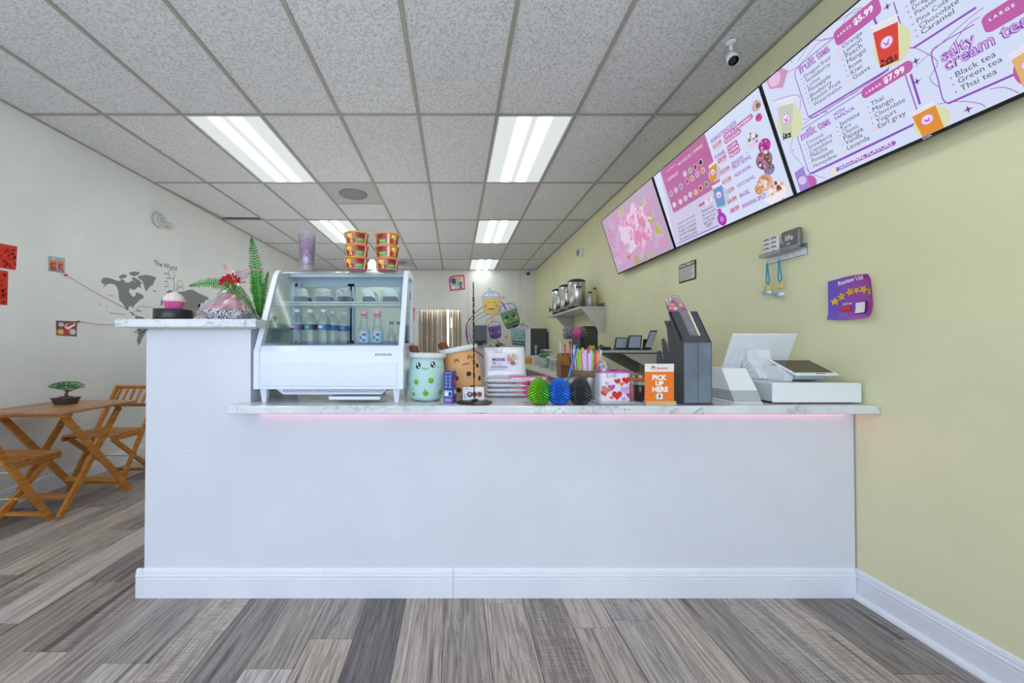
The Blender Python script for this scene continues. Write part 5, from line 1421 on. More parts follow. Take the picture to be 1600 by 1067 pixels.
# heart tin on an acrylic holder
x0, x1 = aty(933, 630, 1.735).x, aty(1003, 630, 1.735).x
ah = thing('acrylic_tray', 'clear acrylic sheet holder lying flat under the heart tin', 'tray', ((x0 + x1) / 2, 1.78, LZ))
MB(G_ACR).bb((x0, 1.715, LZ + .0005), (x1, 1.86, LZ + .004)).bb((x0 + .004, 1.716, LZ + .004), (x1 - .004, 1.718, LZ + .010)).build('sheet', ah)
MB(pm((206, 208, 214), .2)).bb((x0 + .008, 1.722, LZ + .0045), (x1 - .008, 1.855, LZ + .0055)).build('paper', ah)
x0, x1 = aty(937, 600, 1.80).x, aty(985, 600, 1.80).x; W = x1 - x0; HZ = LZ + .006; HH = .142
ht = thing('heart_tin', 'white box tin printed with red and purple hearts, open top', 'tin', ((x0 + x1) / 2, 1.85, HZ))
def rrect(x0, y0, x1, y1, r, n=5):
    ps = []
    for (cx, cy, t) in ((x1 - r, y1 - r, 0), (x0 + r, y1 - r, 1), (x0 + r, y0 + r, 2), (x1 - r, y0 + r, 3)):
        for i in range(n + 1): a = PI / 2 * (t + i / n); ps.append((cx + r * math.cos(a), cy + r * math.sin(a)))
    return ps
ps = rrect(x0, 1.79, x1, 1.90, .02); pi_ = rrect(x0 + .003, 1.793, x1 - .003, 1.897, .018); n = len(ps)
m = MB(pm((228, 226, 234), .25))
vs = [(x, y, HZ) for x, y in ps] + [(x, y, HZ + HH) for x, y in ps] + [(x, y, HZ + HH) for x, y in pi_] + [(x, y, HZ + .003) for x, y in pi_]
m.add(vs, [tuple(range(n))[::-1]] + [(k * n + i, k * n + (i + 1) % n, (k + 1) * n + (i + 1) % n, (k + 1) * n + i) for k in range(3) for i in range(n)] + [tuple(range(3 * n, 4 * n))], None, False)
m.build('box', ht)
m = MB(pm((186, 80, 170), .3)); po = rrect(x0 - .002, 1.788, x1 + .002, 1.902, .021)
vs = [(x, y, HZ + HH - .008) for x, y in po] + [(x, y, HZ + HH + .003) for x, y in po] + [(x, y, HZ + HH + .003) for x, y in pi_] + [(x, y, HZ + HH - .008) for x, y in pi_]
m.add(vs, [(k * n + i, k * n + (i + 1) % n, (k + 1) * n + (i + 1) % n, (k + 1) * n + i) for k in range(3) for i in range(n)]); m.build('rim', ht)
PP = Print((x0, 1.79, HZ), (1, 0, 0), (0, 0, 1))
for (a, b_, r_, c_, ro) in ((.026, .055, .024, (206, 120, 90), -.3), (.005 + .014, .040, .018, (200, 30, 40), .2), (.052, .066, .019, (190, 70, 170), .1), (.078, .030, .026, (206, 24, 30), 0), (.080, .096, .016, (200, 30, 50), .2), (.100, .083, .014, (236, 120, 80), -.2), (.122, .100, .021, (206, 24, 30), .1), (.115, .055, .022, (206, 160, 220), .1), (.134, .030, .013, (190, 40, 130), -.1), (.052, .018, .010, (230, 90, 90), .2), (.110, .012, .012, (200, 160, 220), 0), (.030, .085, .010, (226, 150, 190), 0)):
    PP.heart(min(a, W - r_ * .95 - .001) if a > .1 else max(a, r_ * .95), b_, r_, c_, 1 + (a * 31 % 1), ro)
for k, ch in enumerate('LOVE'): PP.text(ch, .030 + k * .0115, .115, .009, (70, 60, 90), 2, 0)
PP.build('print', ht)
cb = thing('candy_bag', 'clear bag of red and white candy poking out of the heart tin', 'bag', (x0 + .045, 1.845, HZ + .01))
m = MB(G_FILM); m.ell((x0 + .035, 1.845, HZ + HH - .005), (.034, .034, .062), 16, 10); m.build('clear_bag', cb)
m = MB(pm((200, 60, 60))); rd = random.Random(4)
for k in range(110):
    a = rd.random() * 2 * PI; z = rd.random(); r = .030 * math.sqrt(rd.random()) * (1 - .5 * max(0, z - .5)); m.ell((x0 + .035 + r * math.cos(a), 1.845 + r * math.sin(a), HZ + HH - .05 + z * .085), (.0055, .0055, .0055), 6, 4, pm(((196, 54, 60), (232, 226, 220), (226, 140, 130), (236, 232, 228), (110, 100, 96))[k % 5]))
m.build('candies', cb)['kind'] = 'stuff'

# jars behind
def jar(px_, Y, r, h, fill, lidm, label, cork=False, base_y=None):
    q = aty(px_, 600, Y); c = (q.x, Y, LZ + .0005)
    t = thing('glass_jar' if not cork else 'cork_bottle', label, 'jar', (q.x, Y, LZ), 0)
    MB(G_PET).lathe([(r * .9, 0), (r, .004), (r, h * .72), (r * .8, h * .8), (r * .8, h * .84)], c, 20, cap=False).build('glass', t)
    MB(fill).lathe([(r * .85, .003), (r * .93, .006), (r * .93, h * .6), (.001, h * .62)], c, 20).build('contents', t)
    m = MB(lidm); m.lathe([(r * .98, h * .80), (r * 1.02, h * .81), (r * 1.02, h * .88), (r * .9, h * .9), (.001, h * .9)], c, 20)
    m.build('lid', t)
    MB(mat('pale_knob', (226, 190, 160), .5)).ell((c[0], c[1], c[2] + h * .95), (r * .34, r * .34, r * .30)).build('knob', t)
jar(1001, 1.86, .034, .120, mat('dark_spice', (64, 44, 40), .9, var=.5, bscale=200), mat('copper_lid', (176, 104, 60), .4), 'glass jar of dark spice with a copper lid left of the pick up sign')
jar(990, 1.93, .024, .115, mat('brown_tea', (96, 70, 60), .9, var=.4, bscale=200), mat('tan_lid', (200, 150, 110), .5), 'slim glass jar of brown tea right behind the heart tin')
a = aty(987, 590, 1.82); cbt = thing('candy_tube', 'thin pink tube with a cork beside the heart tin', 'tube', (a.x, 1.82, LZ))
MB(pm((214, 120, 130), .3)).cyl((a.x, 1.82, LZ + .0005), (a.x, 1.82, LZ + .085), .006, n=12).build('tube', cbt); MB(mat('cork', (206, 160, 120), .8)).cyl((a.x, 1.82, LZ + .085), (a.x, 1.82, LZ + .102), .0045, n=12).build('cork', cbt)

# pick up sign
YS = 1.712
x0, x1 = aty(1007, 600, YS).x, aty(1052.5, 600, YS).x; W = x1 - x0; H = .168
su = thing('pickup_sign', 'orange and white pick up here sign in a small wooden base', 'sign', ((x0 + x1) / 2, YS, LZ))
MB(m_wood('light_wood', (196, 160, 118), (222, 190, 150), 0)).bb((x0 + .001, YS - .012, LZ + .0005), (x1 + .005, YS + .014, LZ + .020), bev=.001).build('wooden_base', su)
MB(pm((240, 120, 28), .4)).bb((x0, YS - .003, LZ + .020), (x1, YS, LZ + .020 + H)).build('board', su)
PP = Print((x0, YS - .003, LZ + .020), (1, 0, 0), (0, 0, 1))
PP.poly([(0, H - .036), (W, H - .036), (W, H), (0, H)], (232, 228, 224), 1)
PP.disc(W * .29, H - .020, .0085, (214, 74, 44), 2, .0075); PP.poly([(W * .29 - .011, H - .018), (W * .29 + .011, H - .018), (W * .29, H - .007)], (214, 74, 44), 2); PP.rr(W * .29 - .004, H - .026, W * .29 + .004, H - .016, (236, 226, 220), 3, .001)
PP.text('GRUBHUB', W * .40, H - .0245, W * .38, (214, 90, 56), 2, .04)
WHT = (246, 244, 240)
PP.text('PICK', W * .25, H - .072, W * .50, WHT, 2, .05); PP.text('UP', W * .36, H - .099, W * .28, WHT, 2, .05); PP.text('HERE', W * .25, H - .126, W * .54, WHT, 2, .05)
PP.rr(W * .39, .008, W * .60, .033, WHT, 2, .002); PP.outline(W * .45, .028, W * .55, .039, .0018, WHT, 2, .004); PP.rr(W * .455, .017, W * .535, .026, (60, 60, 110), 3, .001); PP.line([(W * .43, .013), (W * .56, .013)], .002, (80, 80, 130), 3)
PP.line([(W * .33, .018), (W * .36, .022)], .0015, WHT, 2)
PP.build('print', su)

# cup and lid organiser
OX0, OX1 = 1.040, 1.171
og = thing('cup_organizer', 'tall black stepped cup dispenser with angled slots', 'organizer', ((OX0 + OX1) / 2, 1.78, LZ))
M_OB = mat('charcoal_plastic', (64, 66, 70), .45, bump=.15, bscale=30); M_OF = mat('blue_grey_plastic', (112, 124, 140), .3, var=.12, bscale=12)
op = [(1.724, LZ + .0005), (1.724, 1.207), (1.822, 1.353), (1.832, 1.345), (1.775, 1.182), (1.843, 1.290), (1.853, 1.280), (1.823, 1.115), (1.890, 1.224), (1.900, 1.214), (1.868, 1.060), (1.930, 1.160), (1.945, 1.15), (1.955, LZ + .0005)]
# side walls with the slots left open between them
for (xa, xb) in ((OX0, OX0 + .006), (OX1 - .006, OX1)):
    MB(M_OB).prism(op, 'x', xa, xb).build('side_panel', og)
MB(M_OB).bb((OX0, 1.7205, LZ + .0005), (OX1, 1.7245, 1.207)).build('front_wall', og)
fp = MB(M_OF)
fp.bb((OX0 + .004, 1.7185, LZ + .010), (OX0 + .066, 1.7207, 1.200), bev=.001); fp.bb((OX0 + .068, 1.7185, LZ + .010), (OX1 - .004, 1.7207, 1.200), bev=.001)
o_ = fp.build('front_panel', og)
MB(M_OB).bb((OX0 - .004, 1.718, LZ + .0005), (OX1 + .004, 1.96, LZ + .006)).build('foot_plate', og)
sd = Vector((0, 1.822 - 1.724, 1.353 - 1.207)); L_ = sd.length; sd.normalize(); nrm = Vector((0, -sd.z, sd.y))
def slope(xa, xb, s0, s1, th, m, off=0.0):
    b = Vector((0, 1.724, 1.207)); vs = []
    for x in (xa, xb):
        for s_ in (s0, s1):
            for o2 in (off, off - th):
                v = b + sd * s_ + nrm * o2; vs.append((x, v.y, v.z))
    return MB(m).add(vs, [(0, 1, 3, 2), (4, 6, 7, 5), (0, 4, 5, 1), (2, 3, 7, 6), (0, 2, 6, 4), (1, 5, 7, 3)])
slope(OX0, OX0 + .045, 0, L_, .006, M_OB).build('slot_rail', og)
slope(OX0 + .095, OX1, 0, L_, .006, M_OB).build('slot_rail', og)
slope(OX0 + .045, OX0 + .095, 0, .032, .006, M_OB).build('slot_rail', og)
slope(OX0 + .088, OX0 + .095, .032, L_, .030, mat('cream_strip', (226, 222, 196), .5)).build('slot_lining', og)
slope(OX0 + .006, OX1 - .006, 0.0, L_, .002, mat('inner_grey', (96, 98, 100), .6), -.075).build('inner_back', og)
for (ya, za) in ((1.775, 1.182), (1.823, 1.115), (1.868, 1.060)):
    MB(M_OB).bar((OX0 + .001, ya - .004, za - .01), (OX0 + .001, ya + .060, za + .098), .004, .028).build('tier_lip', og)
for k in range(11):
    b = Vector((OX0 + .069, 1.752, 1.170)) + sd * (.022 + k * .0165)
    R = sd.to_track_quat('Z', 'Y').to_matrix()
    top = k == 10
    c = thing('plastic_cup', 'clear cup nested in the leaning stack in the black dispenser' if not top else 'clear cup with pink floral print at the top of the leaning stack', 'cup', tuple(b), 0, None if top else 'clear cups leaning in the black dispenser')
    m = MB(G_CUP); m.lathe([(.041, 0), (.044, .002), (.042, .006), (.033, .118), (.028, .124), (.0, .125)], b, 24, cap=False, R=R); m.build('cup', c)
    if top:
        p = MB(pm((200, 70, 140))); rd = random.Random(6)
        for i in range(60):
            a = rd.random() * 2 * PI; z = .02 + .062 * rd.random(); r = .0425 - .0085 * (z / .118) + .0008; s_ = .006 + .006 * rd.random()
            vs = [R @ Vector((r * math.cos(a + e * s_ / r), r * math.sin(a + e * s_ / r), z + f * s_)) + b for e, f in ((-1, 0), (0, -1), (1, 0), (0, 1))]
            p.add(vs, [(0, 1, 2, 3)], pm(((206, 70, 150), (176, 40, 120), (236, 140, 120), (226, 120, 180), (240, 180, 160))[i % 5]))
        p.build('print', c)
for (k, (y, z)) in enumerate(((1.802, 1.238), (1.853, 1.175), (1.90, 1.10))):
    b = Vector((OX0 + .045, y, z)); R = sd.to_track_quat('Z', 'Y').to_matrix()
    c = thing('clear_dome_stack', ['short stack of clear lids in the second slot of the dispenser', 'short stack of clear lids in the third slot of the dispenser', 'short stack of clear lids in the lowest slot of the dispenser'][k], 'dome stack', tuple(b))
    m = MB(G_CUP)
    for i in range(4): m.lathe([(.034, i * .012), (.036, i * .012 + .002), (.032, i * .012 + .008), (.024, i * .012 + .018)], b, 20, cap=False, R=R)
    m.build('lid', c)['kind'] = 'stuff'

# receipt printer / payment terminal
pt_ = thing('receipt_printer', 'white wedge shaped receipt printer with a grey lower band', 'printer', (1.37, 1.85, LZ))
def hexa(mb, bl, tl, m=None):  # four bottom, four top corners
    return mb.add(list(bl) + list(tl), [(3, 2, 1, 0), (4, 5, 6, 7), (0, 1, 5, 4), (1, 2, 6, 5), (2, 3, 7, 6), (3, 0, 4, 7)], m)
yA, yB, yC = 1.765, 1.787, 1.854
xl, xr = 1.302, 1.432
def sec(z, yf, xa, xb, yb): return [(xa, yf, z), (xb, yf, z), (xb, yb, z), (xa, yb, z)]
MB(mat('printer_grey', (170, 178, 176), .35)).add(*(lambda v: (v, [(3, 2, 1, 0), (4, 5, 6, 7), (0, 1, 5, 4), (1, 2, 6, 5), (2, 3, 7, 6), (3, 0, 4, 7)]))(sec(LZ + .009, yA, xl + .005, xr, 1.99) + sec(.9745, yB, xl, xr, 1.99))).build('lower_body', pt_)
hexa(MB(M_WPL), sec(.975, yB, xl, xr, 1.99), sec(1.076, yC, xl + .008, xr - .004, 1.97)).build('lid_cover', pt_)
MB(M_WPL).bb((xl - .004, yA - .006, LZ + .0005), (xr + .004, 1.995, LZ + .008), bev=.003).build('base_plate', pt_)
# cash drawer
cd = thing('cash_drawer', 'long white cash drawer beside the green wall', 'cash drawer', (1.68, 1.95, LZ))
DZ1 = 1.0145
MB(mat('drawer_side_grey', (196, 202, 206), .4)).bb((1.478, 1.762, LZ + .008), (1.884, 2.17, DZ1 - .003), bev=.003).build('housing', cd)
MB(M_WPL).bb((1.475, 1.752, LZ + .006), (1.888, 1.762, DZ1), bev=.002).build('front_panel', cd)
for (x, y) in ((1.50, 1.79), (1.86, 1.79), (1.50, 2.14), (1.86, 2.14)): MB(M_BLACK).cyl((x, y, LZ + .0005), (x, y, LZ + .009), .010, n=12).build('rubber_foot', cd)
DT = DZ1 - .003
# register display turned away
mn = thing('register_display', 'large white register display seen from its back, on the cash drawer', 'display', (1.65, 2.05, DT))
x0, x1 = 1.478, 1.822; pb_, pt2 = Vector((0, 2.095, 1.052)), Vector((0, 2.005, 1.251)); ud = (pt2 - pb_).normalized(); nb = Vector((0, -ud.z, ud.y)) * -1
R = Matrix((Vector((1, 0, 0)), ud, Vector((1, 0, 0)).cross(ud))).transposed(); ctr = (pb_ + pt2) / 2 + Vector(((x0 + x1) / 2, 0, 0))
MB(M_WPL).box(ctr, (x1 - x0, (pt2 - pb_).length, .012), None, R, .004).build('shell', mn)
MB(M_BLACKG).box(ctr + Vector((0, .0062, .0028)), (x1 - x0 - .02, (pt2 - pb_).length - .02, .001), None, R).build('screen', mn)
m = MB(M_WPL); xa, xb = 1.575, 1.70
m.prism([(2.035, 1.165), (2.03, 1.118), (1.945, DT + .006), (1.955, DT + .001), (2.06, DT + .001), (2.07, 1.09)], 'x', xa, xb)
m.build('stand', mn)
MB(mat('pale_pink_inlay', (206, 196, 192), .5)).prism([(2.026, 1.107), (2.020, 1.10), (1.96, DT + .02), (1.968, DT + .016)], 'x', xa + .02, xb - .01).build('inlay', mn)
# customer screen
cs = thing('customer_screen', 'small white tablet screen tilted flat towards the customer on the drawer', 'screen', (1.73, 1.88, DT))
f0, f1 = Vector((1.626, 1.800, 1.050)), Vector((1.626, 1.954, 1.116)); vd = (f1 - f0).normalized(); W = .211; Lh = (f1 - f0).length
R = Matrix((Vector((1, 0, 0)), vd, Vector((1, 0, 0)).cross(vd))).transposed(); nn = Vector((1, 0, 0)).cross(vd); ctr = (f0 + f1) / 2 + Vector((W / 2, 0, 0))
MB(M_WPL).box(ctr - nn * .005, (W, Lh, .009), None, R, .003).build('frame', cs)
MB(mat('olive_dark_screen', (60, 54, 30), .08)).box(ctr + vd * .006, (W - .022, Lh - .030, .001), None, R).build('glass', cs)
MB(M_BLACK).box(ctr - vd * (Lh / 2 - .009) + Vector((.02, 0, 0)), (.045, .005, .0012), None, R).build('slot', cs)
m = MB(mat('screen_base_grey', (190, 200, 204), .35)); m.prism([(1.815, 1.044), (1.835, 1.024), (1.88, DT + .001), (1.96, DT + .001), (1.965, 1.10)], 'x', 1.655, 1.79); m.build('base', cs)
MB(M_WPL).prism([(1.85, DT + .001), (1.84, 1.048), (1.90, 1.085), (1.97, 1.085), (1.97, DT + .001)], 'x', 1.612, 1.652).build('side_bracket', cs)
cbm = mat('white_cable', (226, 228, 232), .4)
def cpt(x, y, Y): return aty(x, y, Y)
for k, (pts, lb) in enumerate((([(1151, 574, 2.0), (1160, 552, 1.99), (1172, 540, 1.97), (1182, 548, 1.95), (1188, 575, 1.93), (1195, 593, 1.92), (1204, 593, 1.93), (1213, 588, 1.93)], 'white cable looping high behind the receipt printer'),
                               ([(1141, 572, 2.02), (1150, 552, 2.02), (1163, 541, 2.01), (1174, 546, 2.0), (1181, 560, 1.99)], 'second white cable curving up against the display back'),
                               ([(1160, 573, 1.99), (1170, 562, 1.98), (1182, 559, 1.97), (1198, 561, 1.96), (1212, 566, 1.94)], 'white cable arching low towards the customer screen'),
                               ([(1170, 580, 1.95), (1182, 573, 1.95), (1195, 569, 1.95), (1205, 571, 1.94), (1212, 577, 1.94)], 'short white cable running straight to the customer screen'))):
    P3 = [cpt(*p) for p in pts]; cv = []
    for i in range(len(P3) - 1):
        p0 = P3[max(i - 1, 0)]; p1_ = P3[i]; p2_ = P3[i + 1]; p3 = P3[min(i + 2, len(P3) - 1)]
        for j in range(6):
            t = j / 6; cv.append(.5 * ((2 * p1_) + (p2_ - p0) * t + (2 * p0 - 5 * p1_ + 4 * p2_ - p3) * t * t + (3 * p1_ - p0 - 3 * p2_ + p3) * t ** 3))
    cv.append(P3[-1]); tag(MB(cbm).tube(cv, .0022, 6).build('cable'), lb, 'cable', 'white register cables')
# ------------------------------------------------------------------ bistro table and folding chairs on the left
def screws(name, pts, parent, world=False):
    for p in pts: MB(M_STEEL).cyl(p, (p[0] + .003, p[1], p[2]), .006, n=8).build(name, parent, world)
def make_chair(label, loc, rz):
    t = thing('folding_chair', label, 'chair', loc, rz, 'acacia folding chairs at the bistro table')
    W_ = .205
    for s_ in (-1, 1):
        MB(M_ACA).bar((s_ * W_, .285, .815), (s_ * W_, -.165, .004), .022, .038).build('long_leg', t, False)
        MB(M_ACA).bar((s_ * (W_ - .028), -.19, .425), (s_ * (W_ - .028), .265, .004), .022, .034).build('short_leg', t, False)
        MB(M_ACA).bar((s_ * (W_ - .005), -.225, .428), (s_ * (W_ - .005), .085, .428), .020, .036).build('seat_rail', t, False)
    me = None
    for k in range(7):
        y = -.212 + k * .048
        if me is None:
            o = MB(M_ACAX).box((0, 0, 0), (2 * W_ - .012, .036, .014), bev=.003).build('seat_slat', t, False); me = o.data
        else:
            o = bpy.data.objects.new('seat_slat', me); COL.objects.link(o); o.parent = t
        o.location = (0, y, .453)
    def bp(z): return .285 - (.815 - z) * .45 / .811
    MB(M_ACAX).bar((-W_ + .011, bp(.80), .80), (W_ - .011, bp(.80), .80), .020, .034, side=(0, 1, .5)).build('top_rail', t, False)
    MB(M_ACAX).bar((-W_ + .011, bp(.645), .645), (W_ - .011, bp(.645), .645), .018, .028, side=(0, 1, .5)).build('lower_back_rail', t, False)
    for k in range(6):
        x = -.158 + k * .0632
        MB(M_ACA).bar((x, bp(.655), .655), (x, bp(.785), .785), .020, .012).build('back_slat', t, False)
    MB(M_ACAX).bar((-W_, -.135, .055), (W_, -.135, .055), .018, .028).build('front_stretcher', t, False)
    MB(M_ACAX).bar((-W_ + .03, .225, .045), (W_ - .03, .225, .045), .018, .028).build('rear_stretcher', t, False)
    MB(mat('brass_rod', (196, 186, 90), .3, .7)).cyl((-W_, .060, .395), (W_, .060, .395), .004, n=10).build('pivot_rod', t, False)
    MB(mat('brass_rod', (196, 186, 90), .3, .7)).cyl((-W_, .035, .222), (W_, .035, .222), .004, n=10).build('pivot_rod', t, False)
    for s_ in (-1, 1):
        screws('screw', [(s_ * (W_ + .0105) - (.003 if s_ < 0 else 0), y, z) for (y, z) in ((.083, .43), (.035, .222), (-.17, .43))], t)
    return t
make_chair('acacia folding chair beyond the table, its slatted back facing the camera', (-2.985, 3.29, 0), 0)
make_chair('nearest acacia folding chair, only its seat and legs in view', (-2.960, 2.42, 0), PI)
bt = thing('bistro_table', 'square slatted acacia folding table on crossed legs beside the white wall', 'table', (-2.935, 2.83, 0))
TZ0 = .74; n = 9; x0, x1, y0, y1 = -3.24, -2.63, 2.53, 3.13
for k in range(n):
    w = (x1 - x0) / n; xa = x0 + k * w
    MB(M_TOP).bb((xa + .0015, y0, TZ0 - .018), (xa + w - .0015, y1, TZ0), bev=.003).build('top_slat', bt)
for y in (y0 + .07, y1 - .07): MB(M_ACAX).bb((x0 + .02, y - .02, TZ0 - .043), (x1 - .02, y + .02, TZ0 - .0185), bev=.002).build('cross_batten', bt)
for (xa, s_) in ((x1 - .060, -1), (x0 + .115, 1)):
    MB(M_ACA).bar((xa, y0 + .075, TZ0 - .045), (xa, 3.13, .004), .022, .044).build('leg', bt)
    MB(M_ACA).bar((xa + s_ * .026, y1 - .075, TZ0 - .045), (xa + s_ * .026, 2.60, .004), .022, .044).build('leg', bt)
MB(M_ACAX).bar((x0 + .115, 3.035, .12), (x1 - .060, 3.035, .12), .018, .034).build('stretcher', bt)
MB(M_ACAX).bar((x0 + .13, 2.69, .12), (x1 - .08, 2.69, .12), .018, .034).build('stretcher', bt)
# bonsai
q = aty(103, 629, 2.90)
bo = thing('bonsai', 'tiny artificial bonsai in a brown rectangular pot on the bistro table', 'plant', (q.x, 2.90, TZ0))
m = MB(mat('brown_black_pot', (66, 58, 56), .4))
a, b = .066, .046
vs = [(q.x + s_ * a * .82, 2.9 + t_ * b * .8, TZ0 + .0008) for s_, t_ in ((-1, -1), (1, -1), (1, 1), (-1, 1))] + [(q.x + s_ * a, 2.9 + t_ * b, TZ0 + .045) for s_, t_ in ((-1, -1), (1, -1), (1, 1), (-1, 1))]
m.add(vs, [(3, 2, 1, 0), (4, 5, 6, 7), (0, 1, 5, 4), (1, 2, 6, 5), (2, 3, 7, 6), (3, 0, 4, 7)]); m.bb((q.x - a - .005, 2.9 - b - .005, TZ0 + .043), (q.x + a + .005, 2.9 + b + .005, TZ0 + .052), bev=.002)
m.build('pot', bo)
MB(mat('moss_soil', (92, 80, 66), .95, bump=.8, bscale=120)).ell((q.x, 2.9, TZ0 + .050), (.060, .040, .012)).build('soil', bo)
c = Vector((q.x + .005, 2.9, TZ0 + .055))
m = MB(mat('bonsai_bark', (92, 70, 56), .9, bump=.6, bscale=90))
m.tube([c, c + Vector((-.004, 0, .022)), c + Vector((.006, 0, .042)), c + Vector((-.002, 0, .062))], .008, 8, rs=[.013, .009, .007, .005])
for (dx, dz) in ((-.08, .068), (-.04, .078), (.05, .076), (.09, .070), (.01, .085)): m.tube([c + Vector((.003, 0, .036)), c + Vector((dx * .5, .01, .055)), c + Vector((dx, 0, dz))], .003, 5)
m.build('trunk', bo)
lf = MB(mat('bonsai_green', (76, 160, 64), .6, var=.35, bscale=60)); rd = random.Random(12)
for (dx, dz, r) in ((-.092, .078, .028), (-.06, .088, .034), (-.02, .094, .034), (.02, .096, .034), (.06, .090, .034), (.092, .080, .030), (-.04, .072, .028), (.05, .074, .026)):
    for k in range(110):
        v = Vector((rd.gauss(0, 1), rd.gauss(0, 1), rd.gauss(0, 1))).normalized(); p = c + Vector((dx, 0, dz)) + Vector((v.x * r, v.y * r * 1.1, v.z * r * .55)); d = Vector((v.x, v.y, abs(v.z) + .5)).normalized() * .012; e = d.orthogonal().normalized() * .0026
        lf.add([p - e, p + e, p + d], [(0, 1, 2)])
lf.build('foliage', bo)['kind'] = 'stuff'

# ------------------------------------------------------------------ left wall
LW = lambda **k: Print((XL, 0, 0), (0, 1, 0), (0, 0, 1), **k)
L_ = lambda x, y: (x / 3.81, 340 + y / 3.81)
P = LW(); G = (128, 129, 131)
wm = thing('wall_decal', 'grey world map sticker with lettering on the white left wall', 'wall sticker', (XL, 5.6, 1.6))
def lp(pts, c=G, L=0): P.poly([P.px(*L_(*p)) for p in pts], c, L)
lp([(600, 378), (612, 360), (632, 356), (662, 362), (690, 374), (712, 378), (722, 364), (738, 372), (752, 388), (772, 384), (790, 372), (812, 384), (836, 398), (838, 418), (822, 412), (806, 426), (790, 432), (776, 420), (768, 440), (780, 460), (794, 474), (806, 462), (812, 444), (834, 452), (852, 462), (856, 478), (838, 484), (826, 496), (812, 510), (800, 522), (792, 540), (784, 528), (768, 530), (762, 546), (770, 556), (752, 546), (740, 528), (728, 508), (712, 494), (706, 470), (704, 440), (696, 414), (682, 398), (660, 392), (640, 396), (622, 410), (610, 416), (624, 398), (606, 392)])
lp([(766, 328), (796, 320), (834, 326), (822, 340), (798, 350), (776, 342)]); lp([(704, 352), (730, 336), (760, 344), (742, 360), (716, 364)]); lp([(778, 362), (800, 356), (828, 372), (846, 390), (832, 400), (808, 380)])
lp([(820, 348), (866, 340), (904, 346), (930, 358), (918, 380), (912, 398), (890, 412), (878, 430), (870, 442), (862, 424), (856, 402), (846, 376), (824, 362)])
lp([(770, 556), (792, 566), (806, 582), (796, 584), (776, 566)]); lp([(804, 546), (834, 552), (838, 560), (812, 556)])
lp([(806, 582), (850, 592), (884, 624), (886, 652), (864, 690), (846, 720), (836, 746), (822, 762), (814, 730), (824, 690), (814, 650), (802, 612)])
lp([(986, 452), (1006, 430), (1028, 436), (1024, 452), (1060, 444), (1096, 440), (1120, 430), (1146, 428), (1176, 446), (1210, 462), (1238, 474), (1242, 488), (1222, 492), (1212, 512), (1198, 506), (1190, 524), (1186, 548), (1170, 556), (1166, 582), (1156, 600), (1136, 606), (1126, 584), (1108, 590), (1100, 620), (1086, 590), (1060, 560), (1020, 530), (984, 532), (988, 510), (1010, 500), (1000, 480), (986, 476)])
lp([(948, 566), (972, 540), (1004, 534), (1050, 546), (1078, 580), (1096, 606), (1070, 660), (1000, 660), (952, 610)]); lp([(958, 492), (968, 480), (972, 500), (966, 522), (956, 524)]); lp([(912, 434), (926, 434), (928, 442), (914, 442)]); lp([(1178, 520), (1190, 510), (1192, 530), (1182, 548)])
for (x, y) in ((590, 516), (634, 530), (820, 540), (836, 558), (800, 560), (1164, 592), (1184, 598), (790, 576), (828, 530)): lp([(x - 4, y - 3), (x + 5, y - 2), (x + 4, y + 4), (x - 3, y + 3)])
P.tpx('The World', L_(915, 280), L_(1052, 312), (104, 105, 108), 1, .02)
for (s_, a, b) in (('North Pacific Ocean', (650, 572), (745, 576)), ('ARCTIC', (642, 466), (680, 468)), ('North Atlantic Ocean', (838, 530), (922, 542))): P.tpx(s_, L_(*a), L_(*b), (110, 112, 116), 1, .01)
def ring(x, y, r, w=.006): a = P.px(*L_(x, y)); P.line([(a[0] + r * math.cos(t * .4189), a[1] + r * math.sin(t * .4189)) for t in range(15)], w, (110, 112, 114), 1, True)
ring(1021, 338, .050); ring(1072, 396, .046); ring(1074, 428, .044)
for pts in ([(975, 332), (1002, 334)], [(988, 360), (1012, 362)], [(1032, 356), (1036, 400), (1034, 436)], [(976, 382), (992, 378), (1004, 386), (992, 394), (1006, 402), (994, 412), (978, 408)], [(1044, 436), (1056, 420), (1048, 400)]): P.line([P.px(*L_(*p)) for p in pts], .009, (116, 118, 120), 1)
P.build('map_print', wm)
def wall_card(name, label, cat, c4, col, thick=.003, group=None):
    pp = LW(); q_ = [pp.px(*L_(*p)) for p in c4]
    t = thing(name, label, cat, (XL, sum(a[0] for a in q_) / 4, sum(a[1] for a in q_) / 4), 0, group)
    n_ = len(q_); vs = [(XL + .0004, a, b) for a, b in q_] + [(XL + thick, a, b) for a, b in q_]
    MB(pm(col, .4)).add(vs, [tuple(range(n_)), tuple(range(n_, 2 * n_))[::-1]] + [(i, (i + 1) % n_, (i + 1) % n_ + n_, i + n_) for i in range(n_)]).build('card', t)
    return t, Print((XL + thick, 0, 0), (0, 1, 0), (0, 0, 1), rough=.35)
RED, DRED, ORG_ = (206, 40, 24), (150, 20, 16), (226, 84, 30)
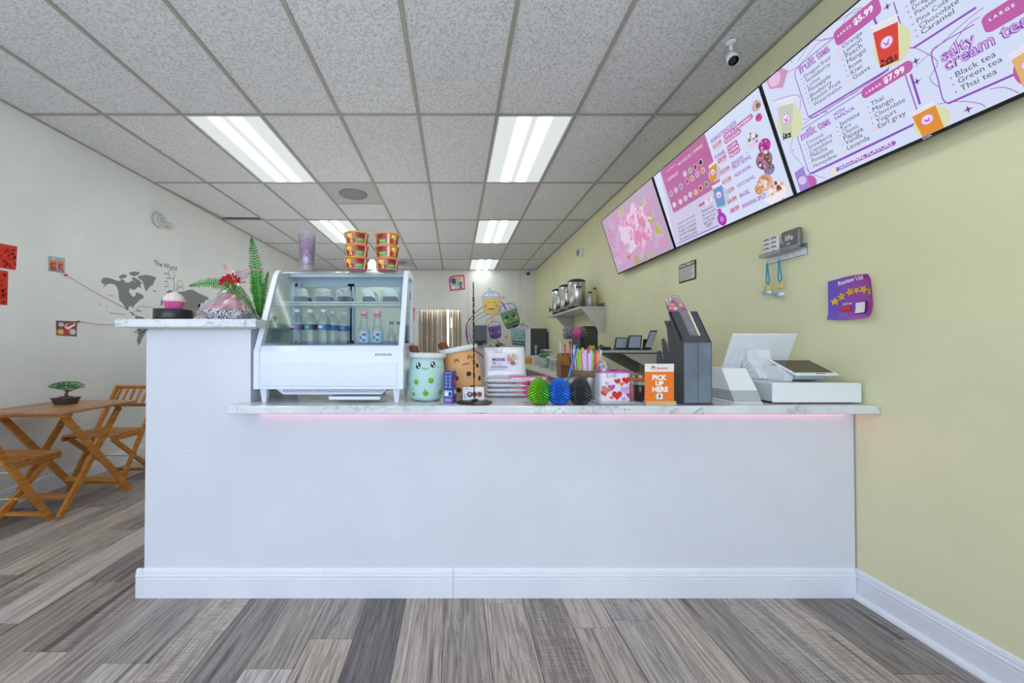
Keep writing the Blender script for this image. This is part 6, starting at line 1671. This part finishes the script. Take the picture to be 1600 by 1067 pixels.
for k, (c4, lb) in enumerate((([(-120, 130), (102, 172), (92, 312), (-120, 282)], 'upper bright red paper charm on the white wall, at the left edge'), ([(-60, 302), (47, 320), (42, 522), (-60, 512)], 'lower bright red paper charm hanging under the upper one'))):
    t, P = wall_card('red_paper', lb, 'paper', c4, RED, .002, 'red paper charms on the left wall')
    rd = random.Random(k)
    xs_ = (8, 92) if k == 0 else (4, 38); ys_ = (180, 290) if k == 0 else (335, 505)
    for i in range(26 if k == 0 else 22):
        x, y = rd.uniform(*xs_), rd.uniform(*ys_); P.line([P.px(*L_(x, y)), P.px(*L_(x + rd.uniform(-14, 14), y + rd.uniform(-10, 12))), P.px(*L_(x + rd.uniform(-9, 9), y + rd.uniform(-4, 14)))], .010, DRED if i % 3 else ORG_, 1)
    P.build('print', t)
t, P = wall_card('wall_photo', 'small photo of two iced red drinks pinned on the left wall', 'photo', [(287, 228), (385, 240), (383, 332), (287, 318)], (168, 178, 190))
P.ppx([L_(*p) for p in ((290, 296), (383, 308), (382, 330), (289, 316))], (146, 140, 150), 1)
for (a, b, c_, d_) in (((294, 250), (336, 254), (330, 314), (300, 310)), ((344, 258), (378, 262), (372, 308), (348, 304))):
    P.ppx([L_(*a), L_(*b), L_(*c_), L_(*d_)], (186, 60, 30), 2); P.ppx([L_(a[0], a[1]), L_(b[0], b[1]), L_(b[0] - 1, b[1] + 16), L_(a[0] + 2, a[1] + 16)], (222, 130, 90), 3)
    e = P.px(*L_((a[0] + b[0]) / 2 + 4, a[1] + 34)); P.disc(e[0], e[1], .012, (226, 120, 50), 4, None, 10)
P.line([P.px(*L_(318, 236)), P.px(*L_(312, 256))], .006, (236, 230, 226), 4)
P.build('print', t)
t, P = wall_card('wall_photo', 'small photo of red and cream desserts pinned low on the left wall', 'photo', [(333, 613), (457, 617), (455, 708), (335, 700)], (120, 90, 80))
for (x, y, r, c_) in ((362, 636, .034, (96, 60, 56)), (362, 636, .025, (206, 190, 180)), (360, 680, .032, (206, 130, 50)), (360, 680, .022, (236, 190, 110)), (408, 658, .046, (190, 40, 40)), (404, 648, .030, (226, 214, 200)), (412, 640, .018, (196, 30, 36)), (430, 680, .030, (216, 206, 210)), (430, 640, .030, (80, 60, 60)), (430, 640, .020, (206, 160, 140)), (396, 684, .026, (190, 60, 60))):
    e = P.px(*L_(x, y)); P.disc(e[0], e[1], r, c_, 2 + r * -20 + 3, r * .8, 14)
P.ppx([L_(385, 640), L_(440, 622), L_(448, 640), L_(400, 668)], (236, 230, 224), 5); P.ppx([L_(390, 640), L_(436, 624), L_(440, 632), L_(396, 652)], (186, 30, 40), 6)
P.build('print', t)
for (pts, lb) in (((((388, 342)), ((755, 545))), 'thin red string running from the drinks photo to the world map'), ((((462, 619)), ((700, 637))), 'thin grey string running from the dessert photo towards the counter')):
    a = P.px(*L_(*pts[0])); b = P.px(*L_(*pts[1])); s_ = MB(mat('string_red', (176, 110, 108), .8)).tube([(XL + .008, a[0], a[1]), (XL + .012, (a[0] + b[0]) / 2, (a[1] + b[1]) / 2 - .012), (XL + .006, b[0], b[1])], .0022, 5)
    t = thing('string', lb, 'string', (XL, a[0], a[1])); s_.build('thread', t)
    MB(mat('red_pin', (190, 30, 36), .4)).ell((XL + .010, a[0], a[1]), (.010, .014, .009)).build('pin', t); MB(mat('red_pin', (190, 30, 36), .4)).ell((XL + .010, b[0], b[1]), (.008, .010, .008)).build('pin', t)
q = atx(246, 344, XL)
M_WPL2 = mat('dull_white_plastic', (200, 201, 200), .4)
e = thing('emergency_light', 'small white round strobe light high on the left wall', 'light', (XL, q.y, q.z))
MB(M_WPL2).cyl((XL, q.y, q.z), (XL + .045, q.y, q.z), .085, .075, 24).build('housing', e)
m = MB(mat('clear_lens_grey', (196, 206, 206), .15)); m.cyl((XL + .045, q.y, q.z), (XL + .060, q.y, q.z), .060, .050, 24); m.build('lens', e)
ld = MB(M_GPL)
for k in range(7): a = k * 2 * PI / 6; r = .028 if k else 0; ld.ell((XL + .061, q.y + r * math.cos(a), q.z + r * math.sin(a)), (.004, .010, .010), 8, 6)
ld.build('reflector_cells', e)['kind'] = 'stuff'
MB(M_WPL2).bb((XL, q.y + .06, q.z - .05), (XL + .035, q.y + .19, q.z + .02), bev=.01).build('side_box', e)
MB(mat('orange_spot', (226, 130, 90), .4)).bb((XL + .033, q.y + .08, q.z - .045), (XL + .038, q.y + .12, q.z - .03)).build('indicator', e)  # small plain orange block on the side box

# ------------------------------------------------------------------ back wall
BW = lambda **k: Print((0, YB, 0), (1, 0, 0), (0, 0, 1), **k)
M2 = lambda x, y: (640 + x / 7.619, 420 + y / 7.619)
mu = thing('wall_mural', 'painted mural of four smiling bubble tea cups with pink swirls on the far wall', 'mural', (1.2, YB, 1.8))
P = BW(eps=.0006)
def mp(pts, c, L=0): P.poly([P.px(*M2(*p)) for p in pts], c, L)
def smooth_line(pts, w, c, L=0):
    q_ = [P.px(*M2(*p)) for p in pts]; out = []
    for i in range(len(q_) - 1):
        p0 = q_[max(i - 1, 0)]; p1_ = q_[i]; p2_ = q_[i + 1]; p3 = q_[min(i + 2, len(q_) - 1)]
        for k in range(6):
            t = k / 6; out.append(tuple(.5 * ((2 * p1_[j]) + (-p0[j] + p2_[j]) * t + (2 * p0[j] - 5 * p1_[j] + 4 * p2_[j] - p3[j]) * t * t + (-p0[j] + 3 * p1_[j] - 3 * p2_[j] + p3[j]) * t ** 3) for j in range(2)))
    out.append(q_[-1]); P.line(out, w, c, L)
MG, MGD = (170, 60, 130), (140, 70, 110)
smooth_line([(870, 450), (790, 520), (710, 600), (680, 690), (690, 820), (730, 950)], .018, MG, 0)
smooth_line([(730, 590), (690, 640), (672, 740), (690, 860), (728, 955)], .030, MG, 1)
smooth_line([(890, 510), (800, 560), (740, 620), (710, 720), (720, 820), (770, 910), (900, 940), (960, 960)], .011, MGD, 0)
smooth_line([(950, 535), (850, 580), (780, 640), (740, 720)], .010, MGD, 0)
smooth_line([(1080, 530), (960, 580), (900, 660), (900, 780), (960, 850), (1060, 900), (1200, 950), (1400, 955)], .010, MGD, 0)
smooth_line([(760, 960), (830, 1010), (880, 1050)], .026, MG, 0)
def mcup(cx, cy, w, h, rot, body, lid, outline, face, pearls):
    """in metres on the wall; cx, cy centre of the cup body"""
    c_, s_ = math.cos(rot), math.sin(rot)
    def T(a, b): return (cx + a * c_ - b * s_, cy + a * s_ + b * c_)
    base = [(-w / 2, h / 2), (w / 2, h / 2)]
    def arcp(x0, y0, x1, y1, r):
        return []
    bp = [(-w * .50, h * .5), (-w * .46, -h * .1), (-w * .42, -h * .34), (-w * .30, -h * .47), (0, -h * .52), (w * .30, -h * .47), (w * .42, -h * .34), (w * .46, -h * .1), (w * .50, h * .5)]
    P.poly([T(a * 1.05, b * 1.05) for a, b in bp], outline, 2); P.poly([T(a, b) for a, b in bp], body, 3)
    dome = [(-w * .56, h * .5)] + [(-w * .47 * math.cos(t * PI / 10), h * .55 + h * .30 * math.sin(t * PI / 10)) for t in range(11)] + [(w * .56, h * .5)]
    P.line([T(a, b) for a, b in dome], w * .045, outline, 4)
    P.poly([T(a * .96, b) for a, b in dome], lid, 3)
    for a in (-.16, .16): P.line([T(w * a, h * .58), T(w * a * .8, h * .82)], w * .03, outline, 5)
    band = [(-w * .57, h * .44), (w * .57, h * .44), (w * .57, h * .56), (-w * .57, h * .56)]
    P.poly([T(a, b) for a, b in band], outline, 5); P.poly([T(a * .97, b + (-.01 if b > h * .5 else .01) * 1) for a, b in band], (214, 216, 236), 6)
    rd_ = random.Random(int(cx * 100))
    if pearls:
        for i in range(15):
            a = (-.36 + .72 * (i % 8) / 7) * w; b = -h * (.26 + .15 * (i // 8)) + rd_.uniform(-.02, .02) * h; P.disc(*T(a, b), w * .048, (30, 50, 44), 5, None, 10)
    ck = (232, 150, 140)
    for sg in (-1, 1): P.disc(*T(sg * w * .33, -h * .03 + h * .02), w * .115, ck, 5, w * .08, 12, rot)
    for sg in (-1, 1):
        if face == 'open' or (face == 'wink' and sg < 0):
            P.disc(*T(sg * w * .20, h * .17), w * .10, (26, 40, 34), 6, w * .115, 14); P.disc(*T(sg * w * .20 - w * .02, h * .21), w * .035, (240, 244, 240), 7, None, 8)
        else:
            k_ = [(-.09, .06), (0, .11), (.09, .05)] if face == 'laugh' else [(-.10, .08 * sg * -1 + .0), (.06 * sg * -1, .0), (-.10 * sg * -1 * -1, -.0)]
            if face == 'laugh': P.line([T(sg * w * .20 + a * w, h * .13 + b * h * .8) for a, b in k_], w * .025, (60, 40, 30), 6)
            else: P.line([T(sg * w * .30, h * .26), T(sg * w * .12, h * .17), T(sg * w * .30, h * .12)], w * .025, (40, 60, 70), 6)
    if face == 'laugh':
        P.poly([T(a * w, b * h) for a, b in ((-.24, -.06), (0, -.12), (.24, -.06), (.14, -.20), (0, -.24), (-.14, -.20))], (170, 50, 40), 6)
        P.line([T(a * w, b * h) for a, b in ((-.20, -.09), (0, -.14), (.20, -.09))], w * .04, (240, 236, 226), 7)
    else:
        P.line([T(a * w, b * h) for a, b in ((-.10, .03), (-.04, -.03), (.04, -.03), (.10, .03))], w * .03, (40, 50, 50), 6)
def C2(x, y): return P.px(*M2(x, y))
def D2(n_): return n_ / 7.619 / FPX * YB
def mc(x, y, w, h, rot, *a): c_ = C2(x, y); mcup(c_[0], c_[1], D2(w), D2(h), rot, *a)
mc(973, 440, 205, 200, 0, (236, 206, 106), (226, 228, 246), (140, 136, 190), 'laugh', False)
mc(1205, 595, 205, 220, math.radians(18), (110, 158, 100), (224, 226, 244), (120, 110, 180), 'open', True)
mc(1018, 755, 150, 150, math.radians(8), (112, 90, 176), (226, 226, 240), (110, 96, 150), 'wink', True)
mc(1312, 820, 205, 190, math.radians(-4), (150, 200, 206), (224, 228, 240), (120, 130, 170), 'shut', True)
smooth_line([(975, 310), (970, 265), (935, 225)], .036, (150, 190, 200), 5); smooth_line([(1150, 480), (1118, 430), (1090, 390)], .034, (126, 110, 180), 5); smooth_line([(985, 655), (985, 575)], .020, (220, 130, 120), 5); smooth_line([(1318, 700), (1360, 620)], .028, (220, 160, 90), 5)
for (x, y, r) in ((1120, 345, .065), (1415, 610, .050), (1150, 810, .075), (1100, 690, .02), (1118, 720, .015), (1155, 893, .018)):
    a = C2(x, y); P.star(a[0], a[1], r, (206, 176, 110), 4, 4, .28); 
rd = random.Random(2)
for (cx_, cy_, n_) in ((1060, 915, 22), (1385, 975, 30), (990, 940, 10)):
    for i in range(n_):
        a = C2(cx_ + rd.gauss(0, 26), cy_ + rd.gauss(0, 18 if cx_ < 1300 else 34)); P.disc(a[0], a[1], .020, ((74, 50, 44), (110, 84, 66), (56, 40, 40))[i % 3], 4 + i * .05, None, 8)
P.build('mural_paint', mu)
sg_ = thing('wall_sign', 'pink bordered square picture sign tilted high on the far wall', 'sign', (C2(567, 168)[0], YB, C2(567, 168)[1]))
P = BW(); c_ = P.px(*M2(567, 168)); R_ = math.radians(4)
def q2(a, b): return (c_[0] + a * math.cos(R_) - b * math.sin(R_), c_[1] + a * math.sin(R_) + b * math.cos(R_))
k_ = D2(1)
ps = [(-92, -88), (88, -82), (92, 80), (75, 92), (-70, 86), (-96, 60)]
vs = [(q2(a * k_, b * k_)[0], YB - .012, q2(a * k_, b * k_)[1]) for a, b in ps] + [(q2(a * k_, b * k_)[0], YB - .001, q2(a * k_, b * k_)[1]) for a, b in ps]
MB(pm((206, 60, 90), .4)).add(vs, [tuple(range(6)), tuple(range(6, 12))[::-1]] + [(i, i + 6, (i + 1) % 6 + 6, (i + 1) % 6) for i in range(6)]).build('board', sg_)
P = Print((0, YB - .012, 0), (1, 0, 0), (0, 0, 1))
P.poly([q2(a * k_ * .84, b * k_ * .82) for a, b in ps], (232, 206, 190), 1)
for (a, b, r, col) in ((-45, 30, 34, (70, 130, 160)), (-38, -10, 26, (110, 180, 200)), (36, -12, 30, (80, 160, 180)), (30, 46, 24, (240, 180, 120)), (-50, -50, 20, (236, 236, 236)), (40, -55, 18, (190, 60, 80)), (-40, 34, 14, (40, 80, 120)), (38, -8, 12, (50, 110, 130))): P.disc(*q2(a * k_, b * k_), r * k_, col, 2 + (r < 20), None, 14)
P.line([q2(0, -60 * k_), q2(0, 50 * k_)], .012, (190, 70, 90), 4)
P.build('print', sg_)
pinkp = thing('wall_sticker', 'pink cone shaped sticker left of the doorway on the far wall', 'wall sticker', (-.98, YB, 1.8))
P = BW(); mp([(28, 470), (75, 460), (78, 560), (40, 640), (26, 600)], (226, 130, 140), 1); mp([(30, 470), (76, 462), (74, 500), (32, 510)], (190, 70, 90), 2); P.build('print', pinkp)
# towel dispenser
a = aty(741, 508, YB - .2); b = aty(760.5, 536, YB - .2)
td = thing('towel_dispenser', 'dark grey paper towel dispenser mounted left of the mural cups', 'dispenser', ((a.x + b.x) / 2, YB, b.z))
m = MB(mat('smoke_grey_plastic', (76, 84, 98), .25)); m.prism([(YB - .001, b.z), (YB - .20, b.z), (YB - .22, b.z + .06), (YB - .20, a.z - .03), (YB - .15, a.z), (YB - .001, a.z)], 'x', a.x, b.x); m.build('cover', td)
MB(M_BLACK).bb((a.x + .09, YB - .16, b.z - .05), (b.x - .09, YB - .04, b.z)).build('chute', td); MB(M_BLACKG).bb((a.x + .10, YB - .226, b.z + .07), (b.x - .12, YB - .215, b.z + .09)).build('window_slot', td)
a = aty(825.5, 427.5, YB - .06)
bc2 = thing('dome_camera', 'tiny black camera high in the right corner of the far wall', 'camera', (a.x, YB, a.z)); MB(M_BLACK).bb((a.x - .03, YB - .03, a.z - .02), (a.x + .03, YB - .001, a.z + .03)).ell((a.x, YB - .06, a.z), (.04, .05, .035)).build('body', bc2)
# low back worktop (seen between the plush toys and the mochi bag)
# ------------------------------------------------------------------ work table along the right wall
WX0, WY0, WY1, WZ = 1.045, 3.05, 8.35, .878
wt = thing('prep_table', 'long steel prep table with a pale top along the green wall', 'table', (1.47, 5.7, 0))
MB(mat('pale_cutting_top', (214, 214, 208), .35)).bb((WX0, WY0, WZ - .03), (XR - .002, WY1, WZ), bev=.004).build('top', wt)
MB(M_STEELR).bb((WX0 + .015, WY0 + .01, .10), (XR - .01, WY1 - .01, WZ - .031)).build('cabinet', wt)
MB(mat('steel_edge', (120, 112, 100), .4, .5)).bb((WX0 - .004, WY0, WZ - .075), (WX0 + .014, WY1, WZ - .030)).build('edge_rail', wt)
for k in range(24): MB(M_BLACK).bb((WX0 + .010, 4.9 + k * .14, WZ - .20), (WX0 + .0148, 4.98 + k * .14, WZ - .09)).build('vent_slot', wt)
for y in (WY0 + .08, WY1 - .1):
    for x in (WX0 + .06, XR - .08): MB(M_DARK).cyl((x, y, 0.001), (x, y, .10), .022, n=12).build('leg', wt)
def cont(name, label, cat, px_, Y, w, h, body, lid=None, lh=.03, group=None, shape='box', lidw=1.04, Z0=WZ):
    q_ = aty(px_, 570, Y); t = thing(name, label, cat, (q_.x, Y, Z0), 0, group); c_ = (q_.x, Y, Z0 + .0008)
    if shape == 'box':
        m = MB(body); a_ = w / 2
        vs = [(c_[0] + s_ * a_ * .9, Y + t_ * a_ * .9, c_[2]) for s_, t_ in ((-1, -1), (1, -1), (1, 1), (-1, 1))] + [(c_[0] + s_ * a_, Y + t_ * a_, c_[2] + h) for s_, t_ in ((-1, -1), (1, -1), (1, 1), (-1, 1))]
        m.add(vs, [(3, 2, 1, 0), (4, 5, 6, 7), (0, 1, 5, 4), (1, 2, 6, 5), (2, 3, 7, 6), (3, 0, 4, 7)]); m.build('tub', t)
        if lid: MB(lid).bb((c_[0] - a_ * lidw, Y - a_ * lidw, c_[2] + h), (c_[0] + a_ * lidw, Y + a_ * lidw, c_[2] + h + lh), bev=.006).build('lid', t)
    else:
        MB(body).lathe([(w * .46, 0), (w * .5, .005), (w * .5, h * .9), (w * .46, h)], c_, 24).build('tub', t)
        if lid: MB(lid).lathe([(w * .5 * lidw, h), (w * .52 * lidw, h + .004), (w * .52 * lidw, h + lh), (w * .48, h + lh + .004), (.001, h + lh + .005)], c_, 24).build('lid', t)
    return t
CLR = mat('milky_plastic', (206, 206, 198), .35); CLR2 = mat('cloudy_plastic', (190, 194, 194), .3, var=.2, bscale=25)
cont('food_tub', 'clear tub of orange food, farthest left on the prep table', 'tub', 824, 6.5, .14, .10, mat('mango_orange', (226, 160, 50), .4), CLR, .05)
cont('food_tub', 'wide milky tub right of the orange one on the prep table', 'tub', 841, 6.1, .17, .12, CLR, mat('pale_lid', (226, 224, 214), .4), .03)
cont('lidded_jar', 'clear round jar with a green lid on the prep table', 'jar', 850, 5.4, .14, .15, CLR2, mat('green_lid', (44, 140, 86), .4), .04, None, 'round')
for k, (x, Y, h) in enumerate(((860, 4.9, .15), (866, 4.6, .13), (873, 4.9, .17))):
    cont('clear_canister', ['left clear canister beside the green-lidded jar', 'front clear canister beside the green-lidded jar', 'right clear canister next to the amber caddy'][k], 'canister', x, Y, .085, h, G_PET, mat('clear_lid_grey', (206, 210, 212), .3), .02, 'clear canisters on the prep table', 'round')
# row of glasses on a small wire rack behind
rk = thing('wire_rack', 'white wire rack holding glasses behind the canisters', 'rack', (1.50, 5.7, WZ))
m = MB(M_CHROME)
for z in (WZ + .03, WZ + .185, WZ + .25):
    for y in (5.58, 5.82): m.cyl((1.33, y, z), (1.66, y, z), .004, n=6)
for k in range(9):
    x = 1.33 + k * .04125; m.cyl((x, 5.58, WZ + .001), (x, 5.58, WZ + .25), .0035, n=6); m.cyl((x, 5.82, WZ + .001), (x, 5.82, WZ + .25), .0035, n=6)
m.build('frame', rk)['kind'] = 'stuff'
for k in range(4):
    x = 1.375 + k * .08
    g_ = thing('drinking_glass', 'upturned clear glass standing in the white wire rack', 'glass', (x, 5.7, WZ), 0, 'glasses in the wire rack')
    MB(G_PET).lathe([(.036, .001), (.034, .12), (.030, .125), (.001, .126)], (x, 5.7, WZ), 16, cap=False).build('glass', g_)
# amber caddy with utensils
q = aty(887, 588, 3.72)
ad = thing('amber_caddy', 'amber plastic drawer caddy holding utensils behind the pail', 'caddy', (q.x, 3.72, WZ))
M_AMB = mat('amber_plastic', (176, 118, 50), .25, var=.3, bscale=10); M_AMBD = mat('amber_dark', (120, 74, 30), .3)
m = MB(M_AMB); w = .085
m.bb((q.x - w, 3.64, WZ + .0008), (q.x - w + .006, 3.80, WZ + .235)).bb((q.x + w - .006, 3.64, WZ + .0008), (q.x + w, 3.80, WZ + .235)).bb((q.x - w, 3.79, WZ + .0008), (q.x + w, 3.80, WZ + .235))
m.bb((q.x - w, 3.64, WZ + .0008), (q.x + w, 3.80, WZ + .006)).bb((q.x - w, 3.64, WZ + .115), (q.x + w, 3.80, WZ + .122)); m.build('carcass', ad)
for k in range(2):
    for j in range(2): MB(M_AMB if (k + j) % 2 else M_AMBD).bb((q.x - w + .008 + j * .080, 3.636, WZ + .008 + k * .116), (q.x - w + .084 + j * .080, 3.65, WZ + .108 + k * .116), bev=.002).build('drawer_front', ad)
for k, (dx, h, col, lb) in enumerate(((-.06, .33, (206, 208, 210), 'steel whisk handle'), (-.02, .31, (214, 90, 120), 'pink handled spatula'), (.02, .34, (90, 94, 110), 'dark grey scoop handle'), (.05, .30, (196, 200, 206), 'steel spoon handle'))):
    u = thing('utensil', '%s sticking up from the amber caddy' % lb, 'utensil', (q.x + dx, 3.72, WZ + .125)); MB(mat('utensil_%d' % k, col, .3, .4 if col[0] == col[1] else 0)).cyl((q.x + dx, 3.72, WZ + .124), (q.x + dx + .012 * (k - 1.5), 3.72, WZ + h), .007, .010, 12).ell((q.x + dx + .012 * (k - 1.5), 3.72, WZ + h), (.014, .008, .022)).build('handle', u)
# cup sealing machine with printed film roll
q = aty(918, 575, 4.35)
sm = thing('sealing_machine', 'black cup sealing machine with a rounded top and yellow label', 'machine', (q.x, 4.35, WZ))
MB(M_BLACK).prism([(q.x - .10, WZ + .001), (q.x + .10, WZ + .001), (q.x + .10, WZ + .48), (q.x + .085, WZ + .52), (q.x + .06, WZ + .535), (q.x - .06, WZ + .535), (q.x - .10, WZ + .52)], 'y', 4.30, 4.60).build('body', sm)
MB(mat('machine_face', (56, 58, 44), .3)).prism([(q.x - .06, WZ + .16), (q.x + .08, WZ + .16), (q.x + .08, WZ + .46), (q.x + .065, WZ + .50), (q.x - .06, WZ + .50)], 'y', 4.292, 4.30).build('face_panel', sm)
MB(mat('yellow_label', (206, 206, 50), .4)).bb((q.x - .005, 4.285, WZ + .235), (q.x + .06, 4.292, WZ + .315)).build('yellow_label', sm)
cz_ = aty(882, 520, 4.19).z
MB(M_STEEL).cyl((q.x - .34, 4.19, cz_), (q.x - .06, 4.19, cz_), .008, n=10).build('spindle', sm)
a0, a1 = aty(882, 520, 4.19), aty(912, 520, 4.19)
fr_ = thing('film_roll', 'pink and black floral film roll on the sealing machine', 'roll', (a0.x, 4.19, a0.z))
m_f, nt, p_ = new_mat('floral_film'); g_ = geo(nt); v_ = nt.nodes.new('ShaderNodeTexVoronoi'); v_.inputs['Scale'].default_value = 55; nt.links.new(g_, v_.inputs['Vector'])
nt.links.new(ramp(nt, v_.outputs['Distance'], [(.2, (226, 206, 214)), (.34, (46, 44, 50)), (.6, (90, 110, 110))]), p_.inputs['Base Color'])
cz = a0.z
MB(m_f).cyl((a0.x, 4.19, cz), (a1.x, 4.19, cz), .070, .070, 28).build('roll', fr_)
MB(mat('film_pink', (206, 76, 140), .4)).lathe([(.0712, .085), (.0712, .155)], (a0.x, 4.19, cz), 28, axis='x', cap=False).build('pink_band', fr_)
# dark appliance at the far end
a0, a1 = aty(829, 513, 7.6), aty(854.5, 513, 7.6)
fd = thing('countertop_appliance', 'dark grey upright appliance at the far end of the prep table', 'appliance', ((a0.x + a1.x) / 2, 7.8, WZ))
MB(mat('graphite', (66, 66, 66), .3)).bb((a0.x, 7.6, WZ + .0008), (a1.x, 8.1, a0.z), bev=.01).build('body', fd)
MB(M_WPL).bb((a0.x - .012, 7.61, WZ + .001), (a0.x, 8.1, a0.z - .005)).build('white_side', fd)
MB(M_GPL).tube([(a1.x + .02, 7.65, a0.z - .08), (a1.x + .05, 7.62, a0.z - .08), (a1.x + .055, 7.62, a0.z - .45)], .015, 8).build('water_pipe', fd)
MB(mat('blue_knob', (110, 180, 220), .4)).cyl((a0.x + .10, 7.6, a0.z - .37), (a0.x + .10, 7.56, a0.z - .37), .035).build('blue_tap_badge', fd); MB(M_GPL).bb((a0.x + .085, 7.57, a0.z - .60), (a0.x + .115, 7.599, a0.z - .40)).build('tap_tube', fd)

# steel wall shelf with tea urns
s_ = thing('wall_shelf', 'brushed steel wall shelf on triangular brackets carrying tea urns', 'shelf', (1.74, 5.55, 1.69))
SX0, SY0, SY1, SZ2 = 1.574, 4.78, 6.40, 1.69
MB(M_STEELR).bb((SX0, SY0, SZ2 - .03), (XR - .001, SY1, SZ2), bev=.003).build('top', s_)
MB(M_STEELR).bb((XR - .006, SY0, SZ2), (XR - .001, SY1, SZ2 + .05)).build('upstand', s_)
for y in (SY0 + .001, SY1 - .35): MB(M_STEELR).prism([(SX0 + .03, SZ2 - .031), (XR - .001, SZ2 - .031), (XR - .001, 1.36), (XR - .03, 1.36)], 'y', y, y + .004).build('bracket', s_)
def urn(Y, label, X=1.665):
    t = thing('tea_urn', label, 'urn', (X, Y, SZ2), 0, 'steel tea urns on the wall shelf'); c_ = (X, Y, SZ2)
    MB(M_STEEL).lathe([(.105, .03), (.112, .034), (.112, .36), (.105, .368)], c_, 32).build('barrel', t)
    MB(M_BLACK).lathe([(.098, .001), (.104, .004), (.104, .030)], c_, 28).build('base_ring', t)
    MB(M_BLACK).lathe([(.114, .366), (.117, .372), (.114, .385), (.09, .402), (.03, .410), (.001, .411)], c_, 32).build('lid', t)
    MB(M_BLACK).cyl((X - .11, Y, SZ2 + .075), (X - .155, Y, SZ2 + .075), .012, n=10).cyl((X - .150, Y, SZ2 + .09), (X - .150, Y, SZ2 + .035), .010, n=10).bar((X - .152, Y - .012, SZ2 + .115), (X - .148, Y + .012, SZ2 + .085), .012, .010).cyl((X - .150, Y, SZ2 + .085), (X - .156, Y, SZ2 + .125), .006, n=8).build('tap', t)
    for sg in (-1, 1): MB(M_BLACK).tube([(X + .02, Y + sg * .112, SZ2 + .29), (X + .02, Y + sg * .15, SZ2 + .285), (X - .04, Y + sg * .15, SZ2 + .285), (X - .04, Y + sg * .108, SZ2 + .29)], .008, 8).build('handle', t)
    return t
urn(5.16, 'nearest and biggest-looking steel tea urn on the wall shelf'); urn(5.60, 'middle steel tea urn on the wall shelf'); urn(6.02, 'farthest steel tea urn on the wall shelf')
for k, (x, Y, h, r, col) in enumerate(((1.80, 5.02, .20, .035, (206, 208, 210)), (1.83, 4.93, .24, .028, (176, 170, 100)))):
    t = thing('syrup_bottle', ['clear bottle right of the nearest tea urn', 'tall olive bottle at the near end of the steel shelf'][k], 'bottle', (x, Y, SZ2)); MB(mat('bottle_%d' % k, col, .2)).lathe([(r, .001), (r, h * .65), (r * .4, h * .8), (r * .4, h)], (x, Y, SZ2), 16).build('bottle', t)
    MB(mat('dark_green_cap', (40, 70, 50), .4)).cyl((x, Y, SZ2 + h), (x, Y, SZ2 + h + .02), r * .6).build('cap', t)

# low wall shelf with three order tablets
lt = thing('wall_shelf', 'low steel wall shelf with slanted brackets carrying three tablets', 'shelf', (1.6, 3.4, 1.14))
HX0, HY0, HY1, HZ2 = 1.30, 3.30, 3.95, 1.148
MB(M_STEELR).bb((HX0, HY0, HZ2 - .022), (XR - .001, HY1, HZ2), bev=.003).build('top', lt)
MB(mat('dark_edge', (50, 52, 52), .4)).bb((HX0, HY0 - .003, HZ2 - .030), (XR - .001, HY0, HZ2 - .022)).build('lower_edge', lt)
for y in (HY0 + .02, HY1 - .06): MB(M_STEELR).prism([(HX0 + .16, HZ2 - .023), (XR - .001, HZ2 - .023), (XR - .001, .91), (XR - .05, .91)], 'y', y, y + .004).build('bracket', lt)
def tablet(x0p, x1p, Y, zt, lean, label, yaw=0.0):
    a = aty(x0p, 543, Y); b = aty(x1p, 543, Y); w = b.x - a.x
    t = thing('order_tablet', label, 'tablet', ((a.x + b.x) / 2, Y, HZ2 + .0008), yaw, 'order tablets on the low shelf')
    Lh = zt; d = Vector((lean, .35, 1)).normalized() ; vs = []
    o = Vector((-w / 2, 0, .012)); u = Vector((w, 0, 0)); v = d * Lh; n_ = u.cross(v).normalized()
    for off in (0, .010): vs += [o - n_ * off * -1, o + u + n_ * off, o + u + v + n_ * off, o + v + n_ * off]
    MB(M_BLACK).add([o, o + u, o + u + v, o + v] + [p - n_ * .012 for p in (o, o + u, o + u + v, o + v)], [(0, 1, 2, 3), (7, 6, 5, 4), (0, 4, 5, 1), (1, 5, 6, 2), (2, 6, 7, 3), (3, 7, 4, 0)]).build('case', t, False)
    k = .08
    MB(mat('tablet_glow', (128, 142, 160), .08, 0, .35)).add([o + u * k + v * k + n_ * .0008, o + u * (1 - k) + v * k + n_ * .0008, o + u * (1 - k) + v * (1 - k) + n_ * .0008, o + u * k + v * (1 - k) + n_ * .0008], [(0, 1, 2, 3)]).build('screen', t, False)
    MB(M_BLACK).box((0, .03, .006), (w * .8, .12, .011), bev=.002).bar((0, .06, .01), (0, .04, Lh * .5), .03, .008).build('stand', t, False)
    return t
tablet(960, 979, 3.50, .115, .30, 'left order tablet, smallest of the three on the low shelf')
tablet(980, 1001, 3.42, .135, .30, 'middle order tablet glowing white on the low shelf')
t = tablet(1006, 1017, 3.40, .20, .55, 'right order tablet, thin and seen almost edge-on')
m = MB(M_BLACK)
for k in range(3):
    y = 3.36 + k * .05; m.tube([(1.34 + .03 * k, y, HZ2 + .008), (1.30 + .02 * k, y, HZ2 + .03 + .01 * k), (1.27, y + .01, HZ2 + .0), (1.25 - .02 * k, y, HZ2 - .06)], .004, 6)
m.bb((1.33, 3.38, HZ2 + .0005), (1.40, 3.46, HZ2 + .03), bev=.005)
o = m.build('power_adapter'); tag(o, 'black power adapter with cables at the left end of the low shelf', 'adapter')
